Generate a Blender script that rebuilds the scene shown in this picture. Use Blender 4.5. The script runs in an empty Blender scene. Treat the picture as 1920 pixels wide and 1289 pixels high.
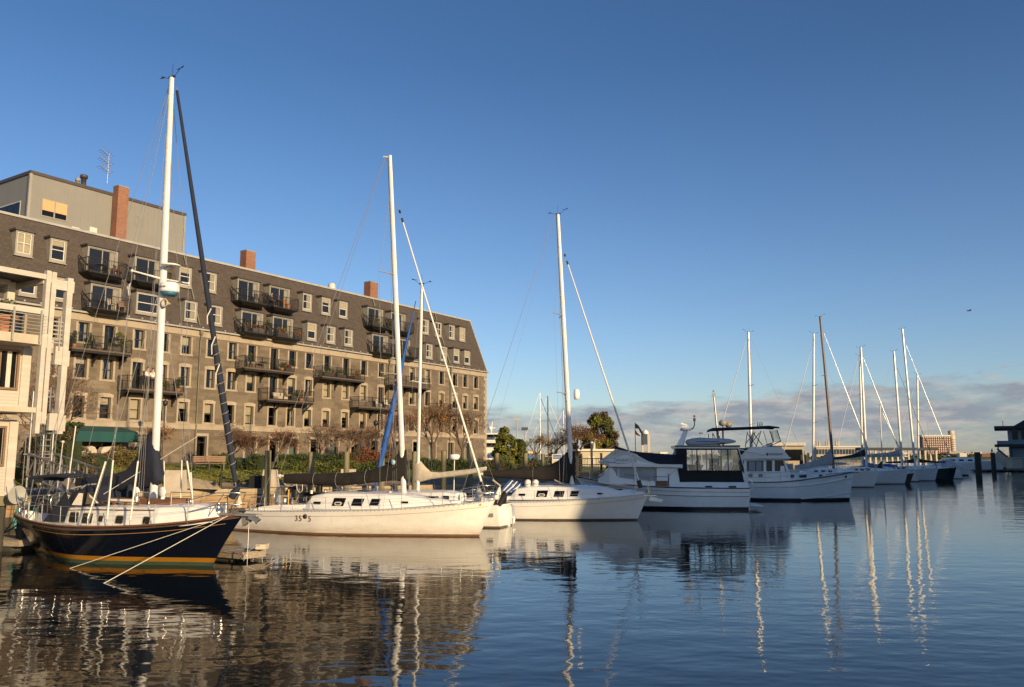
import bpy, math, random
import numpy as np
from mathutils import Vector, Matrix
random.seed(7)
rng = np.random.default_rng(11)
PI = math.pi
sc = bpy.context.scene
C = sc.collection
# ---------------------------------------------------------------- camera, sky, sun
FPX, CX, CY, EYE, HY = 1560.0, 960.0, 644.5, 3.2, 857.0
PITCH = math.atan((HY - CY) / FPX)
cam = bpy.data.cameras.new('camera')
cam.sensor_width = 36; cam.lens = 36 * FPX / 1920; cam.clip_end = 9000; cam.clip_start = .1
co = bpy.data.objects.new('camera', cam); C.objects.link(co)
co.location = (0, 0, EYE); co.rotation_euler = (PI / 2 + PITCH, 0, 0)
sc.camera = co
SUN_AZ = math.radians(180 - 40)      # compass-like: 0 = +Y, clockwise; the sun stands behind the camera
SUN_EL = math.radians(13)
w = bpy.data.worlds.new('World'); sc.world = w; w.use_nodes = True
nt = w.node_tree; N = nt.nodes; Lk = nt.links
for n in list(N): N.remove(n)
def nd(t, **k):
    n = N.new(t)
    for a, b in k.items(): setattr(n, a, b)
    return n
out = nd('ShaderNodeOutputWorld'); bg = nd('ShaderNodeBackground')
sky = nd('ShaderNodeTexSky', sky_type='NISHITA', sun_disc=False, sun_elevation=SUN_EL, sun_rotation=SUN_AZ,
         altitude=0, air_density=1.0, dust_density=0.6, ozone_density=2.2)
SKY_STRENGTH = 0.105
bg.inputs['Strength'].default_value = SKY_STRENGTH
def mth(op, a, b=None, c=None, clamp=False):
    n = nd('ShaderNodeMath', operation=op, use_clamp=clamp)
    for i, v in enumerate((a, b, c)):
        if v is None: continue
        if isinstance(v, (int, float)): n.inputs[i].default_value = v
        else: Lk.new(v, n.inputs[i])
    return n.outputs[0]
tc = nd('ShaderNodeTexCoord'); sp = nd('ShaderNodeSeparateXYZ'); Lk.new(tc.outputs['Generated'], sp.inputs[0])
el = mth('ARCSINE', sp.outputs[2])
az = mth('ARCTAN2', sp.outputs[0], sp.outputs[1])
cv = nd('ShaderNodeCombineXYZ')
Lk.new(mth('MULTIPLY', az, 9.0), cv.inputs[0]); Lk.new(mth('MULTIPLY', el, 34.0), cv.inputs[1])
def noise(vec, scale, detail, rough=.55, off=0.0):
    mp = nd('ShaderNodeMapping'); mp.inputs['Location'].default_value = (off, off * .7, off * 1.3)
    Lk.new(vec, mp.inputs[0])
    n = nd('ShaderNodeTexNoise'); n.inputs['Scale'].default_value = scale
    n.inputs['Detail'].default_value = detail; n.inputs['Roughness'].default_value = rough
    Lk.new(mp.outputs[0], n.inputs['Vector']); return n.outputs[0]
n1 = noise(cv.outputs[0], 1.6, 7, .6, 3.1); n2 = noise(cv.outputs[0], 1.5, 7, .6, 9.0); n3 = noise(cv.outputs[0], 2.1, 7, .62, 23.0)
# height of the bank's upper edge, in radians, drifting with azimuth
top = mth('ADD', mth('MULTIPLY_ADD', mth('SINE', mth('MULTIPLY', az, 1.9)), 0.034, 0.060), mth('MULTIPLY', mth('SUBTRACT', n2, .5), .060))
inb = mth('MULTIPLY', mth('SUBTRACT', top, el), 85.0, clamp=True)
lowf = mth('MULTIPLY_ADD', el, 32.0, 0.15, clamp=True)
dens = mth('MULTIPLY', mth('SUBTRACT', n1, 0.40), 6.0, clamp=True)
mask = mth('MULTIPLY', mth('MULTIPLY', mth('MULTIPLY', inb, lowf), mth('MULTIPLY_ADD', dens, .42, .58)), .96)
lit = mth('MULTIPLY', mth('SUBTRACT', n3, 0.46), 5.0, clamp=True)
def mix(fac, a, b):
    n = nd('ShaderNodeMix', data_type='RGBA'); 
    if isinstance(fac, float): n.inputs[0].default_value = fac
    else: Lk.new(fac, n.inputs[0])
    for i, v in ((6, a), (7, b)):
        if isinstance(v, tuple): n.inputs[i].default_value = v + (1,)
        else: Lk.new(v, n.inputs[i])
    return n.outputs[2]
CL = 1 / SKY_STRENGTH
ccol = mix(lit, (.20 * CL, .225 * CL, .265 * CL), (.38 * CL, .345 * CL, .33 * CL))
tintn = nd('ShaderNodeMix', data_type='RGBA', blend_type='MULTIPLY'); tintn.inputs[0].default_value = 1.0
Lk.new(sky.outputs[0], tintn.inputs[6])
# the blue deepens steadily from the horizon to the zenith
Lk.new(mix(mth('MULTIPLY', mth('MAXIMUM', el, 0.0), 2.2, clamp=True), (.90, .95, 1.14), (.46, .64, .86)), tintn.inputs[7])
Lk.new(mix(mask, tintn.outputs[2], ccol), bg.inputs['Color']); Lk.new(bg.outputs[0], out.inputs[0])
sl = bpy.data.lights.new('sun', 'SUN'); so = bpy.data.objects.new('sun', sl); C.objects.link(so)
sl.energy = 4.6; sl.angle = math.radians(.5); sl.color = (1.0, .745, .42)
SD = Vector((math.sin(SUN_AZ) * math.cos(SUN_EL), math.cos(SUN_AZ) * math.cos(SUN_EL), math.sin(SUN_EL)))
so.rotation_euler = SD.to_track_quat('Z', 'Y').to_euler()
sc.view_settings.view_transform = 'Standard'; sc.view_settings.look = 'None'
sc.view_settings.exposure = 0.50; sc.view_settings.gamma = 1; sc.view_settings.use_curve_mapping = False
sc.cycles.transparent_max_bounces = 12

# ---------------------------------------------------------------- measuring helpers
def ray(x, y):
    a = (x - CX) / FPX; b = (CY - y) / FPX
    return Vector((a, math.cos(PITCH) - b * math.sin(PITCH), math.sin(PITCH) + b * math.cos(PITCH)))
def atY(x, y, Y):
    d = ray(x, y); return Vector((0, 0, EYE)) + d * (Y / d.y)
def atZ(x, y, z=0.0):
    d = ray(x, y); return Vector((0, 0, EYE)) + d * ((z - EYE) / d.z)
class Frame:
    """a vertical plane with origin O and unit direction h; y runs to its left"""
    def __init__(s, O, h):
        s.O = Vector((O[0], O[1], 0)); s.h = Vector((h[0], h[1], 0)).normalized(); s.n = Vector((-s.h.y, s.h.x, 0))
        s.rot = math.atan2(s.h.y, s.h.x)
    def p(s, x, y, off=0.0):
        r = ray(x, y); c = Vector((0, 0, EYE)); t = (s.n.dot(s.O + s.n * off - c)) / s.n.dot(r); Q = c + r * t
        return ((Q - s.O).dot(s.h), Q.z)
    def P(s, x, y, off=0.0):
        a, z = s.p(x, y, off); return (a, off, z)
    def w(s, a, b, z): return s.O + s.h * a + s.n * b + Vector((0, 0, z))

# ---------------------------------------------------------------- mesh helpers
class MB:
    def __init__(s): s.v = []; s.f = []; s.m = []; s.s = []
    def add(s, vs, fs, mi=0, sm=False):
        o = len(s.v); s.v.extend([tuple(p) for p in vs])
        for f in fs: s.f.append(tuple(i + o for i in f)); s.m.append(mi); s.s.append(sm)
        return s
    def box(s, x0, x1, y0, y1, z0, z1, mi=0):
        return s.add([(x0,y0,z0),(x1,y0,z0),(x1,y1,z0),(x0,y1,z0),(x0,y0,z1),(x1,y0,z1),(x1,y1,z1),(x0,y1,z1)],
              [(0,3,2,1),(4,5,6,7),(0,1,5,4),(1,2,6,5),(2,3,7,6),(3,0,4,7)], mi)
    def bar(s, p, q, wd, hg=None, mi=0):
        hg = hg or wd; p = Vector(p); q = Vector(q); d = (q - p).normalized()
        up = Vector((0,0,1)) if abs(d.z) < .9 else Vector((0,1,0))
        a = d.cross(up).normalized() * wd / 2; b = a.cross(d).normalized() * hg / 2
        vs = [p-a-b,p+a-b,p+a+b,p-a+b,q-a-b,q+a-b,q+a+b,q-a+b]
        return s.add(vs, [(0,3,2,1),(4,5,6,7),(0,1,5,4),(1,2,6,5),(2,3,7,6),(3,0,4,7)], mi)
    def tube(s, pts, r, n=8, mi=0, cap=True, ell=1.0, axis=None):
        pts = [Vector(p) for p in pts]; k = len(pts)
        rs = r if isinstance(r, (list, tuple)) else [r] * k
        rings = []; prev = None
        for i in range(k):
            d = (pts[min(i+1,k-1)] - pts[max(i-1,0)])
            if d.length < 1e-9: d = Vector((0,0,1))
            d.normalize()
            if axis is not None: a = Vector(axis) - d * d.dot(Vector(axis))
            elif prev is None: a = d.orthogonal()
            else: a = prev - d * d.dot(prev)
            a.normalize(); prev = a; b = d.cross(a)
            rings.append([pts[i] + a * (rs[i]*ell*math.cos(2*PI*j/n)) + b * (rs[i]*math.sin(2*PI*j/n)) for j in range(n)])
        return s.loft(rings, mi, cap=cap, sm=n > 4)
    def loft(s, rings, mi=0, cap=True, closed=True, sm=False):
        n = len(rings[0]); vs = [p for r in rings for p in r]; fs = []
        for i in range(len(rings)-1):
            for j in range(n if closed else n-1):
                a = i*n+j; b = i*n+(j+1)%n; fs.append((a, b, b+n, a+n))
        s.add(vs, fs, mi, sm)
        if cap:
            s.add(rings[0], [tuple(range(n))[::-1]], mi); s.add(rings[-1], [tuple(range(n))], mi)
        return s
    def prism(s, poly, vec, mi=0):
        """poly: 3-D outline; vec: extrusion"""
        v = Vector(vec); n = len(poly); a = [Vector(p) for p in poly]; b = [p + v for p in a]
        s.add(a + b, [tuple(range(n))[::-1], tuple(range(n, 2*n))] + [(i, (i+1) % n, n+(i+1) % n, n+i) for i in range(n)], mi)
        return s
    def lathe(s, prof, cx=0, cy=0, n=14, mi=0, axis='z', c=None):
        rings = []
        for r, z in prof:
            ring = []
            for j in range(n):
                t = 2*PI*j/n; x = r*math.cos(t); y = r*math.sin(t)
                if axis == 'z': ring.append((cx+x, cy+y, z))
                elif axis == 'y': ring.append((c[0]+x, c[1]+z, c[2]+y))
                else: ring.append((c[0]+z, c[1]+x, c[2]+y))
            rings.append(ring)
        return s.loft(rings, mi, sm=True)
    def ball(s, c, r, n=10, mi=0, sc_=(1,1,1)):
        rings = []
        for i in range(n//2+1):
            t = PI*i/(n//2); rr = max(math.sin(t), .01)*r
            rings.append([(c[0]+rr*math.cos(2*PI*j/n)*sc_[0], c[1]+rr*math.sin(2*PI*j/n)*sc_[1], c[2]-r*math.cos(t)*sc_[2]) for j in range(n)])
        return s.loft(rings, mi, sm=True)
    def mesh(s, name, mats):
        me = bpy.data.meshes.new(name); me.from_pydata(s.v, [], s.f)
        for m in (mats if isinstance(mats, (list, tuple)) else [mats]): me.materials.append(m)
        me.polygons.foreach_set('material_index', s.m); me.polygons.foreach_set('use_smooth', s.s)
        me.update(); return me
    def build(s, name, mats, parent=None, loc=(0,0,0), rz=0):
        return obj(name, s.mesh(name, mats), parent, loc, rz)
def obj(name, me, parent=None, loc=(0,0,0), rz=0):
    o = bpy.data.objects.new(name, me); C.objects.link(o)
    o.location = loc; o.rotation_euler = (0,0,rz)
    if parent is not None: o.parent = parent
    return o
def tag(o, label=None, cat=None, group=None, kind=None):
    if label: o['label'] = label
    if cat: o['category'] = cat
    if group: o['group'] = group
    if kind: o['kind'] = kind
    return o
def empty(name, label, cat, loc=(0,0,0), rz=0, group=None):
    o = bpy.data.objects.new(name, None); C.objects.link(o); o.location = loc; o.rotation_euler = (0,0,rz)
    o.empty_display_size = .3
    return tag(o, label, cat, group)
def copy_tree(o, parent=None):
    c = o.copy(); C.objects.link(c); c.parent = parent
    for ch in list(o.children): copy_tree(ch, c)
    return c
def leafmesh(name, P, size, mats, idx=None, flat=0.0):
    """P (n,3) leaf centres -> one mesh of randomly turned leaf-sized quads"""
    n = len(P); a = rng.normal(size=(n,3)); a[:,2] *= (1-flat); a /= np.linalg.norm(a,axis=1)[:,None]
    b = rng.normal(size=(n,3)); b -= a*(a*b).sum(1)[:,None]; b /= np.linalg.norm(b,axis=1)[:,None]
    sz = size*rng.uniform(.6,1.3,size=(n,1)); a = a*sz; b = b*sz*.55
    V = np.stack([P-a, P-b, P+a, P+b],1).reshape(-1,3).astype(np.float32)
    me = bpy.data.meshes.new(name); me.vertices.add(4*n); me.vertices.foreach_set('co', V.ravel())
    me.loops.add(4*n); me.loops.foreach_set('vertex_index', np.arange(4*n,dtype=np.int32))
    me.polygons.add(n); me.polygons.foreach_set('loop_start', np.arange(0,4*n,4,dtype=np.int32))
    me.polygons.foreach_set('loop_total', np.full(n,4,dtype=np.int32))
    for m in mats: me.materials.append(m)
    if idx is None: idx = rng.integers(0,len(mats),n)
    me.polygons.foreach_set('material_index', np.asarray(idx,dtype=np.int32)); me.update(calc_edges=True); return me
def text(name, s, size, m, parent, loc, rot, ext=.002, align='LEFT', sx=1.0):
    cu = bpy.data.curves.new(name, 'FONT'); cu.body = s; cu.size = size; cu.extrude = ext; cu.align_x = align
    t = bpy.data.objects.new(name, cu); C.objects.link(t)
    me = bpy.data.meshes.new_from_object(t.evaluated_get(bpy.context.evaluated_depsgraph_get()))
    bpy.data.objects.remove(t); me.materials.clear(); me.materials.append(m)
    o = bpy.data.objects.new(name, me); C.objects.link(o); o.parent = parent; o.location = loc; o.rotation_euler = rot
    o.scale = (sx,1,1)
    return o

# ---------------------------------------------------------------- materials
def new_mat(name):
    m = bpy.data.materials.new(name); m.use_nodes = True; t = m.node_tree
    return m, t, t.nodes['Principled BSDF']
class G:
    def __init__(s, t): s.t = t
    def n(s, ty, **k):
        n = s.t.nodes.new(ty)
        for a, b in k.items(): setattr(n, a, b)
        return n
    def l(s, a, b): s.t.links.new(a, b)
    def coord(s, scale=(1,1,1), which='Object', rot=(0,0,0)):
        c = s.n('ShaderNodeTexCoord'); m = s.n('ShaderNodeMapping'); m.inputs['Scale'].default_value = scale
        m.inputs['Rotation'].default_value = rot
        s.l(c.outputs[which], m.inputs[0]); return m.outputs[0]
    def noise(s, vec, scale, detail=4, rough=.6):
        n = s.n('ShaderNodeTexNoise'); n.inputs['Scale'].default_value = scale; n.inputs['Detail'].default_value = detail
        n.inputs['Roughness'].default_value = rough; s.l(vec, n.inputs['Vector']); return n.outputs[0]
    def ramp(s, f, stops, interp='LINEAR'):
        r = s.n('ShaderNodeValToRGB'); e = r.color_ramp.elements; r.color_ramp.interpolation = interp
        while len(e) < len(stops): e.new(.5)
        for i, (p, c) in enumerate(stops):
            e[i].position = p; e[i].color = (tuple(c) + (1,)) if not isinstance(c, (int,float)) else (c,c,c,1)
        s.l(f, r.inputs[0]); return r.outputs[0]
    def mix(s, f, a, b, bt='MIX'):
        n = s.n('ShaderNodeMix', data_type='RGBA', blend_type=bt)
        for i, v in ((0,f),(6,a),(7,b)):
            if isinstance(v, (int,float)): n.inputs[i].default_value = v
            elif isinstance(v, tuple): n.inputs[i].default_value = v + (1,)
            else: s.l(v, n.inputs[i])
        return n.outputs[2]
    def bump(s, h, bs, strength=.3, dist=.02):
        b = s.n('ShaderNodeBump'); b.inputs['Strength'].default_value = strength; b.inputs['Distance'].default_value = dist
        s.l(h, b.inputs['Height']); s.l(b.outputs[0], bs.inputs['Normal'])
def pm(name, col, rough=.6, var=.25, scale=2.0, bump=0.0, bscale=14, metal=0.0, coat=0.0, spec=.5, stretch=(1,1,1), dist=.01):
    m, t, b = new_mat(name); g = G(t)
    b.inputs['Roughness'].default_value = rough; b.inputs['Metallic'].default_value = metal
    b.inputs['Coat Weight'].default_value = coat; b.inputs['Specular IOR Level'].default_value = spec
    v = g.coord(stretch)
    f = g.noise(v, scale, 6)
    lo = tuple(c*(1-var) for c in col); hi = tuple(min(1,c*(1+var*.8)) for c in col)
    g.l(g.ramp(f, [(.3,lo),(.7,hi)]), b.inputs['Base Color'])
    if bump: g.bump(g.noise(v, bscale, 5), b, bump, dist)
    return m
M = {}
M['gel'] = pm('white_gelcoat', (.82,.80,.76), .28, .07, 1.4, coat=.15)
M['deckw'] = pm('white_deck', (.70,.69,.66), .5, .10, 2.5)
M['alu'] = pm('white_mast_paint', (.70,.68,.64), .3, .07, 3)
M['alug'] = pm('silver_mast_metal', (.66,.65,.62), .32, .08, 3, metal=.3)
M['brownmast'] = pm('dark_mast', (.10,.07,.06), .35, .15, 3)
M['steel'] = pm('stainless_steel', (.60,.60,.60), .25, .12, 6, metal=.9)
M['wire'] = pm('rigging_wire', (.42,.41,.40), .35, .12, 6, metal=.5)
M['black'] = pm('black_fitting', (.015,.015,.017), .45, .25, 5)
M['rubber'] = pm('black_paint', (.02,.02,.022), .6, .3, 4)
M['navycloth'] = pm('navy_canvas', (.012,.017,.035), .85, .3, 3, bump=.25, bscale=5, dist=.05)
M['browncloth'] = pm('dark_brown_canvas', (.016,.0125,.010), .85, .3, 3, bump=.3, bscale=4, dist=.05)
M['blackcloth'] = pm('black_canvas', (.010,.010,.013), .8, .3, 3, bump=.2, bscale=5, dist=.04)
M['tancloth'] = pm('cream_canvas', (.55,.47,.36), .85, .16, 3, bump=.5, bscale=4, dist=.06)
M['greycloth'] = pm('grey_canvas', (.36,.36,.36), .85, .15, 3, bump=.4, bscale=4, dist=.06)
M['greencloth'] = pm('dark_green_canvas', (.010,.030,.024), .85, .2, 3, bump=.3, bscale=4, dist=.05)
M['bluecloth'] = pm('blue_canvas', (.012,.085,.33), .7, .2, 3, bump=.6, bscale=7, dist=.04)
M['sail'] = pm('white_sailcloth', (.70,.66,.60), .7, .1, 5, bump=.3, bscale=8)
M['teak'] = pm('teak_wood', (.17,.075,.035), .5, .3, 5, stretch=(1,6,6))
M['deckwood'] = pm('weathered_deck_wood', (.30,.245,.18), .85, .3, 3, bump=.3, stretch=(1,5,5))
M['pile'] = pm('weathered_piling', (.20,.175,.10), .9, .35, 2.2, bump=.8, bscale=6, stretch=(5,5,.7), dist=.03)
M['piledark'] = pm('dark_piling', (.045,.042,.035), .9, .35, 2.2, bump=.6, bscale=6, stretch=(5,5,.7), dist=.03)
M['rope'] = pm('white_rope', (.62,.58,.50), .85, .15, 20)
M['tealrope'] = pm('teal_hose', (.045,.26,.24), .5, .2, 8)
M['fender'] = pm('white_fender', (.76,.73,.67), .4, .08, 4)
M['yellow'] = pm('yellow_plastic', (.75,.42,.04), .45, .1, 4)
M['orange'] = pm('orange_paint', (.55,.16,.03), .5, .15, 4)
M['redp'] = pm('red_cloth', (.30,.02,.025), .7, .2, 4)
M['bluep'] = pm('blue_paint', (.04,.12,.30), .5, .15, 4)
M['radarblue'] = pm('radar_blue_base', (.03,.14,.24), .5, .15, 4)
M['creamwood'] = pm('cream_painted_wood', (.47,.435,.385), .6, .16, 1.6, bump=.15, bscale=9, stretch=(.5,.5,2))
M['brownframe'] = pm('brown_window_frame', (.20,.125,.08), .55, .2, 4)
M['greydeckp'] = pm('grey_beige_fascia', (.46,.40,.31), .7, .2, 1.2)
M['iron'] = pm('black_iron', (.014,.013,.012), .55, .25, 6)
M['darkfloor'] = pm('balcony_planks', (.10,.075,.05), .85, .25, 4)
M['stonetrim'] = pm('light_granite_trim', (.335,.275,.205), .85, .18, 1.1, bump=.3, bscale=11)
M['whitep'] = pm('white_window_paint', (.58,.55,.49), .5, .1, 3)
M['greyp'] = pm('grey_dormer_paint', (.27,.255,.225), .6, .14, 2)
M['blind'] = pm('cream_blind', (.68,.60,.46), .8, .07, 4)
M['curtain'] = pm('pale_curtain', (.55,.50,.43), .9, .2, 9, stretch=(6,6,.4))
M['sashd'] = pm('dark_sash', (.035,.032,.03), .5, .2, 4)
M['shop'] = pm('pale_blue_shopfront', (.27,.33,.35), .3, .25, 1.2)
M['lead'] = pm('lead_roof_edge', (.34,.33,.31), .5, .18, 2)
M['bronze'] = pm('green_copper_pipe', (.15,.15,.105), .6, .25, 2)
M['greymetal'] = pm('grey_green_cladding', (.205,.20,.185), .65, .06, .5, bump=.05)
M['darktrim'] = pm('dark_brown_trim', (.06,.048,.045), .55, .15, 2)
M['teal'] = pm('teal_awning_canvas', (.005,.060,.060), .75, .12, 1.2)
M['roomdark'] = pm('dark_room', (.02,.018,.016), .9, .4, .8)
M['lawn'] = pm('lawn_grass', (.13,.15,.028), .95, .45, .6, bump=.9, bscale=9, dist=.08)
M['soil'] = pm('soil_path', (.20,.15,.105), .95, .3, .6, bump=.5, bscale=6)
M['bark'] = pm('brown_bark', (.105,.075,.055), .95, .35, 3, bump=.5, bscale=12)
M['bark2'] = pm('pale_bark', (.22,.16,.115), .95, .3, 3, bump=.5, bscale=12)
M['twig'] = pm('reddish_twigs', (.14,.085,.058), .95, .3, 3)
M['lf_red'] = pm('rust_leaf', (.20,.055,.022), .8, .4, 2)
M['lf_or'] = pm('amber_leaf', (.36,.17,.03), .8, .35, 2)
M['lf_gr'] = pm('green_leaf', (.058,.078,.014), .75, .4, 2)
M['lf_dg'] = pm('dark_green_leaf', (.028,.045,.012), .75, .4, 2)
M['lf_yg'] = pm('yellow_green_leaf', (.13,.13,.02), .75, .35, 2)
M['lf_lime'] = pm('lime_leaf', (.24,.235,.03), .75, .35, 2)
M['lf_br'] = pm('brown_leaf', (.12,.07,.035), .85, .4, 2)
M['terra'] = pm('terracotta', (.40,.17,.095), .8, .15, 4)
M['granite'] = pm('pale_granite_block', (.50,.43,.35), .9, .18, 1.6, bump=.5, bscale=9)
M['skin'] = pm('skin', (.50,.30,.21), .6, .08, 9)
M['hair'] = pm('dark_hair', (.02,.014,.01), .7, .2, 9)
M['shirt'] = pm('white_shirt_cloth', (.70,.68,.64), .85, .08, 9)
M['trous'] = pm('dark_trousers_cloth', (.02,.02,.025), .9, .2, 9)
M['shade1'] = pm('far_cream_render', (.50,.43,.33), .8, .1, .02)
M['far_grey'] = pm('far_grey_render', (.36,.35,.34), .8, .1, .02)
M['far_dark'] = pm('far_dark_glass', (.055,.07,.09), .4, .1, .02)
M['far_white'] = pm('far_white_render', (.72,.68,.60), .7, .06, .02)
M['far_brown'] = pm('far_brown_brick', (.24,.115,.065), .85, .1, .02)
M['bluegrey'] = pm('blue_grey_siding', (.20,.235,.26), .7, .12, .7, stretch=(.2,.2,5))
M['slateroof'] = pm('dark_shingle_roof', (.035,.037,.045), .8, .25, 2)
M['dish'] = pm('grey_dish_paint', (.30,.30,.28), .5, .06, 3)
M['inflat'] = pm('grey_inflatable', (.40,.41,.43), .55, .1, 3)
M['greenhull'] = pm('dark_green_hull_paint', (.008,.035,.033), .15, .2, 1, coat=.4)
M['shedw'] = pm('beige_shed_cladding', (.44,.38,.28), .8, .12, .8)
M['vinyl'] = None

def glass(name, tint=(.55,.6,.62), rough=.03, base=.35):
    m, t, b = new_mat(name); g = G(t); t.nodes.remove(b)
    o = t.nodes['Material Output']; fr = g.n('ShaderNodeFresnel'); fr.inputs['IOR'].default_value = 1.55
    tr = g.n('ShaderNodeBsdfTransparent'); tr.inputs[0].default_value = tint + (1,)
    gl = g.n('ShaderNodeBsdfGlossy'); gl.inputs['Roughness'].default_value = rough; gl.inputs[0].default_value = (.95,.97,1,1)
    vec = g.coord((1,1,1)); nz = g.noise(vec, 1.1, 2)
    bp = g.n('ShaderNodeBump'); bp.inputs['Strength'].default_value = .12; bp.inputs['Distance'].default_value = .05
    g.l(nz, bp.inputs['Height']); g.l(bp.outputs[0], gl.inputs['Normal'])
    mt_ = g.n('ShaderNodeMath', operation='ADD', use_clamp=True); mt_.inputs[1].default_value = base; g.l(fr.outputs[0], mt_.inputs[0])
    mx = g.n('ShaderNodeMixShader'); g.l(mt_.outputs[0], mx.inputs[0]); g.l(tr.outputs[0], mx.inputs[1]); g.l(gl.outputs[0], mx.inputs[2])
    g.l(mx.outputs[0], o.inputs[0]); return m
M['glass'] = glass('window_glass', (.62,.62,.60), .03, .0)
M['vinyl'] = glass('clear_vinyl', (.95,.96,.97), .08, .02)
M['tint'] = pm('tinted_acrylic', (.007,.008,.010), .12, .2, 2, spec=.22)

def brickmat(name, c1, c2, mortar, bw, bh, ms, bump=.4, rot=(0,0,0), coordmap='xz', var=.3, offset=.5, stain=.35):
    m, t, b = new_mat(name); g = G(t); b.inputs['Roughness'].default_value = .9
    c = g.n('ShaderNodeTexCoord'); s = g.n('ShaderNodeSeparateXYZ'); g.l(c.outputs['Object'], s.inputs[0])
    ad = g.n('ShaderNodeMath', operation='ADD'); g.l(s.outputs[0], ad.inputs[0]); g.l(s.outputs[1], ad.inputs[1])
    cb = g.n('ShaderNodeCombineXYZ'); g.l(ad.outputs[0], cb.inputs[0]); g.l(s.outputs[2], cb.inputs[1])
    bt = g.n('ShaderNodeTexBrick'); bt.offset = offset; bt.inputs['Scale'].default_value = 1; bt.inputs['Brick Width'].default_value = bw
    bt.inputs['Row Height'].default_value = bh; bt.inputs['Mortar Size'].default_value = ms; bt.inputs['Bias'].default_value = 0
    bt.inputs['Color1'].default_value = c1 + (1,); bt.inputs['Color2'].default_value = c2 + (1,); bt.inputs['Mortar'].default_value = mortar + (1,)
    g.l(cb.outputs[0], bt.inputs['Vector'])
    nz = g.noise(c.outputs['Object'], .35, 6, .65); nz2 = g.noise(c.outputs['Object'], 5, 5, .65)
    st = g.mix(stain, bt.outputs['Color'], g.ramp(nz, [(.35,(.45,.42,.38)),(.65,(1.0,1.0,1.0))]), 'MULTIPLY')
    st = g.mix(var, st, g.ramp(nz2, [(.3,(.6,.6,.6)),(.7,(1.15,1.12,1.1))]), 'MULTIPLY')
    g.l(st, b.inputs['Base Color'])
    bp = g.n('ShaderNodeBump'); bp.inputs['Strength'].default_value = bump; bp.inputs['Distance'].default_value = .02; bp.invert = True
    g.l(bt.outputs['Fac'], bp.inputs['Height'])
    bp2 = g.n('ShaderNodeBump'); bp2.inputs['Strength'].default_value = .35; bp2.inputs['Distance'].default_value = .02
    g.l(nz2, bp2.inputs['Height']); g.l(bp.outputs[0], bp2.inputs['Normal']); g.l(bp2.outputs[0], b.inputs['Normal']); return m
M['ashlar'] = brickmat('granite_ashlar', (.140,.112,.084), (.215,.172,.124), (.175,.14,.103), 1.15, .31, .012, .3, stain=.65)
M['slate'] = brickmat('grey_slate_shingles', (.068,.055,.048), (.095,.076,.065), (.048,.039,.034), .30, .17, .012, .5, var=.3, stain=.2)
M['brick'] = brickmat('red_chimney_brick', (.31,.115,.062), (.22,.075,.045), (.30,.22,.16), .22, .075, .010, .5, stain=.3)
M['seawall'] = brickmat('rubble_seawall', (.34,.235,.13), (.20,.13,.07), (.07,.05,.035), .95, .34, .03, .9, stain=.75)
M['siding'] = brickmat('cream_clapboard', (.47,.435,.385), (.455,.42,.37), (.40,.365,.31), 9.0, .115, .012, .4, var=.15, stain=.05)

def water():
    m, t, b = new_mat('harbour_water'); g = G(t)
    b.inputs['Base Color'].default_value = (.004,.007,.009,1); b.inputs['Roughness'].default_value = .035
    b.inputs['IOR'].default_value = 1.333; b.inputs['Specular IOR Level'].default_value = .5
    c = g.n('ShaderNodeTexCoord')
    def lay(sx, sy, scale, det, rot=0):
        mp = g.n('ShaderNodeMapping'); mp.inputs['Scale'].default_value = (sx,sy,1); mp.inputs['Rotation'].default_value = (0,0,rot)
        g.l(c.outputs['Object'], mp.inputs[0]); return g.noise(mp.outputs[0], scale, det, .5)
    a = lay(.75,1.25,.95,2,.15); bb = lay(.8,1.2,3.4,3,-.3); d_ = lay(.35,.6,.28,2,.5)
    # gusts: ripples stronger in open patches
    patch = g.ramp(lay(.5,1,.09,2,.1), [(.35,.2),(.65,1.0)]); patch2 = g.ramp(lay(.4,.9,.05,3,.3), [(.35,.55),(.62,1.0)])
    # the sheltered water close to the moored boats lies calmer than the open basin
    sp_ = g.n('ShaderNodeSeparateXYZ'); g.l(c.outputs['Object'], sp_.inputs[0])
    def bumpn(h, strength, dist, nrm=None, scalar=None):
        bp = g.n('ShaderNodeBump'); bp.inputs['Strength'].default_value = strength; bp.inputs['Distance'].default_value = dist
        if scalar is not None:
            mm = g.n('ShaderNodeMath', operation='MULTIPLY'); mm.inputs[1].default_value = strength; g.l(scalar, mm.inputs[0]); g.l(mm.outputs[0], bp.inputs['Strength'])
        g.l(h, bp.inputs['Height'])
        if nrm is not None: g.l(nrm, bp.inputs['Normal'])
        return bp.outputs[0]
    calm = g.n('ShaderNodeMapRange'); calm.inputs[1].default_value = 17; calm.inputs[2].default_value = 30; calm.inputs[3].default_value = 1.0; calm.inputs[4].default_value = .42
    g.l(sp_.outputs[1], calm.inputs[0])      # the water in the lee of the wharf lies calmer than the open basin
    east = g.n('ShaderNodeMapRange'); east.inputs[1].default_value = 8; east.inputs[2].default_value = 34; g.l(sp_.outputs[0], east.inputs[0])
    mxc = g.n('ShaderNodeMath', operation='MAXIMUM'); g.l(calm.outputs[0], mxc.inputs[0]); g.l(east.outputs[0], mxc.inputs[1])
    cm = g.n('ShaderNodeMath', operation='MULTIPLY'); g.l(patch2, cm.inputs[0]); g.l(mxc.outputs[0], cm.inputs[1]); patch2 = cm.outputs[0]
    n0 = bumpn(d_, 1.0, .034, None, patch2); n1_ = bumpn(a, .9, .032, n0, patch2); n2_ = bumpn(bb, .8, .0075, n1_, patch)
    g.l(n2_, b.inputs['Normal']); return m
M['water'] = water()
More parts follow.
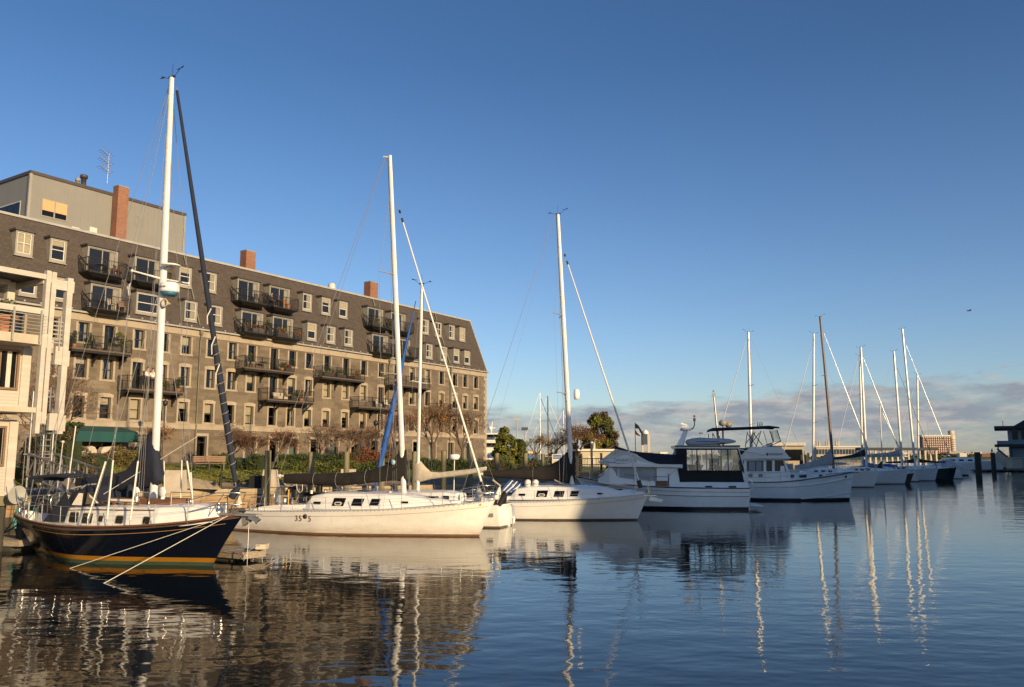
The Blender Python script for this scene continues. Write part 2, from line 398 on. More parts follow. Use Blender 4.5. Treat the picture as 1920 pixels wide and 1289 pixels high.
def hullpaint(name, bands, rough=.25, coat=.2, dirt=(.25,.15,.07), dirt_to=.35, dirt_amt=.0):
    """bands: [(z, colour)...] boot stripes painted on the hull by height above the water"""
    m, t, b = new_mat(name); g = G(t); b.inputs['Roughness'].default_value = rough; b.inputs['Coat Weight'].default_value = coat
    c = g.n('ShaderNodeTexCoord'); s = g.n('ShaderNodeSeparateXYZ'); g.l(c.outputs['Object'], s.inputs[0])
    mr = g.n('ShaderNodeMapRange'); mr.inputs[1].default_value = -.5; mr.inputs[2].default_value = 2.5
    g.l(s.outputs[2], mr.inputs[0])
    col = g.ramp(mr.outputs[0], [((z+.5)/3, cc) for z, cc in bands], 'CONSTANT')
    nz0 = g.noise(g.coord((3.5,3.5,.35)), 2.5, 6, .7); col = g.mix(.30, col, g.ramp(nz0, [(.34,(.80,.74,.64)),(.46,(1.0,1.0,1.0))]), 'MULTIPLY'); nz = g.noise(g.coord((.6,.6,2)), 2.2, 6); col = g.mix(.22, col, g.ramp(nz, [(.3,(.6,.57,.5)),(.7,(1.1,1.1,1.1))]), 'MULTIPLY')
    if dirt_amt:
        f = g.n('ShaderNodeMapRange'); f.inputs[1].default_value = dirt_to; f.inputs[2].default_value = 0.0; f.inputs[3].default_value = 0; f.inputs[4].default_value = dirt_amt
        g.l(s.outputs[2], f.inputs[0]); mu = g.n('ShaderNodeMath', operation='MULTIPLY'); g.l(f.outputs[0], mu.inputs[0])
        nn = g.noise(g.coord((.5,.5,3)), 3, 6); rr = g.ramp(nn, [(.3,.35),(.7,1.0)]); g.l(rr, mu.inputs[1]); col = g.mix(mu.outputs[0], col, dirt)
    g.l(col, b.inputs['Base Color']); return m
W_ = (.84,.81,.76)
M['hull1'] = hullpaint('navy_hull_paint', [(-.5,(.05,.075,.05)),(.10,(.30,.135,.012)),(.235,(.004,.006,.013))], .12, .5)
M['hull2'] = hullpaint('white_racing_hull', [(-.5,(.10,.055,.035)),(.07,W_)], .25, .2, (.30,.17,.08), .5, .7)
M['hull3'] = hullpaint('white_hull_black_boot', [(-.5,(.015,.015,.015)),(.07,(.82,.80,.76))], .25, .2, (.40,.33,.25), .35, .35)
M['hullT'] = hullpaint('white_motor_yacht_hull', [(-.5,(.012,.014,.018)),(.17,(.82,.82,.81))], .25, .2)
# ================================================================ SETTING: water, land, far shore
wm = MB(); wm.add([(-2500,-300,0),(2500,-300,0),(2500,3200,0),(-2500,3200,0)], [(0,1,2,3)])
tag(wm.build('water', M['water']), kind='structure')
FU = Frame((-26.12, 72.0), (.54335, .8395))         # street front of the granite building; y runs into the building
front = [(-60,24),(-34,33),(-24,39),(-15.5,46),(-3,54),(5,64),(13,84),(17,104)]
back = [(-70,20),(-47.9,38.4),(-37,55.2),(-26.1,72),(-15.3,88.8),(-3.3,107.3),(6,120),(15,124)]
rows = [(0,1.50),(.09,1.53),(.10,1.72),(.16,1.8),(.30,2.12),(.55,2.5),(.80,2.66),(.86,2.72),(1.0,2.74),(1.6,2.74)]
def land(t, i, k=0.0):
    a = Vector(front[i]).lerp(Vector(front[i+1]), k) if k else Vector(front[i]); b = Vector(back[i]).lerp(Vector(back[i+1]), k) if k else Vector(back[i])
    return a + (b-a)*t
def strip(name, t0, t1, m, kind='structure'):
    mb = MB(); rr = [r for r in rows if t0 <= r[0] <= t1]; nn = 6; vs = []; 
    cols = [(i,k/nn) for i in range(len(front)-1) for k in range(nn)] + [(len(front)-2, .9999)]
    for t, z in rr:
        for i, k in cols:
            p = land(t, i, k if k else 1e-6)
            vs.append((p.x, p.y, z + .04*math.sin(p.x*.9+p.y*.6)*(0 if t < .12 else 1)))
    n = len(cols); fs = [(r*n+c, r*n+c+1, (r+1)*n+c+1, (r+1)*n+c) for r in range(len(rr)-1) for c in range(n-1)]
    mb.add(vs, fs, 0, True); return tag(mb.build(name, m), kind=kind)
strip('promenade', 0, .10, M['soil']); strip('lawn', .10, .80, M['lawn']); strip('pavement', .80, 1.6, M['soil'])
def wall_pt(px, back_off=0.0):
    """point on the waterfront edge seen in direction px"""
    d = ray(px, 900); best = None
    for i in range(len(front)-1):
        a = Vector(front[i]); b = Vector(front[i+1]); e = b-a
        den = d.x*e.y - d.y*e.x
        if abs(den) < 1e-9: continue
        t = (a.x*e.y - a.y*e.x)/den; s_ = (a.x*d.y - a.y*d.x)/den
        if 0 <= s_ <= 1 and t > 0:
            best = (Vector((d.x*t, d.y*t)), e.normalized())
    return best
# seawall of separate stones
sw = empty('seawall', 'long rough stone seawall with stained lower courses along the promenade', 'seawall', (0,0,0))
mb = MB()
for i in range(len(front)-1):
    a = Vector(front[i]); b = Vector(front[i+1]); e = (b-a).normalized(); n = Vector((-e.y, e.x))
    p0, p1 = a + n*.25, b + n*.25
    mb.add([(p0.x,p0.y,-.6),(p1.x,p1.y,-.6),(p1.x,p1.y,1.49),(p0.x,p0.y,1.49)], [(0,1,2,3)])
mb.build('wall_core', M['seawall'], sw)
stone_mats = [pm('tan_wall_stone', (.36,.25,.14), .95, .4, 1.2, bump=.8, bscale=6, dist=.04), pm('brown_wall_stone', (.27,.175,.095), .95, .4, 1.2, bump=.8, bscale=6, dist=.04),
              pm('wet_wall_stone', (.055,.045,.032), .8, .4, 1.2, bump=.8, bscale=6, dist=.04), pm('coping_stone', (.40,.32,.21), .95, .3, 1.2, bump=.6, bscale=7, dist=.03)]
stone_me = {}
for mi in range(4):
    for v in range(4):
        b_ = MB(); j = lambda s=.03: random.uniform(-s, s)
        b_.add([(-.5+j(.015),-.16+j(),0),(.5+j(.015),-.16+j(),0),(.5+j(.015),.24,0),(-.5,.24,0),(-.5+j(.015),-.16+j(),1+j(.04)),(.5+j(.015),-.16+j(),1+j(.04)),(.5,.24,1),(-.5,.24,1),
                (-.2,-.2+j(),.5),(.22,-.2+j(),.45)],
               [(3,2,1,0),(4,5,6,7),(1,2,6,5),(3,0,4,7),(0,1,9,8),(1,5,9),(5,4,8,9),(4,0,8)]); stone_me[mi,v] = b_.mesh('stone', stone_mats[mi])
cnt = 0
for i in range(1, len(front)-2):
    a = Vector(front[i]); b = Vector(front[i+1]); e = (b-a); L_ = e.length; e.normalize(); ang = math.atan2(e.y, e.x)
    for z0, h, mi in ((-.2,.62,2),(.42,.36,1),(.78,.36,0),(1.14,.35,3)):
        s_ = random.uniform(-.6,0)
        while s_ < L_:
            wd = random.uniform(1.0, 2.2) * (1.3 if mi == 3 else 1)
            if s_ + wd > .2 and cnt < 290:
                x0 = max(s_, 0); x1 = min(s_+wd, L_); c_ = a + e*((x0+x1)/2)
                m_i = mi if mi in (2,3) or random.random() < .7 else 1-mi
                o = obj('stone', stone_me[m_i, random.randrange(4)], sw, (c_.x, c_.y, z0)); o.rotation_euler.z = ang; o.scale = (x1-x0-.03, 1, h-.02); cnt += 1
            s_ += wd

# ================================================================ GRANITE BUILDING
gb = empty('granite_apartment_building', 'long granite apartment building with slate mansard roof and iron balconies', 'building', FU.O, FU.rot)
COLS = [-18.9,-16.4,-14.0,-11.6,-9.5,-7.0,-4.8,-2.64,-.1,2.12,4.25,6.88,9.12,11.3,13.75,16.42,19.1,21.85,24.4,27.1,29.9,32.56,35.18,37.35,39.65]
doorsA = {-9.5,6.88,16.42,24.4}; doorsB = {-7.0,6.88,21.85}
holes = []
def hole(u, wd, z0, z1): holes.append((u-wd/2, u+wd/2, z0, z1))
for c in COLS:
    hole(c, .88, 11.2 if c in doorsA else 11.82, 13.3); hole(c, .88, 8.5 if c in doorsB else 9.12, 10.7); hole(c, .88, 6.12, 7.75)
GR = [(-5.9,1.5,2.95,4.95,'shop'),(-.65,1.0,2.72,4.95,'door'),(4.5,1.2,3.0,4.9,'shop'),(7.2,1.0,2.72,4.9,'door'),(9.6,1.1,3.0,4.9,'shop'),(12.3,1.0,3.0,4.9,'door'),(15,1.2,3.0,4.9,'shop'),(18,1.1,3.0,4.9,'door'),
      (21,1.2,3.0,4.9,'door'),(24.5,1.2,3.0,4.9,'shop'),(28,1.2,3,4.9,'door'),(31,1.1,3,4.9,'shop'),(34.5,1.1,3,4.9,'door'),(38,1.1,3,4.9,'shop'),(-9.0,1.0,2.72,4.85,'door')]
for u, wd, z0, z1, k in GR: hole(u, wd, z0, z1)
us = sorted(set([-40.0, 42.0] + [round(h[i],3) for h in holes for i in (0,1)])); zs = sorted(set([1.2, 13.42] + [round(h[i],3) for h in holes for i in (2,3)]))
mb = MB()
vid = {}
def V_(u, z):
    if (u,z) not in vid: vid[u,z] = len(mb.v); mb.v.append((u,0,z))
    return vid[u,z]
for a, b in zip(us, us[1:]):
    for c, d in zip(zs, zs[1:]):
        um = (a+b)/2; zm = (c+d)/2
        if any(h[0] < um < h[1] and h[2] < zm < h[3] for h in holes): continue
        mb.f.append((V_(a,c),V_(b,c),V_(b,d),V_(a,d))); mb.m.append(0); mb.s.append(False)
for a, b, c, d in holes:     # reveals
    mb.add([(a,0,c),(b,0,c),(b,0,d),(a,0,d),(a,.42,c),(b,.42,c),(b,.42,d),(a,.42,d)], [(0,4,7,3),(1,2,6,5),(3,7,6,2),(0,1,5,4)], 1)
# end wall, back wall
mb.add([(42,0,1.2),(42,15,1.2),(42,15,13.42),(42,0,13.42),(-40,15,1.2),(-40,15,13.42)], [(0,1,2,3),(1,4,5,2)])
mb.build('wall', [M['ashlar'], M['stonetrim']], gb)
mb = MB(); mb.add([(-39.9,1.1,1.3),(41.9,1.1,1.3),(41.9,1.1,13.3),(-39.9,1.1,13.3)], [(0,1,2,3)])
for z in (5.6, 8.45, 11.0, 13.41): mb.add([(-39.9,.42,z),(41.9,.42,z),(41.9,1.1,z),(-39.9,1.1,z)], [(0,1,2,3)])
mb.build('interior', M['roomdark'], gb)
mb = MB()
for i in range(28):
    l_ = .62 if i % 2 else .38; z = 1.6 + i*.42
    mb.box(42-l_, 42.03, -.035, .4, z, z+.4)
tag(mb.build('quoins', M['stonetrim'], gb), kind='stuff')
# cornice slabs: separate stones
u_ = -40.0; cmesh = MB().box(-.5,.5,-.06,.2,13.425,13.97).mesh('cornice_stone', M['stonetrim'])
while u_ < 42:
    l_ = min(2.45, 42.04-u_); o = obj('cornice_stone', cmesh, gb, (u_+l_/2,0,0)); o.scale = (l_-.02,1,1); u_ += 2.45
mb = MB(); mb.prism([(-40,-.34,13.98),(-40,.1,13.98),(-40,.1,14.2),(-40,-.34,14.10)], (82.25,0,0)); mb.build('gutter', M['lead'], gb)
mb = MB(); mb.box(-40,42.05,-.07,.1,5.5,5.9); mb.box(-40,42.05,-.11,.1,5.9,5.98); mb.build('string_course', M['stonetrim'], gb)
SL = .33
def vs_(z): return SL*(z-14.2)
mb = MB(); zt = 20.8
mb.add([(-40,0,14.2),(42,0,14.2),(41.2,vs_(zt),zt),(-40,vs_(zt),zt)], [(0,1,2,3)])
mb.add([(42,0,14.2),(42,15,14.2),(41.2,15-vs_(zt),zt),(41.2,vs_(zt),zt)], [(0,1,2,3)])
mb.add([(41.2,vs_(zt),zt),(41.2,15-vs_(zt),zt),(-40,15-vs_(zt),zt),(-40,vs_(zt),zt)], [(0,1,2,3)], 1)
mb.add([(-40,15,14.2),(42,15,14.2),(41.2,15-vs_(zt),zt),(-40,15-vs_(zt),zt)], [(3,2,1,0)])
mb.build('mansard_roof', [M['slate'], M['lead']], gb)
mb = MB(); mb.box(-40,41.3,vs_(zt)-.12,vs_(zt)+.3,zt-.02,zt+.16); mb.bar((42.02,-.02,14.2),(41.24,vs_(zt)-.03,zt),.14,.14); mb.build('roof_edge', M['lead'], gb)
mb = MB()
for i in range(70): mb.box(-38+i*1.15,-37.9+i*1.15,-.12,-.02,14.2,14.3)
tag(mb.build('snow_guards', M['lead'], gb), kind='stuff')

# --- stone window kit: meshes in facade coordinates with u = 0
def stone_kit(z0, z1, arch, door=False):
    k = {}; a = .44
    b = MB(); jw = .17
    b.box(-a-jw,-a,-.03,.12,z0,z1); b.box(a,a+jw,-.03,.12,z0,z1)
    if not door: b.box(-a-jw-.05,a+jw+.05,-.06,.15,z0-.16,z0)
    if arch: b.prism([(-a-jw-.03,-.04,z1),(a+jw+.03,-.04,z1),(a+jw+.03,-.04,z1+.22),(.25,-.04,z1+.32),(-.25,-.04,z1+.32),(-a-jw-.03,-.04,z1+.22)], (0,.15,0))
    k['s'] = b.mesh('window', M['stonetrim'])
    b = MB(); f = .05; y0, y1 = .2, .27
    b.box(-a,-a+f,y0,y1,z0,z1); b.box(a-f,a,y0,y1,z0,z1); b.box(-a+f,a-f,y0,y1,z1-f,z1); b.box(-a+f,a-f,y0,y1,z0,z0+f)
    zm = z0+(z1-z0)*.49
    if door: b.box(-.03,.03,y0,y1,z0+f,z1-f)
    else: b.box(-a+f,a-f,y0-.02,y1-.01,zm-.025,zm+.025)
    k['f'] = b.mesh('frame', M['sashd'])
    def pane(x0,x1,za,zb,y):
        return MB().add([(x0,y,za),(x1,y,za),(x1,y,zb),(x0,y,zb)], [(0,1,2,3)]).mesh('pane', M['glass'])
    if door: k['p'] = [pane(-a+f,-.03,z0+f,z1-f,.24), pane(.03,a-f,z0+f,z1-f,.24)]
    else: k['p'] = [pane(-a+f,a-f,z0+f,zm-.03,.245), pane(-a+f,a-f,zm+.03,z1-f,.225)]
    H_ = z1-z0
    k['b'] = [MB().box(-a+f,a-f,.31,.315,z1-f-H_*q,z1-f).mesh('blind', M['blind']) for q in (.3,.52,.9)]
    k['c'] = MB().box(-a+f,-a+.3,.33,.34,z0,z1).box(a-.24,a-f,.33,.34,z0,z1).mesh('curtain', M['curtain'])
    return k
def place_kit(k, u, what=None):
    s_ = obj('window', k['s'], gb, (u,0,0)); obj('frame', k['f'], s_)
    for p_ in k['p']: obj('pane', p_, s_)
    if what in (0,1,2): obj('blind', k['b'][what], s_)
    elif what == 'c': obj('curtain', k['c'], s_)
    return s_
KA = stone_kit(11.82,13.3,False); KAd = stone_kit(11.2,13.3,False,True); KB = stone_kit(9.12,10.7,True); KBd = stone_kit(8.5,10.7,True,True); KC = stone_kit(6.12,7.75,True)
BL_C = {-14.0:None,-9.5:0,-7.0:2,-4.8:1,.0:None,-.1:1,4.25:2,11.3:1,13.75:1,16.42:0,19.1:1,35.18:1,37.35:1,39.65:1}
BL_B = {13.75:2,16.42:2,19.1:2,35.18:1,37.35:1,39.65:1,9.12:1}
BL_A = {-2.64:1,2.12:'c',27.1:0,29.9:2}
for c in COLS:
    d_ = c in doorsA; s_ = place_kit(KAd if d_ else KA, c, None if d_ else BL_A.get(c, random.choice([None,None,'c'])))
    d_ = c in doorsB; s_ = place_kit(KBd if d_ else KB, c, None if d_ else BL_B.get(c, random.choice([None,'c','c',0,1])))
    place_kit(KC, c, BL_C.get(c, random.choice([None,'c',0])))
for u, wd, z0, z1, k in GR:
    b = MB(); b.box(-wd/2-.16,-wd/2,-.03,.1,z0,z1); b.box(wd/2,wd/2+.16,-.03,.1,z0,z1); b.box(-wd/2-.16,wd/2+.16,-.03,.1,z1,z1+.24)
    nm = 'ground_door' if k == 'door' else 'shop_window'
    s_ = obj(nm, b.mesh(nm, M['stonetrim']), gb, (u,0,0))
    b = MB(); b.box(-wd/2,-wd/2+.07,.2,.28,z0,z1); b.box(wd/2-.07,wd/2,.2,.28,z0,z1); b.box(-wd/2+.07,wd/2-.07,.2,.28,z1-.08,z1); b.box(-wd/2+.07,wd/2-.07,.2,.28,z1-.55,z1-.5)
    obj('frame', b.mesh('frame', M['sashd']), s_)
    obj('pane', MB().add([(-wd/2+.07,.24,z0),(wd/2-.07,.24,z0),(wd/2-.07,.24,z1-.08),(-wd/2+.07,.24,z1-.08)], [(0,1,2,3)]).mesh('pane', M['glass']), s_)
    if k == 'shop': obj('shop_display', MB().box(-wd/2+.07,wd/2-.07,.45,.5,z0,z1-.1).mesh('shop_display', M['shop']), s_)

# --- dormers
def dormer_kit(wd, z0, z1, zs_, door=False, mull=False):
    """front plane stands at the sill line of the slope (zs_)"""
    vf = vs_(zs_) - .16; a = wd/2; k = {'vf': vf}
    b = MB(); t = .13; zsl = z0 if door else z0-.2
    def cheek(x):
        return [(x,vf,zsl),(x,vf,z1+.02),(x,vs_(z1+.02)+.05,z1+.02),(x,vs_(zsl)+.05,zsl)]
    flare = .20
    # cheeks lean outwards towards the roof as on the original
    b.prism(cheek(-a-t), (.03,0,0)); b.prism(cheek(a+t-.03), (.03,0,0))
    b.box(-a-t,-a,vf-.01,vf+.06,zsl,z1); b.box(a,a+t,vf-.01,vf+.06,zsl,z1)
    if not door: b.box(-a,a,vf-.012,vf+.06,zsl,z0); b.box(-a-t-.06,a+t+.06,vf-.06,vf+.04,zsl-.06,zsl)
    b.box(-a,a,vf-.01,vf+.06,z1-.09,z1)
    k['s'] = b.mesh('dormer', M['greyp'])
    b = MB(); b.box(-a-t-.14,a+t+.14,vf-.16,vs_(z1+.17)+.1,z1+.02,z1+.17); k['h'] = b.mesh('hood', M['darktrim'])  # thick dark hood, its colour also standing in for the black shadow line
    b = MB(); f = .06; y0 = vf+.05; y1 = vf+.1; zt_ = z1-.09; zm = (z0+zt_)/2
    b.box(-a,-a+f,y0,y1,z0,zt_); b.box(a-f,a,y0,y1,z0,zt_); b.box(-a+f,a-f,y0,y1,zt_-f,zt_); b.box(-a+f,a-f,y0,y1,z0,z0+f)
    if door or mull: b.box(-.035,.035,y0,y1,z0+f,zt_-f)
    if not door: b.box(-a+f,a-f,y0-.02,y1-.01,zm-.03,zm+.03)
    if mull == 2:
        for q in (-.5,.5): b.box(q*a-.02,q*a+.02,y0,y1,z0+f,zt_-f)
    k['f'] = b.mesh('frame', M['greyp' if door else 'whitep'])
    def pane(x0,x1,za,zb,y): return MB().add([(x0,y,za),(x1,y,za),(x1,y,zb),(x0,y,zb)], [(0,1,2,3)]).mesh('pane', M['glass'])
    k['p'] = [pane(-a+f,-.035,z0+f,zt_-f,vf+.08),pane(.035,a-f,z0+f,zt_-f,vf+.08)] if door else [pane(-a+f,a-f,z0+f,zm-.03,vf+.08),pane(-a+f,a-f,zm+.03,zt_-f,vf+.065)]
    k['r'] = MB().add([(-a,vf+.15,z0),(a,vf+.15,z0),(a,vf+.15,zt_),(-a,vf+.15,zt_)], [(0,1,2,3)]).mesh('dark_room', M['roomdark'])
    H_ = zt_-z0; k['b'] = [MB().box(-a+f,a-f,vf+.12,vf+.125,zt_-f-H_*q,zt_-f).mesh('blind', M['blind']) for q in (.25,.48,.92)]
    k['c'] = (MB().box(a-.5,a-f,vf+.12,vf+.13,z0,zt_)).mesh('curtain', M['curtain'])
    return k
def place_dormer(k, u, what=None):
    s_ = obj('dormer', k['s'], gb, (u,0,0)); obj('hood', k['h'], s_); obj('frame', k['f'], s_); obj('dark_room', k['r'], s_)
    for p_ in k['p']: obj('pane', p_, s_)
    if what in (0,1,2): obj('blind', k['b'][what], s_)
    elif what == 'c': obj('curtain', k['c'], s_)
U1 = dormer_kit(1.0,17.9,19.5,17.7); U1m = dormer_kit(1.0,17.9,19.5,17.7,mull=True); L1 = dormer_kit(1.0,14.82,16.4,14.62)
UD = dormer_kit(2.25,17.3,19.5,17.5,True); LD = dormer_kit(2.25,14.35,16.4,14.6,True); LW = dormer_kit(2.3,14.82,16.4,14.62)
for u, wt in ((-15.9,'m'),(-13.42,0),(-2.4,0),(.2,'c'),(11.7,'c'),(14.3,0),(16.8,1),(30.6,'c'),(33.1,'m'),(35.8,'c'),(38.0,2)):
    place_dormer(U1m if wt == 'm' else U1, u, 2 if (wt == 'm' and u < 0) else (None if wt == 'm' else wt))
for u, wt in ((-15.9,0),(-13.42,0),(-2.4,'c'),(.2,'c'),(11.5,1),(14.1,'c'),(16.65,'c'),(30.1,'c'),(32.9,'c'),(35.45,1),(37.7,1)):
    place_dormer(L1, u, wt)
place_dormer(LW, -6.2, 'c')
UDc = [-9.95,-5.95,4.3,8.05,21.7,25.55]; LDc = [-10.05,4.1,7.75,21.5,25.3]
for u in UDc: place_dormer(UD, u, 'c')
for u in LDc: place_dormer(LD, u, 'c')

# --- balconies
def railing(mb, x0, x1, yf, yb, z, h, nbal=.14, mids=1, br=.009):
    r = .022
    pts = [(x0,yb,z),(x0,yf,z),(x1,yf,z),(x1,yb,z)]
    for a, b in zip(pts, pts[1:]):
        mb.bar((a[0],a[1],a[2]+h),(b[0],b[1],b[2]+h),.05,.04); mb.bar((a[0],a[1],a[2]+.08),(b[0],b[1],b[2]+.08),.03,.03)
        A = Vector(a); B = Vector(b); n = max(2,int((B-A).length/nbal))
        for i in range(1,n):
            p = A.lerp(B,i/n); mb.bar((p.x,p.y,z+.08),(p.x,p.y,z+h),br*2)
    for i in range(mids+2):
        x = x0+(x1-x0)*i/(mids+1); mb.bar((x,yf,z-.1),(x,yf,z+h+.04),.06)
    for x in (x0,x1): mb.bar((x,yb,z-.1),(x,yb,z+h),.05)
balc = []
def stone_balcony(x0, x1, z, diag=False):
    p = MB(); p.box(x0,x1,-1.35,-.01,z-.1,z); p.box(x0-.02,x1+.02,-1.38,-1.35,z-.12,z+.01)
    bo = p.build('balcony', M['darkfloor'], gb)
    r = MB(); railing(r, x0+.03, x1-.03, -1.33, -.05, z, 1.02, mids=2); r.build('railing', M['iron'], bo)
    b = MB(); n = 3 if not diag else 4
    b.bar((x0+.05,-1.25,z-.19),(x1-.05,-1.25,z-.19),.14,.16); b.bar((x0+.05,-.7,z-.19),(x1-.05,-.7,z-.19),.1,.16)
    for i in range(n):
        x = x0+.15+(x1-x0-.3)*i/(n-1)
        b.bar((x,-.05,z-.14),(x,-1.3,z-.14),.12,.12); b.bar((x,-.06,z-1.15),(x,-.06,z-.1),.13,.10)
        if diag: b.bar((x,-.08,z-1.0),(x,-1.2,z-.2),.09,.09)
        else: b.prism([(x-.06,-.1,z-.95),(x-.06,-.1,z-.2),(x-.06,-1.2,z-.2),(x-.06,-.6,z-.45)], (.12,0,0))
    b.build('bracket_frame', M['iron'], bo); balc.append((x0,x1,-1.35,z)); return bo
for a, b, z in ((-13.15,-8.4,11.15),(2.4,8.2,11.1),(11.8,17.85,11.05),(22.3,28.7,11.05)): stone_balcony(a,b,z)
for a, b, z, dg in ((-8.65,-3.6,8.45,False),(5.1,10.8,8.42,True),(17.0,23.2,8.35,False),(30.1,33.9,8.35,False)): stone_balcony(a,b,z,dg)
def roof_balcony(u, z, vf, wd=3.15):
    x0 = u-wd/2-.25; x1 = u+wd/2-.25; yf = vf-1.25
    p = MB(); p.box(x0,x1,yf,vs_(z)+.1,z-.1,z); yb_ = vs_(z-.4)+.08
    p.add([(x0,yf,z-.1),(x1,yf,z-.1),(x1,vs_(z)+.1,z-.1),(x0,vs_(z)+.1,z-.1),(x0+.55,yf+.35,z-.36),(x1-.55,yf+.35,z-.36),(x1-.35,yb_,z-.42),(x0+.35,yb_,z-.42)], [(4,5,6,7)[::-1],(0,1,5,4),(1,2,6,5),(3,0,4,7)])
    bo = p.build('balcony', M['iron'], gb); r = MB(); railing(r, x0+.03, x1-.03, yf+.03, vf+.05, z, 1.05, mids=1)
    r.bar((x0+.03,vf+.2,z+1.35),(x0+.03,yf+.1,z+.35),.07,.07); r.build('railing', M['iron'], bo); balc.append((x0,x1,yf,z))
for u in UDc: roof_balcony(u, 17.3, UD['vf'])
for u in LDc: roof_balcony(u, 14.35, LD['vf'])

# --- downpipes, chimneys, roof fittings, lamps
def pipe(u):
    b = MB(); b.tube([(u-.55,vs_(20.6)-.1,20.7),(u-.1,vs_(14.4)-.12,14.4)],.07,6); b.tube([(u-.1,-.25,14.1),(u,-.3,13.7),(u,-.12,13.0),(u,-.12,3)],.065,6)
    b.box(u-.14,u+.14,-.3,-.05,13.6,13.95)
    return b
for u in (-1.35,23.0,34.2): pipe(u).build('downpipe', M['bronze'], gb)
def chimney(px0, px1, wd, dp, z0, z1, v=3.2, cap=True):
    u = FU.p(px1,500,v)[0]-wd/2
    b = MB(); b.box(u-wd/2,u+wd/2,v,v+dp,z0,z1); o = b.build('chimney', M['brick'], gb)
    b = MB(); b.box(u-wd/2-.05,u+wd/2+.05,v-.05,v+dp+.05,z0-.05,z0+.18); b.box(u-wd/2-.02,u+wd/2+.02,v-.02,v+dp+.02,z1-.06,z1+.04); b.build('chimney_cap', M['bluegrey'], o)
    return o
ch = chimney(203,233,.95,.8,20.8,26.1,4.1); chimney(452,479,1.15,.9,20.8,23.05); chimney(686,710,1.3,1.0,20.8,23.1)
b = MB(); b.lathe([(.4,20.8),(.4,21.5),(.3,21.7),(.01,21.75)],17.0,3.0,12); b.build('roof_vent', M['whitep'], gb)
b = MB(); b.box(-10.2,-9.6,2.6,3.0,20.9,21.5); b.build('roof_box', M['whitep'], gb)
# teal awning over the restaurant entrance
aw = MB(); a0 = FU.p(112,795,-.05)[0]; a1 = FU.p(228,800,-.05)[0]
ab = FU.p(200,829,-2.3)[1]; at_ = FU.p(200,800,-.05)[1]; aw.prism([(a0,-.05,at_),(a0,-2.3,ab+.75),(a0,-2.3,ab),(a0,-.05,ab)], (a1-a0,0,0)); awo = aw.build('awning', M['teal'], gb)
aw = MB()
for i in range(5): aw.bar((a0+.1+(a1-a0-.2)*i/4,-2.25,2.74),(a0+.1+(a1-a0-.2)*i/4,-2.25,4.0),.07)
aw.build('awning_posts', M['iron'], awo)
b = MB(); b.box(a0,a1,-.06,-.02,2.74,3.95); b.build('awning_shade_sheet', M['roomdark'], gb)  # dark sheet painted in for the shade beneath the awning
for i, (px_, wd) in enumerate(((153,.8),(171,.8),(214,1.9))):
    u0 = FU.p(px_,850,-5)[0]
    o = empty('stone_pier', ['round topped grey stone pier left of its twin under the teal awning','round topped grey stone pier right of its twin under the teal awning','wide grey stone pier beside the doorway at the awning end'][i], 'pier', FU.w(u0,-5,2.5), FU.rot)
    b = MB(); b.prism([(-wd/2,0,0),(wd/2,0,0),(wd/2,0,1.15),(wd/2-.15,0,1.38),(0,0,1.45),(-wd/2+.15,0,1.38),(-wd/2,0,1.15)], (0,.5,0)); b.build('shaft', M['greydeckp'], o)
b = MB(); b.box(-1.6,1.6,0,.2,0,.55); u0 = FU.p(192,850,-4.3)[0]
tag(b.build('low_white_wall', M['whitep'], None, FU.w(u0,-4.3,2.6), FU.rot), 'low white wall panel between the stone piers under the awning', 'wall')

# ---- grey clad block behind, with its window, and flue, antenna
gk = empty('grey_rooftop_block', 'plain grey green metal clad block rising behind the mansard roof', 'building', FU.w(0,5,0), FU.rot)
b = MB(); b.box(-13.85,.05,0,9,14,25.3)
b.build('cladding', M['greymetal'], gk)
b = MB(); b.box(-13.95,.15,-.1,9.1,25.3,25.55); b.build('roof_trim', M['darktrim'], gk)
b = MB(); b.box(-.05,.12,-.08,.1,14,25.3); b.box(-13.98,-13.78,-.1,.1,14,25.3); b.build('corner_trim', M['greyp'], gk)
b = MB()
for i in range(1,24):
    b.box(-13.85+i*.6,-13.85+i*.6+.010,-.006,0,20,25.3)
tag(b.build('cladding_seams', M['greymetal'], gk), kind='stuff')
wx0 = FU.p(80,372,5)[0]; wx1 = FU.p(125,385,5)[0]; wz1 = FU.p(80,374,5)[1]; wz0 = FU.p(80,404,5)[1]
b = MB(); b.box(wx0-.08,wx1+.08,-.06,0,wz0-.08,wz1+.08); wn = b.build('window', M['greyp'], gk)
b = MB(); xm = (wx0+wx1)/2
for s0, s1 in ((wx0,xm-.06),(xm+.06,wx1)):
    MB().box(s0,s1,-.075,-.062,wz0,wz1).build('pane', M['tint'], wn); MB().box(s0,s1,-.09,-.077,wz0+(wz1-wz0)*.33,wz1).build('blind', pm('peach_blind',(.62,.33,.16),.8,.06), wn)
b = MB(); lw = FU.p(30,375,5); b.box(-13.89,-13.87,1.2,6,23.0-1.2,23.3); wn = b.build('end_window', M['whitep'], gk)
for i in range(5): MB().box(-13.93,-13.90,1.3+i*.93,2.15+i*.93,21.9,23.2).build('pane', M['tint'], wn)
b = MB()
for i in range(8): b.box(-4.9,-3.9,-.04,-.01,23.2+i*.13,23.26+i*.13)
b.build('louvre_vent', M['greyp'], gk)
fl = empty('roof_flue', 'dark metal flue pipe standing beside the tall brick chimney', 'flue', FU.w(-9.2,5.8,25.5), FU.rot)
MB().lathe([(.2,0),(.2,.9),(.3,.9),(.3,1.15),(.2,1.2),(.01,1.2)]).build('flue_pipe', M['darktrim'], fl); MB().lathe([(.14,0),(.14,.5),(.2,.5),(.2,.75),(.01,.75)],-.5,0).build('short_flue', M['greyp'], fl)
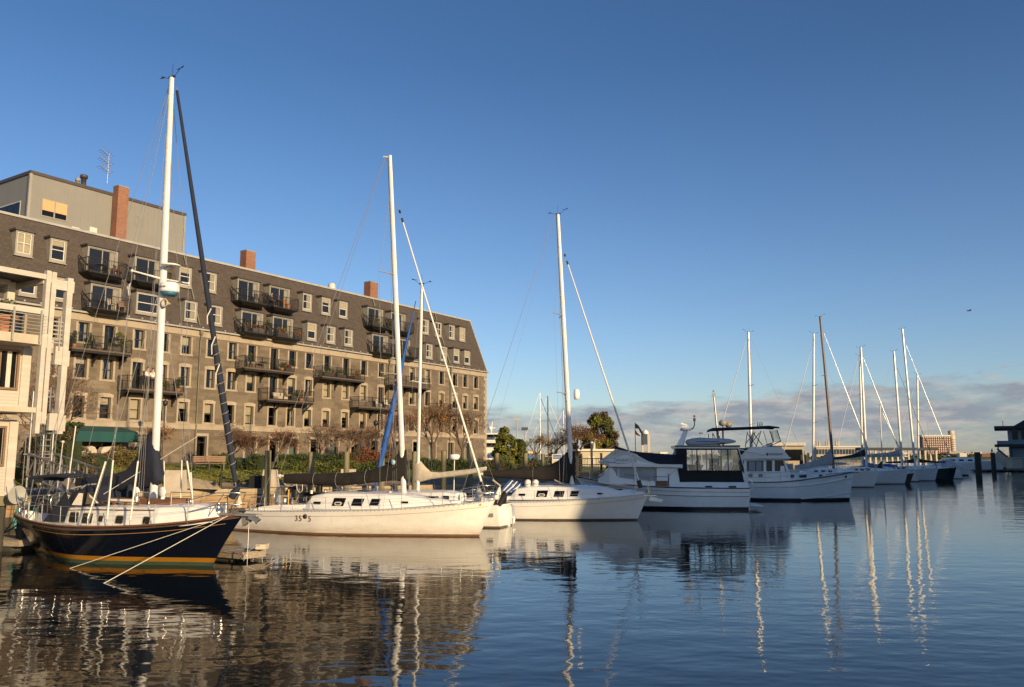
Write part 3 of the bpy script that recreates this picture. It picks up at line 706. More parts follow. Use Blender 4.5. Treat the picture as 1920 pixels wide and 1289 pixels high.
an = empty('roof_antenna', 'thin television antenna on the tall brick chimney', 'antenna', FU.w(-8.2,4,25.9), FU.rot)
MB().tube([(0,0,0),(.0,0,2.6)],.02,5).build('mast', M['wire'], an)
b = MB()
for z in (1.1,1.8,2.5):
    b.bar((-.8,-.1,z+.25),(.3,.1,z-.15),.05)
    for q in range(5): b.bar((-.7+q*.22,-.55,z+.22-q*.08),(-.7+q*.22,.55,z+.22-q*.08),.022)
b.build('elements', M['wire'], an)
tag(b and MB().box(-.3,.3,-.2,.2,0,.5).build('roof_unit', M['whitep'], None, FU.w(-11.0,3.4,20.85), FU.rot), 'small white box unit at the roof edge below the grey block', 'roof unit')

# ================================================================ CREAM WATERFRONT HOUSE (left edge)
FC = Frame((-16.48,29.0), (.54335,.8395))
ho = empty('cream_waterfront_house', 'cream clapboard waterfront house with projecting post and beam frames', 'house', FC.O, FC.rot)
B_ = lambda n, m, *bx: [MB().box(*q).build(n, M[m], ho) for q in bx]
b = MB(); b.box(-14,.22,1.25,9,4.75,7.15); b.box(-14,-.06,1.25,9,1.85,4.5); b.build('wall', M['siding'], ho)
b = MB(); b.box(-.08,.25,1.19,1.3,4.9,7.1); b.box(-.32,-.03,1.19,1.3,1.85,4.45); b.box(-14,.25,1.16,1.3,4.9,5.0); b.box(-14,-.03,1.16,1.3,1.85,2.0); b.build('corner_boards', M['creamwood'], ho)
def housewin(x0,x1,z0,z1,mull):
    b = MB(); f = .07; y0,y1 = 1.14,1.24
    b.box(x0-f,x0,y0,y1,z0-f,z1+f); b.box(x1,x1+f,y0,y1,z0-f,z1+f); b.box(x0,x1,y0,y1,z1,z1+f); b.box(x0,x1,y0,y1,z0-f,z0)
    for m_ in mull: b.box(m_-.04,m_+.04,y0,y1,z0,z1)
    o = b.build('window', M['brownframe'], ho); e = [x0]+list(mull)+[x1]
    for a, c in zip(e, e[1:]): MB().box(a+.04,c-.04,1.19,1.22,z0,z1).build('pane', M['tint'], o)
    MB().box(x0+.1,x0+.2,1.18,1.188,z0,z1).box(x1-.35,x1-.2,1.18,1.188,z0,z1).build('curtain', M['curtain'], o)
housewin(-3.3,-.25,5.62,6.9,(-2.3,-1.7,-.85)); housewin(-2.0,-.5,2.95,4.2,(-1.25,))
# decks: floor slabs with fascia boards
b = MB(); b.box(-14,0,0,1.2,7.1,7.42); b.build('upper_deck', M['greydeckp'], ho)
b = MB(); b.box(-14,0,0,1.2,4.72,4.9); b.build('lower_deck', M['greydeckp'], ho)
b = MB(); b.box(-14,0,-.02,.12,9.44,9.62); b.box(-.12,0,.12,3.2,9.3,9.6); b.build('roof_beam', M['creamwood'], ho)
b = MB(); b.box(-14,-.1,.12,6,9.5,9.6); b.build('roof_soffit', M['darktrim'], ho)
b = MB()
for i in range(18): b.box(-13.5,-.6,1.4+i*.24,1.46+i*.24,9.30,9.48)
tag(b.build('pergola_slats', M['creamwood'], ho), kind='stuff')
b = MB(); b.box(-14,0,-.03,.09,8.17,8.37); b.build('rail_beam', M['creamwood'], ho)
for x in (-1.12,-.2,.0-3,-5): MB().box(x,x+.05,-.1,-.03,7.15,8.3).build('rail_post', M['dish'], ho)
for i in range(6): MB().tube([(-14,-.06,7.5+i*.12),(0.0,-.06,7.5+i*.12)],.013,6).build('rail_bar', M['dish'], ho)
MB().box(-.62,-.36,1.5,1.75,7.4,9.45).build('deck_column', M['creamwood'], ho)
MB().box(-3.4,-3.1,1.5,1.75,7.4,9.45).build('deck_column', M['creamwood'], ho)
b = MB(); b.box(-14,-1.2,3.6,3.8,7.4,8.6); b.build('inner_wall', M['creamwood'], ho)
# outer timber frame
MB().box(-.09,.06,-.06,.14,4.0,9.76).build('frame_post', M['creamwood'], ho); MB().box(.10,.26,-.06,.14,4.35,9.74).build('frame_post', M['creamwood'], ho)
MB().box(.66,.86,-.08,.16,4.0,9.62).build('frame_post', M['creamwood'], ho)
b = MB(); b.box(.06,.10,-.03,.11,9.35,9.72); b.box(.26,.66,-.04,.12,9.14,9.5); b.box(.86,.93,-.04,.12,9.1,9.52); b.build('frame_beam', M['creamwood'], ho)
b = MB(); b.box(.06,.10,-.03,.11,7.0,7.5); b.box(.26,.34,-.03,.11,7.0,7.3); b.box(.42,.66,-.04,.12,6.45,7.1); b.box(.86,.94,-.04,.12,6.42,6.98); b.build('frame_beam', M['creamwood'], ho)
b = MB(); b.box(.06,.10,-.03,.11,4.35,4.75); b.box(.38,.66,-.04,.12,4.12,4.72); b.box(.86,.96,-.04,.12,4.1,4.66); b.build('frame_beam', M['creamwood'], ho)
b = MB()
for i in range(6): b.box(.28,.62,-.05,-.02,7.2+i*.15,7.25+i*.15)
b.box(.5,.55,-.07,-.02,6.95,8.2); b.build('louvre_screen', M['dish'], ho)
b = MB(); b.box(-14,.3,.6,9,1.55,1.85); b.build('floor_platform', M['pile'], ho)
b = MB()
for x in (-9,-5,-2.6,-.55,.2):
    for y in (.9,4.5): b.tube([(x,y,-.6),(x,y,1.55)],.17,8)
b.build('foundation_piles', M['piledark'], ho)
b = MB(); b.box(-14,.2,4.5,4.7,-.4,1.5); b.build('bulkhead', M['seawall'], ho)
def pot(label, loc, r, h, plant, group=None):
    o = empty('potted_plant', label, 'potted plant', loc, 0, group)
    MB().lathe([(r*.7,0),(r*.95,h*.8),(r*1.1,h*.8),(r*1.1,h),(r*.9,h),(.01,h*.95)],0,0,14).build('pot', M['terra'], o)
    if plant:
        kind, hh, rr = plant; n = 500 if kind == 'cone' else 400; u = rng.uniform(0,1,n); t = rng.uniform(0,2*PI,n)
        if kind == 'cone': R = rr*(1-u)*np.sqrt(rng.uniform(.2,1,n)); P = np.stack([R*np.cos(t),R*np.sin(t),h+u*hh],1)
        else:
            d = rng.normal(size=(n,3)); d /= np.linalg.norm(d,axis=1)[:,None]; P = d*rng.uniform(.5,1,(n,1))*rr; P[:,2] += h+rr*.9
        obj('foliage', leafmesh('foliage', P, .045, [M['lf_gr'],M['lf_dg']]), o)
    return o
pot('wide terracotta pot with round dark bush on the cream house deck', FC.w(-.95,.75,7.42), .36, .62, ('ball',.5,.34))
pot('terracotta pot at the left frame edge on the cream house deck', FC.w(-1.75,.7,7.42), .3, .5, None)
pot('terracotta pot holding a pointed conifer on the cream house deck', FC.w(-1.25,1.9,7.42), .3, .7, ('cone',1.5,.28))
sd = empty('satellite_dish', 'round grey satellite dish mounted low on the cream house', 'satellite dish', FC.w(FC.p(23,928,.2)[0],.2,FC.p(23,928,.2)[1]+.05), FC.rot)
b = MB(); b.lathe([(.02,.06),(.18,.045),(.30,.0),(.315,.0),(.18,.07),(.02,.09)],n=20,axis='y',c=(0,-.35,-.05)); b.build('reflector', M['dish'], sd)
MB().tube([(0,-.3,-.05),(.1,.05,-.3)],.02,6).build('bracket', M['steel'], sd); MB().tube([(.0,-.35,-.1),(.25,-.75,-.35)],.014,6).build('feed_arm', M['steel'], sd)
# ================================================================ PLANTING
def ground(x, y):
    best = 1.6
    for i in range(1, len(front)-2):
        a = Vector(front[i]); b = Vector(front[i+1]); c = Vector(back[i]); d = Vector(back[i+1])
        for k in (.1,.3,.5,.7,.9):
            A = a.lerp(b,k); B = c.lerp(d,k); e = B-A; t = (Vector((x,y))-A).dot(e)/e.length_squared
            q = A+e*t
            if 0 <= t <= 1.3 and (q-Vector((x,y))).length < 3.0:
                for (t0,z0),(t1,z1) in zip(rows, rows[1:]):
                    if t0 <= t <= t1: return z0+(z1-z0)*(t-t0)/(t1-t0)
    return best
def tree(label, px, py_top, wpx, Y, leaves, nleaf, seed, lean=0, bark='bark', depth=6, base=None, lsize=.062, cat='tree', trunk_r=None, forks=3, group=None, bushy=.25):
    top = atY(px, py_top, Y); x = top.x; z0 = ground(x, Y) if base is None else base; Ht = top.z - z0; R = wpx/2*Y/FPX
    rnd = random.Random(seed); o = empty('tree', label, cat, (x, Y, z0), 0, None)
    tr = MB(); tw = MB(); tips = []; r0 = trunk_r or Ht*.030
    def grow(p, d, L, r, lv):
        q = p + d*L; mid = p.lerp(q,.5)+Vector((rnd.gauss(0,.06),rnd.gauss(0,.06),rnd.gauss(0,.03)))*L
        r1 = r*.68; (tr if lv < 2 else tw).tube([p,mid,q],[r,(r+r1)/2,max(r1,.011)],6 if lv < 2 else (4 if lv < 4 else 3),cap=False)
        if lv >= depth-2: tips.append((q,lv)); tips.append((mid,lv))
        if lv >= depth: return
        n = (forks if lv < 4 else 2) if lv < depth-1 else 3
        if lv == 0: n = forks+1
        for i in range(n):
            ax = Vector((rnd.gauss(0,1),rnd.gauss(0,1),rnd.gauss(0,.5))).normalized()
            spread = rnd.uniform(.35,.85) if lv > 0 else rnd.uniform(.4,.9)
            nd_ = (d + ax*spread).normalized(); nd_.z += .10 if lv < 3 else -.02
            wq = q + nd_*L*.7
            if math.hypot(wq.x,wq.y) > R: nd_.x -= wq.x/R*.5; nd_.y -= wq.y/R*.5
            nd_.normalize(); grow(q if i else q, nd_, L*rnd.uniform(.62,.86), r1*rnd.uniform(.65,.9), lv+1)
    grow(Vector((0,0,-.1)), Vector((lean,0,1)).normalized(), Ht*.17, r0, 0)
    # fit the grown skeleton into the crown seen in the photo
    zmax = max(v[2] for v in tw.v); xm = max(abs(v[0]) for v in tw.v)
    kz = Ht/zmax; kx = R/max(xm,.1)
    for mb_ in (tr, tw): mb_.v = [(v[0]*kx, v[1]*kx, v[2]*kz) for v in mb_.v]
    T = np.array([(p.x*kx,p.y*kx,p.z*kz) for p,l in tips])
    tr.build('trunk', M[bark], o)
    tag(tw.build('branches', M['twig' if bark == 'bark' else bark], o), kind='stuff')
    if nleaf:
        P = T[rng.integers(0,len(T),nleaf)] + rng.normal(size=(nleaf,3))*bushy*np.array([1,1,.8])
        P = P[P[:,2] > .2]
        obj('crown', leafmesh('crown', P, lsize, [M[l] for l in leaves]), o)['kind'] = 'stuff'
    return o
tree('dark bare tree with tangled limbs in front of the teal awning', 108, 672, 230, 47, ['lf_br','lf_dg'], 260, 3, bark='bark', depth=8, base=1.6, trunk_r=.17)
tree('small tree with rust red leaves left of the iron lamp post', 306, 800, 84, 62, ['lf_red','lf_or','lf_br'], 800, 5, depth=6)
tree('leaning bare crab apple behind the granite bench', 432, 793, 100, 64, ['lf_red','lf_br'], 400, 8, lean=.25, bark='bark2', depth=8)
tree('rusty crab apple between the first two wooden pilings', 520, 797, 92, 66, ['lf_red','lf_red','lf_br'], 700, 9, depth=8)
tree('spreading bare tree over the green hedge', 604, 792, 130, 69, ['lf_br','lf_red'], 350, 10, bark='bark2', depth=8)
tree('red brown crab apple near the blue furled sail', 690, 795, 90, 71, ['lf_red','lf_br'], 600, 12, depth=8)
tree('reddish tree behind the two white masts', 745, 765, 90, 74, ['lf_red','lf_red','lf_or'], 1300, 13, depth=8)
tree('tall tree with last amber leaves right of the masts', 812, 733, 120, 80, ['lf_or','lf_br','lf_or'], 900, 14, depth=8, lsize=.075, forks=3)
tree('low reddish bush tree right of the leaning crab apple', 474, 812, 84, 63, ['lf_red','lf_br'], 600, 21, depth=8)
tree('brown twiggy tree between the bare tree and the blue sail', 650, 800, 90, 68, ['lf_br','lf_red'], 500, 22, depth=8, bark='bark2')
tree('dense brown twiggy tree at the granite building corner', 868, 764, 105, 82, ['lf_br','lf_red','lf_br'], 900, 15, depth=8)
tree('thin sparse tree with a few amber leaves beside the evergreen', 1006, 812, 56, 92, ['lf_or','lf_yg'], 900, 16, depth=5, base=2.4)
tree('small amber tree behind the marina sign', 1040, 815, 70, 95, ['lf_or','lf_yg','lf_br'], 1800, 17, depth=5, base=2.4, bushy=.3)
tree('brown leafed tree beside the third mast', 1085, 793, 90, 92, ['lf_br','lf_br','lf_br','lf_or'], 3800, 18, depth=6, base=2.4, bushy=.35)
def clump_tree(label, px, ytop, ybot, wpx, Y, leaves, n, shape='oval', seed=1, size=.14, name='tree', cat='tree'):
    top = atY(px,ytop,Y); bot = atY(px,ybot,Y); Ht = top.z-bot.z; R = wpx/2*Y/FPX
    o = empty(name, label, cat, (top.x,Y,bot.z)); r = np.random.default_rng(seed)
    nc = 46; cz = r.uniform(.04,.97,nc)
    prof = (lambda t: np.clip(1.05-t,0,1)**.55*.95) if shape == 'cone' else (lambda t: np.sin(np.clip(t*.86+.14,0,1)*PI)**.5)
    cr = R*prof(cz)*np.sqrt(r.uniform(.1,1,nc)); ct = r.uniform(0,2*PI,nc)
    Cn = np.stack([cr*np.cos(ct),cr*np.sin(ct),cz*Ht],1); ci = r.integers(0,nc,n)
    d = r.normal(size=(n,3)); d /= np.linalg.norm(d,axis=1)[:,None]
    P = Cn[ci]+d*(r.uniform(.35,1,(n,1)))*R*.30*np.array([1,1,.9])
    idx = (ci*7+ (r.uniform(0,1,n) > .75)) % len(leaves)
    MB().tube([(0,0,-.3),(0,0,Ht*.5),(R*.1,0,Ht*.9)],[.16,.11,.03],7).build('trunk', M['bark'], o)
    b = MB()
    for i in range(nc): b.tube([(0,0,Ht*.12+cz[i]*Ht*.6),tuple(Cn[i])],[.035,.01],3,cap=False)
    b.build('branches', M['bark'], o)['kind'] = 'stuff'
    obj('crown', leafmesh('crown', P, size, [M[l] for l in leaves], idx), o)['kind'] = 'stuff'
clump_tree('tall yellow green evergreen right of the granite building corner', 948, 803, 874, 52, 86, ['lf_lime','lf_yg','lf_yg','lf_gr'], 16000, 'cone', 3, .10)
clump_tree('lower dark green conifer leaning on the tall evergreen', 975, 826, 874, 38, 88, ['lf_gr','lf_yg','lf_dg'], 9000, 'cone', 4, .10)
clump_tree('yellow green broad tree above the beige harbour shed', 1127, 777, 862, 62, 99, ['lf_yg','lf_lime','lf_gr','lf_br'], 20000, 'oval', 5, .115)
clump_tree('dark leafy tree filling the gap behind the harbour shed', 1100, 808, 870, 60, 101, ['lf_br','lf_dg','lf_gr'], 6000, 'oval', 6)
def hedge(label, x0, x1, ytop, ybot, Y, leaves, n, depth=1.3, seed=1, wob=.12, size=.07, name='hedge', cat='hedge'):
    a = atY(x0,ytop,Y); b = atY(x1,ytop,Y); zb = atY((x0+x1)/2,ybot,Y).z; W = b.x-a.x; Hh = a.z-zb
    o = empty(name, label, cat, ((a.x+b.x)/2,Y,zb)); r = np.random.default_rng(seed)
    g = MB(); k = 10; sil = [Hh*(.80+.10*math.sin(i*2.1+seed)) for i in range(k+1)]
    vs = []; 
    for i in range(k+1):
        x = -W/2+W*i/k
        vs += [(x,.12,0),(x,.12,sil[i]),(x,depth-.1,sil[i]),(x,depth-.1,0)]
    fs = [(4*i+j,4*(i+1)+j,4*(i+1)+j+1,4*i+j+1) for i in range(k) for j in range(3)]+[(0,1,2,3),(4*k+3,4*k+2,4*k+1,4*k)]
    g.add(vs, fs); g.build('inner_twigs', M['lf_dg'], o)
    x = r.uniform(-W/2,W/2,n); top = Hh*(.86+wob*np.sin(x*2.6/max(.6,Hh)+seed)+wob*.6*np.sin(x*6.3+seed*2))
    ff = r.uniform(0,1,n) < .62
    y = np.where(ff, r.normal(.05,.09,n), r.uniform(0,depth,n)); z = np.where(ff, r.uniform(0,1,n)*top, top+r.normal(0,.05,n))
    P = np.stack([x,y,z],1); P += r.normal(size=P.shape)*.04
    idx = ((np.floor(x*1.1+np.sin(z*3+seed)*.8).astype(int)) + (r.uniform(0,1,n) > .6)) % len(leaves)
    obj('leaves', leafmesh('leaves', P, size, [M[l] for l in leaves], idx), o)['kind'] = 'stuff'
hedge('yellowing shrub border below the teal awning', 160, 285, 846, 880, 54, ['lf_yg','lf_br','lf_br'], 6500, 1.6, 2, .22, name='shrub_border', cat='shrubs')
hedge('dark shrubs by the aluminium gangway', 128, 190, 850, 905, 46, ['lf_dg','lf_br'], 3500, 1.5, 3, .2, name='shrub_border', cat='shrubs')
hedge('tall dark shrub mass standing in for dense shade in the gap right of the cream house', 44, 128, 812, 912, 44, ['lf_dg','lf_dg','lf_br'], 9000, 1.6, 13, .2, name='shrub_border', cat='shrubs')  # dark leaves: shrubs, and a stand-in for the dense shade of this gap
hedge('bright green clipped shrub behind the bench', 394, 425, 853, 872, 62, ['lf_gr','lf_yg'], 2000, 1.3, 4, .15, name='shrub', cat='shrub')
hedge('rounded green bush left of the first piling', 414, 486, 854, 893, 57, ['lf_gr','lf_dg','lf_gr'], 5200, 1.8, 5, .2, name='shrub', cat='shrub')
hedge('upper tier of the long clipped green hedge', 522, 640, 853, 868, 63, ['lf_gr','lf_dg'], 6000, 1.4, 6)
hedge('lower tier of the long clipped green hedge', 520, 745, 866, 895, 58, ['lf_gr','lf_yg','lf_gr'], 14000, 1.6, 7)
hedge('rust brown shrub mound behind the green hedge', 636, 736, 846, 872, 64, ['lf_red','lf_br','lf_br'], 6500, 1.8, 8, .25, name='shrub', cat='shrub')
hedge('low dark green hedge between mast and radar pole', 735, 880, 862, 886, 66, ['lf_gr','lf_dg'], 8500, 1.5, 9)
hedge('shaded hedge at the wharf end below the evergreens', 880, 1032, 866, 896, 70, ['lf_dg','lf_gr','lf_br'], 8500, 1.6, 10, .2)
hedge('dark hedge in the shade beside the harbour gate', 1030, 1092, 850, 893, 78, ['lf_dg','lf_br','lf_dg'], 5200, 1.6, 11, .2)

# grass blades on the lawn facing the water
n = 60000; tt = rng.uniform(.105,.52,n); ss = rng.uniform(1.0,3.35,n); P = np.zeros((n,3))
F_ = np.array(front,float); B_k = np.array(back,float); ii = np.floor(ss).astype(int); kk = (ss-ii)[:,None]
pa = F_[ii]*(1-kk)+F_[ii+1]*kk; pb = B_k[ii]*(1-kk)+B_k[ii+1]*kk; P[:,:2] = pa+(pb-pa)*tt[:,None]
P[:,2] = np.interp(tt,[r[0] for r in rows],[r[1] for r in rows])+.07
me_ = leafmesh('grass', P, .085, [M['lf_gr'],M['lf_yg'],M['lf_yg']], ((np.sin(P[:,0]*1.3)+np.sin(P[:,1]*.9)+rng.normal(0,.9,n)) > 0).astype(int)+(rng.uniform(0,1,n) > .6))
tag(obj('grass', me_), 'short sunlit grass of the lawn behind the promenade', 'grass', kind='stuff')
# ================================================================ PROMENADE FURNITURE
def at_ground(px, py, Y): return atY(px,py,Y)
def block(label, x0, x1, ytop, ybot, Y, taper=.16):
    a = atY(x0,ybot,Y); b = atY(x1,ybot,Y); zt_ = atY(x0,ytop,Y).z; W = b.x-a.x; h = zt_-a.z; o = MB(); q = W/2; t = W*taper/2
    o.add([(-q,0,0),(q,0,0),(q,.9,0),(-q,.9,0),(-q+t,.08,h),(q-t,.06,h*.985),(q-t,.8,h),(-q+t,.8,h)], [(0,3,2,1),(4,5,6,7),(0,1,5,4),(1,2,6,5),(2,3,7,6),(3,0,4,7)])
    tag(o.build('granite_block', M['granite'], None, ((a.x+b.x)/2, Y, a.z)), label, 'stone block')
block('big pale granite block behind the navy boat mast', 304, 338, 882, 924, 40.5)
block('pale granite block partly hidden by the first piling', 486, 517, 881, 921, 47.5, .35)
block('pale granite block above the dark boom cover', 636, 664, 880, 915, 50)
block('pale granite block left of the blue cradle sail foot', 100, 122, 880, 925, 38)
def piling(label, px, ytop, wpx, dist=1.1, m='pile', Y=None, group=None, zb=-.6):
    if Y is None: q, e = wall_pt(px); Y = q.y-dist
    t = atY(px,ytop,Y); r = wpx/2*Y/FPX
    b = MB(); b.tube([(0,0,zb),(0.02,0,t.z*.5),(0,0,t.z)],[r*1.05,r,r*.96],9)
    return tag(b.build('piling', M[m], None, (t.x,Y,0)), label, 'piling', group)
G1 = 'wooden pilings along the seawall'
for i, (px_, yt, wp) in enumerate(((503,845,12),(584,848,12),(650,848,11),(716,848,11),(777,847,10),(832,846,10),(881,845,10),(931,850,9),(985,850,9),(1018,851,9))):
    piling('square weathered wooden piling, ' + ['tallest one at the bow of the navy boat','second from the left above the dark boom cover','with a dark split shadow left of the blue sail','just left of the dark sail cover peak','between the two white masts','left of the radar pole','crossed by the white forestay','at the left end of the shaded hedge','below the lower dark conifer','left of the marina sign'][i], px_, yt, wp, group=G1)
def lamp(label, px, ytop, ybot, Y, globe=True):
    a = atY(px,ybot,Y); t = atY(px,ytop,Y); h = t.z-a.z; o = empty('street_lamp', label, 'street lamp', a)
    MB().tube([(0,0,-.3),(0,0,.5),(0,0,h-.35)],[.08,.05,.035],8).build('pole', M['iron'], o)
    MB().lathe([(.05,h-.4),(.16,h-.3),(.2,h-.05),(.03,h+.08),(.01,h+.15)],n=10).build('lamp_head', M['iron'], o)
lamp('black iron lamp post right of the navy boat mast', 304, 752, 862, 62); lamp('black lamp post over the spreading bare tree', 703, 790, 868, 66)
def bench(label, px, py, Y, rz):
    a = atY(px,py,Y); o = empty('bench', label, 'bench', a, rz)
    for y, z in ((0,.43),(.12,.43),(.24,.43)): MB().box(-1.05,1.05,y-.05,y+.05,z,z+.035).build('seat_slat', M['teak'], o)
    for z in (.55,.68,.81): MB().box(-1.05,1.05,.36,.39,z,z+.1).build('back_slat', M['teak'], o)
    for x in (-.9,0,.9): MB().box(x-.04,x+.04,-.03,.36,0,.43).box(x-.04,x+.04,.39,.44,0,.9).build('leg', M['darktrim'], o)
bench('brown slatted park bench on the lawn before the ground floor door', 392, 882, 55, .45)
def iron_post(label, px, ytop, ybot, Y, group):
    a = atY(px,ybot,Y); t = atY(px,ytop,Y); h = t.z-a.z; o = MB(); o.tube([(0,0,-.1),(0,0,h*.9)],.075,8); o.ball((0,0,h*.93),.1,8); o.box(-.12,.12,-.12,.12,-.05,.05)
    tag(o.build('iron_post', M['iron'], None, a), label, 'bollard', group); return a + Vector((0,0,h*.75))
pA = iron_post('black iron chain post nearest the furled navy headsail', 413, 889, 919, 46.3, 'chain posts on the promenade')
pB = iron_post('squat black iron chain post beside the granite block', 478, 899, 916, 48.0, 'chain posts on the promenade')
pC = iron_post('small black chain post by the leaning timbers', 402, 904, 919, 44.9, 'chain posts on the promenade')
pD = iron_post('black iron chain post beside the big granite block', 307, 886, 921, 41.2, 'chain posts on the promenade')
def chain(label, a, b, sag=.25, link=.13):
    n = max(6,int((b-a).length/link)); mb = MB()
    for i in range(n):
        t = (i+.5)/n; p = a.lerp(b,t); p.z -= sag*4*t*(1-t); d = (b-a).normalized(); s = Vector((0,0,1)) if i % 2 else d.cross(Vector((0,0,1)))
        ring = [p + d*math.cos(q*PI/4)*link*.72 + s*math.sin(q*PI/4)*link*.38 for q in range(9)]
        mb.tube(ring,.018,4,cap=False)
    tag(mb.build('iron_chain', M['iron'], None), label, 'chain')
chain('heavy iron chain hanging from the post to the dark box', pA, pB); chain('heavy iron chain sagging over the pile of timbers', pC, pA); 
chain('iron chain running along the lawn edge behind the bench', atY(337,893,50), atY(420,893,52), .3); chain('iron chain between lawn edge and granite block', atY(420,893,52), atY(487,886,52), .3)
tp = empty('timber_stack', 'stack of grey timbers leaning on the promenade wall', 'timber stack', atY(372,917,44.5), .2)
for i in range(6): MB().bar((-1.3+i*.12,.25*i,.10+i*.085),(1.15-i*.1,.18*i-.1,.0+i*.06),.16,.09).build('timber', M['deckwood'], tp)
bx = atY(478,914,47); tag(MB().box(-.35,.35,0,.5,0,.62).build('dark_box', M['blackcloth'], None, bx), 'dark box at the chain end beside the granite block', 'box')
for i, (px_, py_) in enumerate(((604,930),(635,928),(690,928),(743,926),(560,932))):
    q, e = wall_pt(px_); b = MB(); b.tube([(0,0,-.35),(0,0,.35)],.15,10)
    tag(b.build('tyre_fender', M['rubber'], None, (q.x, q.y-.5, atY(px_,py_,q.y-.5).z+.25)), 'dark rubber fender hung on the seawall, ' + ['left of the folded frame','under the middle of the boom cover','just right of the boom cover middle','nearest the mast','furthest left under the boom cover'][i], 'fender', 'fenders on the seawall')

# ================================================================ WHARF SHED, SIGN, GATE
FS = Frame(atY(1088,880,92)[:2], (1,.12)); sh = empty('harbour_shed', 'low beige harbour shed with flat roof below the yellow green tree', 'shed', FS.O, FS.rot)
x1 = FS.p(1172,880)[0]; zt_ = FS.p(1100,846)[1]; b = MB(); b.box(0,x1,0,6,1.2,zt_); b.build('wall', M['shedw'], sh)
MB().box(-.3,x1+.3,-.3,6.3,zt_,zt_+.22).build('roof', M['whitep'], sh); MB().box(.9,1.6,-.05,0,zt_-1.5,zt_-.6).build('window', M['whitep'], sh)
MB().lathe([(.16,zt_+.2),(.16,zt_+1.2),(.28,zt_+1.2),(.28,zt_+1.4),(.01,zt_+1.4)],2.0,2.0,10).build('vent_pipe', M['whitep'], sh)
gt = empty('harbour_gate', 'tall dark gate posts and bars in the shade left of the shed', 'gate', atY(1110,893,70))
for i, dx in enumerate((-1.2,0,.8,1.3)): MB().box(dx-.09,dx+.09,0,.18,-.4,[1.6,2.6,1.9,1.5][i]).build('post', M['rubber'], gt)
b = MB()
for z in (.3,.9,1.4): b.box(-1.2,1.3,.05,.12,z,z+.07)
for i in range(16): b.box(-1.1+i*.15,-1.07+i*.15,.06,.1,-.2,1.5)
b.build('bars', M['rubber'], gt); MB().ball((0,.09,2.75),.16,10).build('lamp_globe', M['wire'], gt)
sg = empty('marina_sign', 'white marina notice board with blue heading and red lettering', 'sign', atY(1044,897,62))
w_ = 14*62/FPX; hs = atY(1044,852,62).z-atY(1044,897,62).z
MB().box(-w_/2-.06,w_/2+.08,-.04,.04,.35,hs).build('board', M['whitep'], sg); MB().box(-w_/2,-w_/2+.07,.04,.12,-.4,hs).box(w_/2-.07,w_/2,.04,.12,-.4,hs).build('post', M['pile'], sg)
MB().box(-w_/2+.02,w_/2+.04,-.052,-.041,hs-.34,hs-.06).build('heading_band', M['bluep'], sg)
text('heading', 'Lewis', .22, M['whitep'], sg, (0.0,-.06,hs-.26), (PI/2,0,0), align='CENTER'); text('lettering', 'SLIPS', .18, M['orange'], sg, (0,-.045,hs-.60), (PI/2,0,0), align='CENTER')
text('lettering', 'DOCK', .15, M['darktrim'], sg, (0,-.045,hs-.85), (PI/2,0,0), align='CENTER')
# ================================================================ BALCONY THINGS
def bplant(label, u, y, z, r, kind, group=None, mats=('lf_gr','lf_dg'), box=False):
    o = empty('potted_plant', label, 'potted plant', FU.w(u,y,z), FU.rot, group)
    if box: MB().box(-box/2,box/2,-.18,.18,0,.38).build('planter_box', M['darktrim'], o); h = .38
    else: MB().lathe([(.13,0),(.19,.3),(.15,.3),(.01,.28)],n=10).build('pot', M['darktrim' if len(label) % 3 else 'terra'], o); h = .3
    n = 260; d = rng.normal(size=(n,3)); d /= np.linalg.norm(d,axis=1)[:,None]; P = d*rng.uniform(.3,1,(n,1))*r
    if kind == 'tall': P[:,2] = rng.uniform(0,1,n)*r*3.6; P[:,:2] *= .6
    elif kind == 'double': P = np.where((np.arange(n) % 2)[:,None], P*.8+np.array([0,0,r*2.3]), P)
    if kind != 'tall': P[:,2] += r*.8
    if box: P[:,0] = rng.uniform(-box/2,box/2,n)
    P[:,2] += h; obj('foliage', leafmesh('foliage', P, .07, [M[m] for m in mats]), o)
bplant('tall green shrub at the left end of the balcony above the teal awning', -12.8,-1.0,11.15,.27,'tall'); bplant('tall green shrub by the window on the balcony above the teal awning', -11.6,-.9,11.15,.27,'tall')
bplant('double ball topiary on the balcony above the teal awning', -9.2,-.9,11.15,.36,'double',mats=('lf_gr','lf_yg')); bplant('leafy green bush at the right end of the balcony above the awning', -8.75,-.8,11.15,.32,'tall',mats=('lf_gr','lf_yg'))
bplant('low planter box with green plants on the balcony above the awning', -9.9,-1.15,11.15,.16,'ball',box=1.0)
bplant('yellow green planter box behind the navy boat mast on the stone balcony', -5.3,-1.1,8.45,.2,'ball',mats=('lf_yg','lf_gr'),box=1.0); bplant('potted shrub on the right end of the balcony with two people', -3.9,-1.0,8.45,.26,'tall')
bplant('white flowered climbing shrub on the balcony left of the hedge', 3.4,-.9,11.1,.3,'tall',mats=('lf_gr','lf_dg')); bplant('pale green grass tuft on the balcony left of the hedge', 6.9,-1.1,11.1,.3,'ball',mats=('lf_yg','lf_gr'))
bplant('rusty low plants at the right end of the long upper stone balcony', 7.7,-1.0,11.1,.22,'ball',mats=('lf_red','lf_br'),box=.8)
bplant('evergreen planter at the left on the middle upper stone balcony', 12.9,-1.05,11.05,.36,'ball',box=1.4); bplant('spiky evergreen planter on the middle upper stone balcony', 14.6,-1.05,11.05,.36,'ball',box=1.2,mats=('lf_gr','lf_gr'))
bplant('orange flowered box at the right of the middle upper stone balcony', 16.9,-1.05,11.05,.24,'ball',box=1.0,mats=('lf_or','lf_gr'))
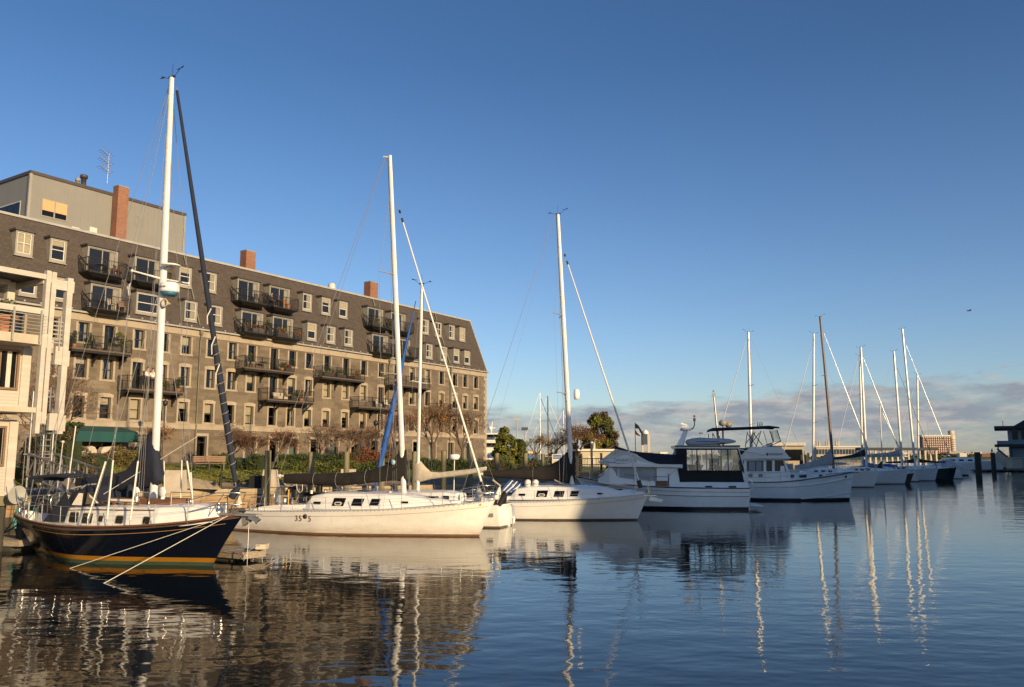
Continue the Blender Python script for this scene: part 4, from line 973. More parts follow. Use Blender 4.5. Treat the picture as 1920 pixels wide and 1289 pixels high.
bplant('tall leafy plant on the lower stone balcony with the cream cushion', 9.5,-1.0,8.42,.3,'tall',mats=('lf_gr','lf_or')); bplant('green planter on the lower stone balcony with the cream cushion', 8.7,-1.0,8.42,.28,'ball',box=1.0)
vfl = LD['vf']; vfu = UD['vf']
bplant('tall green palm on the leftmost flowery roof balcony', 5.2,vfl-.9,14.35,.32,'tall'); bplant('amber bush on the leftmost flowery roof balcony', 2.7,vfl-.9,14.35,.32,'ball',mats=('lf_or','lf_gr')); bplant('low flower box on the leftmost flowery roof balcony', 3.9,vfl-1.05,14.35,.22,'ball',mats=('lf_gr','lf_red'),box=1.3)
bplant('green box on the second lower roof balcony', 6.8,vfl-1.0,14.35,.26,'ball',mats=('lf_gr','lf_or'),box=1.2); bplant('small rusty pot plant at the right of the second lower roof balcony', 8.9,vfl-1.0,14.35,.2,'ball',mats=('lf_red','lf_or'))
bplant('trailing green box on the upper roof balcony near the white mast', 20.6,vfu-1.0,17.3,.3,'ball',mats=('lf_yg','lf_gr'),box=1.4); bplant('hanging green bush at the right of the upper roof balcony near the mast', 23.0,vfu-1.0,17.3,.3,'ball',mats=('lf_yg','lf_gr'))
def chair(label, u, y, z, rz=0, m='darktrim', group=None):
    o = empty('balcony_chair', label, 'chair', FU.w(u,y,z), FU.rot+rz, group)
    MB().box(-.22,.22,-.22,.22,.42,.46).build('seat', M[m], o); MB().prism([(-.22,.2,.46),(.22,.2,.46),(.19,.3,.95),(-.19,.3,.95)],(0,.03,0)).build('backrest', M[m], o)
    for x in (-.2,.2):
        for yy in (-.2,.2): MB().box(x-.02,x+.02,yy-.02,yy+.02,0,.42).build('leg', M[m], o)
def table(label, u, y, z, m='darktrim'):
    o = empty('balcony_table', label, 'table', FU.w(u,y,z), FU.rot)
    MB().lathe([(.01,.68),(.38,.68),(.38,.72),(.01,.72)],n=14).build('tabletop', M[m], o); MB().lathe([(.18,0),(.03,.04),(.03,.68)],n=8).build('leg', M[m], o)
chair('wooden balcony chair on the roof balcony nearest the tall chimney', -9.1,vfu-.75,17.3,.4,'teak'); table('dark round table on the roof balcony nearest the tall chimney', -10.5,vfu-.75,17.3)
chair('yellow striped lounge chair on the lower left roof balcony', -10.0,vfl-.8,14.35,.2,'tancloth'); chair('small wooden chair on the lower left roof balcony', -9.1,vfl-.7,14.35,-.4,'teak')
chair('dark chair on the stone balcony above the teal awning', -10.9,-.8,11.15,.6); chair('tall wooden chair on the balcony with two people', -4.5,-.7,8.45,.2,'teak')
chair('orange chair on the roof balcony with the seated person', 8.3,vfu-.8,17.3,.2,'orange'); table('dark table on the roof balcony with the seated person', 7.4,vfu-.7,17.3)
chair('dark chair on the far left roof balcony beside the curtain', 4.7,vfu-.8,17.3,-.3); chair('white plastic chair on the long lower stone balcony', 20.7,-.8,8.35,.3,'whitep'); chair('second white plastic chair right of the open door', 22.0,-.8,8.35,-.3,'whitep')
chair('dark chair on the roof balcony behind the blue sail', 25.7,vfl-.8,14.35,.3); table('dark table on the balcony left of the green hedge', 5.0,-.8,11.1); chair('dark chair on the roof balcony below the grassy one', 21.7,vfl-.8,14.35,.2)
o = empty('lounge_cushion', 'cream lounge seat on the lower stone balcony', 'lounge seat', FU.w(7.0,-.95,8.42), FU.rot)
MB().box(-.6,.6,-.3,.3,.1,.34).build('seat_cushion', M['tancloth'], o); MB().prism([(-.6,.2,.34),(.6,.2,.34),(.6,.35,.7),(-.6,.35,.7)],(0,.12,0)).build('back_cushion', M['tancloth'], o); MB().box(-.55,.55,-.25,.3,0,.1).build('base_frame', M['darktrim'], o)
# ================================================================ BOATS
def lerp(a, b, t): return a+(b-a)*t
def interp(pts, s):
    if s <= pts[0][0]: return pts[0][1]
    for (a, x), (b, y) in zip(pts, pts[1:]):
        if s <= b: return x+(y-x)*(s-a)/(b-a)
    return pts[-1][1]
def smoothpts(pts, k=3):
    xs = [p[0] for p in pts]; out = []
    for i in range(len(pts)-1):
        for j in range(k):
            t = j/k; p0 = pts[max(i-1,0)]; p1 = pts[i]; p2 = pts[i+1]; p3 = pts[min(i+2,len(pts)-1)]
            m1 = (p2[1]-p0[1])/max(p2[0]-p0[0],1e-6)*(p2[0]-p1[0]); m2 = (p3[1]-p1[1])/max(p3[0]-p1[0],1e-6)*(p2[0]-p1[0])
            y = (2*t**3-3*t*t+1)*p1[1]+(t**3-2*t*t+t)*m1+(-2*t**3+3*t*t)*p2[1]+(t**3-t*t)*m2
            out.append((lerp(p1[0],p2[0],t), y))
    return out+[pts[-1]]
class Hull:
    def __init__(s, wl, deck, sheer, beam, transom=.6, um=.45, p=2.1, dead=.12, bowv=.6, sternv=.15, keel=-.45, bowcurve=.0, sterncurve=0.0):
        s.wl = wl; s.dk = deck; s.sh = smoothpts(sheer); s.B = beam; s.tr = transom; s.um = um; s.pw = p; s.dead = dead; s.bowv = bowv; s.sternv = sternv; s.keel = keel; s.bc = bowcurve; s.stc = sterncurve
    def zs(s, u): return interp(s.sh, lerp(s.dk[0], s.dk[1], u))
    def plan(s, u):
        if u < s.um: return s.tr+(1-s.tr)*math.sin(PI/2*u/s.um)
        q = (u-s.um)/(1-s.um); return max(1-q**s.pw, 0.0)
    def pt(s, u, v):
        z = lerp(s.zs(u), s.keel, v); zb = interp(s.sh, s.dk[1]); zt = interp(s.sh, s.dk[0])
        kb = z/zb; kt = z/zt
        sb = s.wl[1]+(s.dk[1]-s.wl[1])*(kb+s.bc*kb*(1-kb)*4 if kb > 0 else kb*.9); st = s.wl[0]+(s.dk[0]-s.wl[0])*(kt+s.stc*kt*(kt-1)*4 if kt > 0 else kt*.9)
        q = max(0,(u-s.um)/(1-s.um)); r_ = max(0,1-u/.4)
        w = max(v,0.0); h = s.B/2*s.plan(u)*((1-s.dead*w**3)*(1-q)+(1-s.bowv*w**.9)*q)*(1-s.sternv*r_*w**1.5)
        if v > .93: h *= .55
        if u > .985: h = max(h*.6, .012)
        return lerp(st, sb, u), h, z
    def hb(s, x):
        u = (x-s.dk[0])/(s.dk[1]-s.dk[0]); return s.B/2*s.plan(min(max(u,0),1))
    def zd(s, x): return interp(s.sh, x)
    def hull(s, nu=34, nv=10):
        mb = MB(); rings = []
        for i in range(nu+1):
            u = i/nu; u = 1-(1-u)**1.25; ring = []
            for j in range(nv+1): x, h, z = s.pt(u, j/nv); ring.append((x, h, z))
            for j in range(nv, -1, -1): x, h, z = s.pt(u, j/nv); ring.append((x, -h, z))
            rings.append(ring)
        mb.loft(rings, 0, cap=False, closed=False, sm=True)
        r0 = rings[0]; n = len(r0)
        mb.add(r0, [(j, j+1, n-2-j, n-1-j) for j in range(n//2-1)])
        return mb
    def deck(s, drop=.03, nu=30, camber=.05, x0=None, x1=None):
        mb = MB(); vs = []; k = 6; x0 = s.dk[0] if x0 is None else x0; x1 = s.dk[1]-.03 if x1 is None else x1
        for i in range(nu+1):
            x = lerp(x0, x1, i/nu); h = max(s.hb(x)-.02, .004); z = s.zd(x)-drop
            for j in range(k+1): t = j/k*2-1; vs.append((x, -h*t, z+camber*(1-t*t)*h))
        mb.add(vs, [(i*(k+1)+j,i*(k+1)+j+1,(i+1)*(k+1)+j+1,(i+1)*(k+1)+j) for i in range(nu) for j in range(k)], 0, True); return mb
    def edge(s, r, dz=0, x0=None, x1=None, out=0.0, n=26, sides=5):
        mb = MB()
        for sg_ in (1,-1):
            pts = []
            for i in range(n+1):
                x = lerp(s.dk[0] if x0 is None else x0, s.dk[1] if x1 is None else x1, i/n); pts.append((x, sg_*(s.hb(x)+out), s.zd(x)+dz))
            mb.tube(pts, r, sides)
        return mb
    def band(s, dz0, dz1, off=.012, x0=.02, x1=.98, n=40, vy=None):
        """raised strip following the sheer on both sides, between two drops below it"""
        mb = MB()
        for sg_ in (1,-1):
            vs = []
            for i in range(n+1):
                u = lerp(x0, x1, i/n); z = s.zs(u)
                for dz in (dz0, dz1):
                    v = dz/(z-s.keel); x, h, zz = s.pt(u, v); vs.append((x, sg_*(h+off), zz))
            mb.add(vs, [(2*i,2*i+1,2*i+3,2*i+2) if sg_ > 0 else (2*i+2,2*i+3,2*i+1,2*i) for i in range(n)], 0, True)
        return mb
    def side_at(s, x, z):
        """half beam of the skin at (x, z)"""
        lo, hi = 0, 1
        u = (x-s.dk[0])/(s.dk[1]-s.dk[0])
        for _ in range(6):
            v = (s.zs(u)-z)/(s.zs(u)-s.keel); X, h, Z = s.pt(min(max(u,0),1), min(max(v,0),1)); u += (x-X)/(s.dk[1]-s.dk[0])
        return h
class House:
    """cabin shell: stations (x, z_base, z_top, half_base, half_top)"""
    def __init__(s, st): s.st = st
    def at(s, x):
        st = s.st
        if x <= st[0][0]: return st[0][1:]
        for a, b in zip(st, st[1:]):
            if x <= b[0]:
                t = (x-a[0])/max(b[0]-a[0],1e-6); return tuple(lerp(a[i],b[i],t) for i in range(1,5))
        return st[-1][1:]
    def mesh(s, camber=.06, r=.05):
        mb = MB(); rings = []
        for x, zb, zt, hb, ht in s.st:
            half = [(hb,zb),(ht,zt-r),(ht-r*.9,zt),(ht*.5,zt+camber*.75),(0,zt+camber)]
            rings.append([(x,y,z) for y,z in half]+[(x,-y,z) for y,z in reversed(half[:-1])])
        return mb.loft(rings, 0, cap=True, closed=True, sm=False)
    def y(s, x, z):
        zb, zt, hb, ht = s.at(x); t = (z-zb)/max(zt-zb,1e-6); return lerp(hb, ht, min(max(t,-.2),1.1))
    def panel(s, poly, off=.008, th=.02, sides=(1,-1)):
        mb = MB()
        for g in sides:
            a = [(x, g*(s.y(x,z)+off), z) for x,z in poly]; mb.prism(a, (0,-g*th,0))
        return mb
def rrect(x0,x1,z0,z1,r=.05,lean=0.0,n=3):
    out = []
    for cx,cz,a0 in ((x1-r,z1-r,0),(x0+r,z1-r,1),(x0+r,z0+r,2),(x1-r,z0+r,3)):
        for i in range(n+1):
            a = (a0+i/n)*PI/2; z = cz+r*math.sin(a); out.append((cx+r*math.cos(a)+lean*(z-z0), z))
    return out
def mast(parent, base, top, r, m, ell=1.35, taper=.72, name='mast'):
    b = MB(); B0 = Vector(base); T = Vector(top)
    b.tube([B0, B0.lerp(T,.6), B0.lerp(T,.97), T], [r, r*.97, r*taper, r*taper*.9], 10, ell=ell, axis=(1,0,0))
    o = b.build(name, M[m], parent)
    d = (T-B0)
    if parent is not None:
        t = MB(); off = Vector((-r*ell*1.0,0,0)); t.bar(B0+off+d*.12, T+Vector((-r*ell*taper,0,0)), .022, .03); t.build('sail_track', M['black'], o)
    return o
def wires(parent, segs, r=.008, m='wire', name='rigging'):
    b = MB()
    for sg_ in segs: b.tube([Vector(p) for p in sg_[:2]], sg_[2] if len(sg_) > 2 else r, 4)
    return b.build(name, M[m], parent)
def sailcover(parent, prof, w0, m, name='sail_cover', seams=()):
    """prof: list of (x, z_bottom, z_top); a soft bundle along the boom"""
    b = MB(); rings = []; n = 12; rnd = random.Random(len(prof))
    for i, (x, zb, zt) in enumerate(prof):
        w = w0*(.55 if i in (0, len(prof)-1) else 1)*(.85+.3*rnd.random()); ring = []; hh = zt-zb
        for j in range(n):
            a = 2*PI*j/n - PI/2; k = math.sin(a); yy = w*math.cos(a)*(1-.45*max(0,k)*min(1,hh/.8)); ring.append((x+rnd.uniform(-.01,.01), yy+rnd.uniform(-.012,.012), (zb+zt)/2+k*hh/2+rnd.uniform(-.008,.008)))
        rings.append(ring)
    b.loft(rings, 0, cap=True, sm=True); o = b.build(name, M[m], parent)
    if seams:
        t = MB()
        for x in seams:
            zb = interp([(p[0],p[1]) for p in prof], x); zt = interp([(p[0],p[2]) for p in prof], x); hh = zt-zb; pts = []
            for j in range(13):
                a = 2*PI*j/12-PI/2; k = math.sin(a); pts.append((x,(w0*1.16)*math.cos(a)*(1-.45*max(0,k)*min(1,hh/.8)),(zb+zt)/2+k*(hh/2+.02)))
            t.tube(pts,.006,4)
        t.build('cover_seam', M['greycloth'], o)
    return o
def rail(parent, H, xs, h=.6, m='steel', pulpit=None, pushpit=None, wires_=2, r=.013):
    b = MB()
    for x in xs:
        for g in (1,-1): b.tube([(x,g*(H.hb(x)-.05),H.zd(x)-.02),(x,g*(H.hb(x)-.04),H.zd(x)+h)], r, 6)
    b.build('stanchions', M[m], parent); b = MB()
    for g in (1,-1):
        for q in range(wires_):
            hh = h*(1-.45*q); pts = [(x,g*(H.hb(x)-.045),H.zd(x)+hh) for x in xs]; b.tube(pts, .006, 4)
    b.build('lifelines', M['wire'], parent)
    if pulpit:
        x0, x1 = pulpit; b = MB(); y = H.hb(x0)-.04; z = H.zd(x1)
        for hh in (h+.03, h*.5):
            b.tube([(x0,y,H.zd(x0)+hh),(lerp(x0,x1,.6),y*.6,z+hh),(x1,.12,z+hh),(x1,-.12,z+hh),(lerp(x0,x1,.6),-y*.6,z+hh),(x0,-y,H.zd(x0)+hh)], r*1.15, 6)
        for g in (1,-1):
            b.tube([(x0,g*y,H.zd(x0)-.02),(x0,g*y,H.zd(x0)+h)], r, 6); b.tube([(lerp(x0,x1,.35),g*y*.55,z-.04),(lerp(x0,x1,.7),g*y*.45,z+h)], r, 6); b.tube([(lerp(x0,x1,.75),g*.08,z-.04),(x1,g*.12,z+h)], r, 6)
        b.build('pulpit', M[m], parent)
    if pushpit:
        x0, x1 = pushpit; b = MB(); y0 = H.hb(x0)-.05; y1 = H.hb(x1)-.06
        for hh in (h+.02, h*.5): b.tube([(x1,y1,H.zd(x1)+hh),(x0+.1,y0,H.zd(x0)+hh),(x0,y0*.6,H.zd(x0)+hh),(x0,-y0*.6,H.zd(x0)+hh),(x0+.1,-y0,H.zd(x0)+hh),(x1,-y1,H.zd(x1)+hh)], r*1.15, 6)
        for g in (1,-1):
            for x, y in ((x1,y1),(x0+.1,y0),(x0,y0*.55)): b.tube([(x,g*y,H.zd(x)-.03),(x,g*y,H.zd(x)+h)], r, 6)
        b.build('pushpit', M[m], parent)
def masthead(parent, top, m='black'):
    x,y,z = top; b = MB(); b.bar((x-.12,0,z+.02),(x+.15,0,z+.02),.07,.05); b.tube([(x-.1,0,z),(x-.45,0,z+.10)],.008,5); b.lathe([(.035,z+.07),(.035,z+.13),(.01,z+.14)],x-.45,0,8)
    b.bar((x-.57,0,z+.09),(x-.33,0,z+.09),.02,.012); b.tube([(x+.1,0,z),(x+.38,0,z+.22)],.008,5); b.add([(x+.3,0,z+.22),(x+.55,0,z+.32),(x+.55,0,z+.25)],[(0,1,2)]); b.bar((x+.25,0,z+.22),(x+.5,0,z+.27),.025,.014)
    b.tube([(x-.02,.04,z),(x-.02,.04,z+.5)],.006,4)
    return b.build('wind_instruments', M[m], parent)
def spreader(parent, c, half, rise, m='alu', sweep=0.0, r=.035):
    b = MB()
    for g in (1,-1): b.tube([(c[0],0,c[2]),(c[0]-sweep,g*half,c[2]+rise)],[r,r*.6],6,ell=1.6,axis=(1,0,0)); b.ball((c[0]-sweep,g*half,c[2]+rise),r*1.3,6)
    return b.build('spreaders', M[m], parent)

def rope_line(label, pts, r=.014, m='rope', sag=0.0, group=None, name='mooring_line', cat='rope'):
    P = [Vector(p) for p in pts]
    if sag and len(P) == 2:
        a, b_ = P; P = [a.lerp(b_,i/10)-Vector((0,0,sag*4*(i/10)*(1-i/10))) for i in range(11)]
    b = MB(); c = P[0]; b.tube([p-c for p in P], r, 5); return tag(b.build(name, M[m], None, c), label, cat, group)

# ---------------------------------------------------------------- 1: navy cutter in the foreground
O1 = atZ(88,1036); E1 = atZ(398,1062); F1 = Frame(O1, (E1-O1)[:2])
b1 = empty('navy_sailboat', 'navy blue sailboat with gold boot stripe and folded navy sail cover, nearest the viewer', 'sailboat', F1.O, F1.rot)
H1 = Hull((0,7.77), (-1.02,8.92), [(-1.02,1.24),(.0,1.14),(1.3,1.08),(3.0,1.05),(4.8,1.10),(6.5,1.2),(7.8,1.34),(8.92,1.52)], 2.95, transom=.42, um=.46, p=2.0, dead=.20, bowv=.78, sternv=.55, bowcurve=-.06, sterncurve=.10)
ho1 = H1.hull().build('hull', M['hull1'], b1)
H1.band(.02,.085,.02,0,1).build('teak_rub_rail', M['brownmast'], b1); H1.band(.20,.214,.012,.01,.97).build('cove_stripe', pm('gold_stripe',(.42,.24,.08),.4,.1), b1)
H1.edge(.035,.03).build('toe_rail', M['teak'], b1); H1.deck(.0).build('deck', M['deckw'], b1)
b = MB(); b.box(8.0,9.55,-.14,.14,1.50,1.56); b.prism([(8.9,-.06,1.5),(9.5,-.06,1.5),(9.3,-.06,1.40),(8.95,-.06,1.2)],(0,.12,0)); b.build('bow_platform', M['greyp'], b1)
b = MB(); b.tube([(8.6,-.05,1.6),(9.35,-.05,1.5),(9.5,-.05,1.3)],.03,6); b.prism([(9.3,-.12,1.54),(9.68,-.12,1.42),(9.55,-.12,1.34),(9.2,-.12,1.44)],(0,.08,0)); b.tube([(8.1,.1,1.55),(8.1,.1,1.85)],.07,8); b.lathe([(.12,1.55),(.12,1.62),(.07,1.65),(.07,1.8),(.11,1.84),(.01,1.86)],7.9,0,10); b.build('anchor_gear', M['steel'], b1)
# cabin trunk
C1 = House([(2.0,1.05,1.55,.88,.80),(2.25,1.05,1.62,.92,.84),(4.6,1.07,1.66,1.02,.90),(6.3,1.12,1.70,.92,.80),(7.3,1.2,1.72,.66,.54),(7.75,1.26,1.66,.50,.40),(8.05,1.3,1.42,.38,.30)])
C1.mesh(.10,.07).build('cabin_trunk', M['gel'], b1)
for x0, x1, z0, z1 in ((2.36,2.78,1.16,1.46),(3.02,3.50,1.15,1.45),(3.82,4.02,1.22,1.40),(4.66,4.96,1.20,1.42),(5.80,6.06,1.22,1.42)):
    o = C1.panel(rrect(x0-.03,x1+.03,z0-.03,z1+.03,.07),.010).build('window', M['steel'], b1); C1.panel(rrect(x0,x1,z0,z1,.05),.018).build('pane', M['tint'], o)
b = MB()
for g in (1,-1): b.tube([(x,g*(C1.y(x,C1.at(x)[1]-.07)+.02),C1.at(x)[1]-.07) for x in (2.1,3.5,4.8,6.2)],.016,6)
b.build('cabin_moulding', M['teak'], b1)
b = MB()
for g in (1,-1):
    for i in range(5): b.box(2.9+i*.55,3.0+i*.55,g*.62-.02,g*.62+.02,1.72,1.80)
    b.box(2.8,5.25,g*.62-.025,g*.62+.025,1.79,1.83)
b.build('teak_handrail', M['teak'], b1)
b = MB(); b.box(5.0,6.35,-.45,.45,1.76,1.92); b.build('butterfly_hatch', M['teak'], b1)
b = MB(); b.box(3.2,4.6,-.45,.45,1.76,1.90); b.prism([(4.6,-.45,1.76),(4.85,-.45,1.76),(4.6,-.45,1.9)],(0,.9,0)); b.build('companion_hood', M['gel'], b1); MB().box(3.15,4.65,-.47,.47,1.90,1.925).build('hood_slide', M['teak'], b1)
def vent(x, y, z, nm='dorade_vent'):
    o = MB().lathe([(.06,z),(.06,z+.2),(.05,z+.25)],x,y,10).build(nm, M['gel'], b1); MB().lathe([(.01,-.02),(.15,-.03),(.16,.0),(.09,.05),(.01,.07)],n=14,axis='y',c=(x+.02,y-.05,z+.34)).build('cowl', M['gel'], o)
vent(4.75,-.35,1.78); vent(5.85,-.30,1.80)
MB().tube([(5.5,.3,1.8),(5.5,.3,2.1),(6.4,.3,2.1),(6.4,.3,1.8)],.014,6).tube([(5.5,-.5,1.75),(5.5,-.5,2.12),(5.0,-.5,2.12),(5.0,-.5,1.75)],.014,6).tube([(6.35,-.4,1.75),(6.35,-.4,2.1)],.02,6).build('mast_pulpit', M['steel'], b1)
# dodger with clear windows
D1 = House([(1.95,1.6,2.05,.84,.66),(2.3,1.62,2.18,.86,.68),(2.9,1.64,2.24,.86,.68),(3.2,1.66,2.2,.82,.62),(3.75,1.72,1.76,.72,.6)])
D1.mesh(.09,.12).build('dodger', M['navycloth'], b1)
for po in ([(2.35,1.68),(2.85,1.68),(2.72,2.05),(2.5,2.05)],[(3.0,1.72),(3.5,1.76),(3.15,2.08),(2.92,2.08)]): D1.panel(po,.012,.01).build('dodger_window', M['glass'], b1)
b = MB(); b.tube([(1.95,y,2.17+.09*(1-(y/.66)**2)) for y in (-.66,-.4,0,.4,.66)],.03,6); b.tube([(2.55,-.7,2.2),(2.5,-.5,2.3),(2.5,0,2.33),(2.5,.5,2.3),(2.55,.7,2.2)],.03,6); b.build('dodger_frame', M['wire'], b1)
b = MB()
for g in (1,-1): b.prism([(1.05,g*.93,1.12),(2.1,g*.9,1.15),(2.25,g*.86,1.7),(1.95,g*.82,2.1),(1.6,g*.84,1.7)],(0,-g*.02,0))
b.build('weather_cloths', M['navycloth'], b1)
# bimini: narrow rolled canvas on stainless hoops
b = MB(); rings = []
for x, z, t in ((-.35,2.35,.05),(-.25,2.5,.09),(.4,2.54,.07),(1.0,2.56,.06),(1.75,2.52,.04)):
    rings.append([(x,y,z+.10*(1-(y/.85)**2)) for y in (-.65,-.4,0,.4,.65)]+[(x,y,z-t+.10*(1-(y/.85)**2)) for y in (.65,.4,0,-.4,-.65)])
b.loft(rings, 0, sm=True); b.prism([(-.3,-.66,2.44),(.5,-.66,2.5),(.4,-.66,2.36),(-.25,-.66,2.32)],(0,.03,0)); b.build('bimini', M['navycloth'], b1)
b = MB()
for x0, x1 in ((-.2,-.9),(.0,.3),(.2,1.7)):
    for g in (1,-1): b.tube([(x0,g*.82,1.2),(lerp(x0,x1,.9),g*.84,2.45)],.016,6)
for x in (-.75,-.35,.55): b.tube([(x,-.8,1.15),(x+.05,-.8,1.85),(x+.5,-.82,1.85)],.016,6)
b.tube([(-.9,-.5,1.2),(-.9,-.5,2.1),(-.9,.5,2.1),(-.9,.5,1.2)],.018,6); b.build('bimini_hoops', M['steel'], b1)
b = MB(); b.lathe([(.31,0),(.335,.012),(.31,.025),(.295,.012),(.31,0)],n=22,axis='x',c=(.45,0,1.7)).bar((.46,-.3,1.7),(.46,.3,1.7),.02).bar((.46,0,1.4),(.46,0,2.0),.02); b.tube([(.5,0,1.1),(.5,0,1.7)],.06,8); b.build('steering_wheel', M['steel'], b1)
b = MB(); b.box(1.0,2.0,-.8,.8,1.02,1.25); b.build('cockpit_coaming', M['gel'], b1)
b = MB(); b.lathe([(.0,1.1),(.12,1.12),(.13,1.35),(.1,1.42),(.0,1.43)],-.45,-.55,10).lathe([(.0,1.1),(.1,1.12),(.11,1.4),(.0,1.43)],.15,-.72,10).lathe([(.0,1.7),(.1,1.7),(.1,1.9),(.0,1.9)],-.85,-.4,10); b.build('stern_canisters', M['gel'], b1)
mb_ = F1.p(287,950); mt = F1.p(322,146)
mast(b1, (mb_[0],0,1.6), (mt[0],0,mt[1]), .105, 'alu')
masthead(b1, (mt[0],0,mt[1]))
b = MB(); b.tube([(5.02,0,2.35),(1.6,0,2.35)],.07,8); b.build('boom', M['alu'], b1)
pf = [F1.p(*q) for q in ((145,905),(160,905),(200,905),(236,900),(256,880),(266,850),(275,820),(283,806),(291,806),(297,840),(302,880),(303,905))]
top_ = [(145,897),(160,895),(200,893),(236,882),(250,868),(261,849),(270,829),(279,812),(291,809),(296,835),(300,868),(302,890)]
bot_ = [(145,912),(160,917),(200,921),(236,921),(250,919),(261,918),(270,917),(279,917),(291,916),(296,914),(300,908),(302,902)]
prof = [(F1.p(*t)[0], F1.p(t[0],b_[1])[1], F1.p(*t)[1]) for t, b_ in zip(top_, bot_)]
sailcover(b1, prof, .17, 'navycloth')
b = MB(); b.tube([(4.1,-.1,2.3),(4.2,-.15,2.0),(4.3,0,1.95)],[.1,.16,.12],8); b.build('rolled_cover_end', M['navycloth'], b1)
fs0 = (8.75,0,1.7); fs1 = (F1.p(331,165)[0],0,F1.p(331,165)[1])
V0 = Vector(fs0); V1 = Vector(fs1); b = MB(); a_ = V0.lerp(V1,.055); c_ = V0.lerp(V1,.992)
b.tube([a_, V0.lerp(V1,.1), V0.lerp(V1,.3), V0.lerp(V1,.34), V0.lerp(V1,.6), c_], [.06,.088,.105,.085,.072,.045], 10); jb = b.build('furled_headsail', M['navycloth'], b1)
b = MB(); d_ = (V1-V0)
for k, (f0, f1, r_) in enumerate(((.075,.36,.128),)):
    pts = []
    for i in range(140):
        t = i/139; p = V0.lerp(V1, lerp(f0,f1,t)); rr = interp([(0,.085),(.05,.09),(.3,.11),(.34,.09),(.6,.077)], lerp(f0,f1,t))+.004
        an = t*13*2*PI; pts.append(p+Vector((math.cos(an)*rr*.97,math.sin(an)*rr,-.12*math.cos(an)*rr)))
    b.tube(pts,.0045,4)
b.build('spiral_line', M['rope'], jb)
b = MB()
for f0, f1 in ((.335,.375),(.405,.44),(.268,.312)):
    p = V0.lerp(V1,f0); q = V0.lerp(V1,f1); b.tube([p+Vector((-.13,-.06,0)),p.lerp(q,.5)+Vector((0,-.135,0)),q+Vector((.12,-.05,0))],.02,5)
b.build('sail_ties', M['rope'], jb)
wires(b1, [(fs0,fs1,.012),((8.75,0,1.7),tuple(V0.lerp(V1,1)),.01)], name='forestay')
MB().lathe([(.03,1.72),(.10,1.74),(.10,1.88),(.05,1.95),(.05,2.05),(.01,2.06)],8.72,0,12).build('furling_drum', M['tancloth'], b1)
b = MB(); b.tube([(8.55,-.12,2.0),(8.62,-.1,2.15),(8.7,0,2.32)],[.10,.12,.06],8); b.build('furler_bag', M['navycloth'], b1)
spz = 8.98
spreader(b1,(4.85,0,8.95),1.1,.05,'alu',.0,.04)
W1 = []
for g in (1,-1):
    tip = (4.85,g*1.1,9.0); hb_ = H1.hb(4.6)-.06
    W1 += [((mt[0],0,mt[1]-.15),tip,.008),(tip,(4.75,g*hb_,1.15),.008),((4.85,0,8.75),(3.95,g*(H1.hb(3.95)-.06),1.1),.008),((4.85,0,8.75),(5.6,g*(H1.hb(5.6)-.06),1.15),.008)]
W1 += [((mt[0],0,mt[1]-.05),(-.95,0,1.3),.008),((mt[0]-.1,0,mt[1]-.1),(1.55,0,2.45),.005),((4.9,0,13.3),(6.9,0,1.6),.006)]
for i in range(4): W1.append(((mt[0]-.02,-.1-.03*i,mt[1]-2-i*2.2),(4.55+.12*i,-.25,1.75),.005))
wires(b1, W1, name='rigging')
b = MB()
for x, g, tx in ((3.95,-1,4.10),(4.75,-1,4.75),(5.6,-1,5.45),(3.95,1,4.10),(4.75,1,4.75),(5.6,1,5.45),(6.9,0,6.7)):
    y = g*(H1.hb(x)-.06); p = Vector((x,y,1.35)); e = {3.95:Vector((4.85,0,8.75)),4.75:Vector((4.85,g*1.1,9)),5.6:Vector((4.85,0,8.75)),6.9:Vector((4.9,0,13.3))}[x]
    d_ = (e-p).normalized(); b.tube([p,p+d_*(1.75 if x != 6.9 else 1.4)],.026,7)
b.build('shroud_covers', M['sail'], b1)
b = MB()
for x in (3.95,4.75,5.6):
    for g in (1,-1): y = g*(H1.hb(x)-.06); b.tube([(x,y,1.1),(x,y,1.36)],.02,6)
b.build('turnbuckles', M['steel'], b1)
# radar, scanner disc, horn
zr0 = F1.p(318,552)[1]; zr1 = F1.p(318,531)[1]
rd = MB().lathe([(.01,zr0+.02),(.30,zr0+.06),(.31,zr0+.12),(.30,zr1-.06),(.24,zr1),(.01,zr1+.01)],5.28,0,18).build('radar_dome', M['gel'], b1)
MB().lathe([(.01,zr0-.06),(.18,zr0-.06),(.29,zr0+.055),(.01,zr0+.057)],5.28,0,18).build('radar_base', M['radarblue'], rd)
text('radar_lettering', 'FURUNO', .085, M['darktrim'], rd, (5.12,-.305,zr0+.17), (PI/2,0,.0))
z_ = F1.p(315,500)[1]; MB().lathe([(.01,z_),(.28,z_-.01),(.31,z_+.02),(.25,z_+.05),(.01,z_+.07)],5.28,0,18).build('antenna_disc', M['gel'], b1)
MB().bar((4.95,0,z_-.12),(5.3,0,z_-.03),.12,.08).bar((4.9,0,zr0-.12),(5.35,0,zr0-.06),.08,.05).bar((4.95,0,zr0-.42),(5.2,-.02,zr0-.25),.04,.04).build('radar_bracket', M['wire'], b1)
MB().lathe([(.02,.22),(.06,.12),(.14,.0),(.15,-.02),(.12,-.02),(.02,.08)],n=12,axis='y',c=(5.22,-.12,zr0-.30)).build('loudhailer', M['tancloth'], b1)
b = MB(); fx = 3.72; p_ = F1.P(245,537,-1.0); b.add([(p_[0]-.02,p_[1],p_[2]+.12),(p_[0]-.16,p_[1]-.02,p_[2]-.02),(p_[0]-.06,p_[1],p_[2]-.32),(p_[0],p_[1]+.01,p_[2]-.28)],[(0,1,2,3)]); b.build('signal_flag', M['sail'], b1)
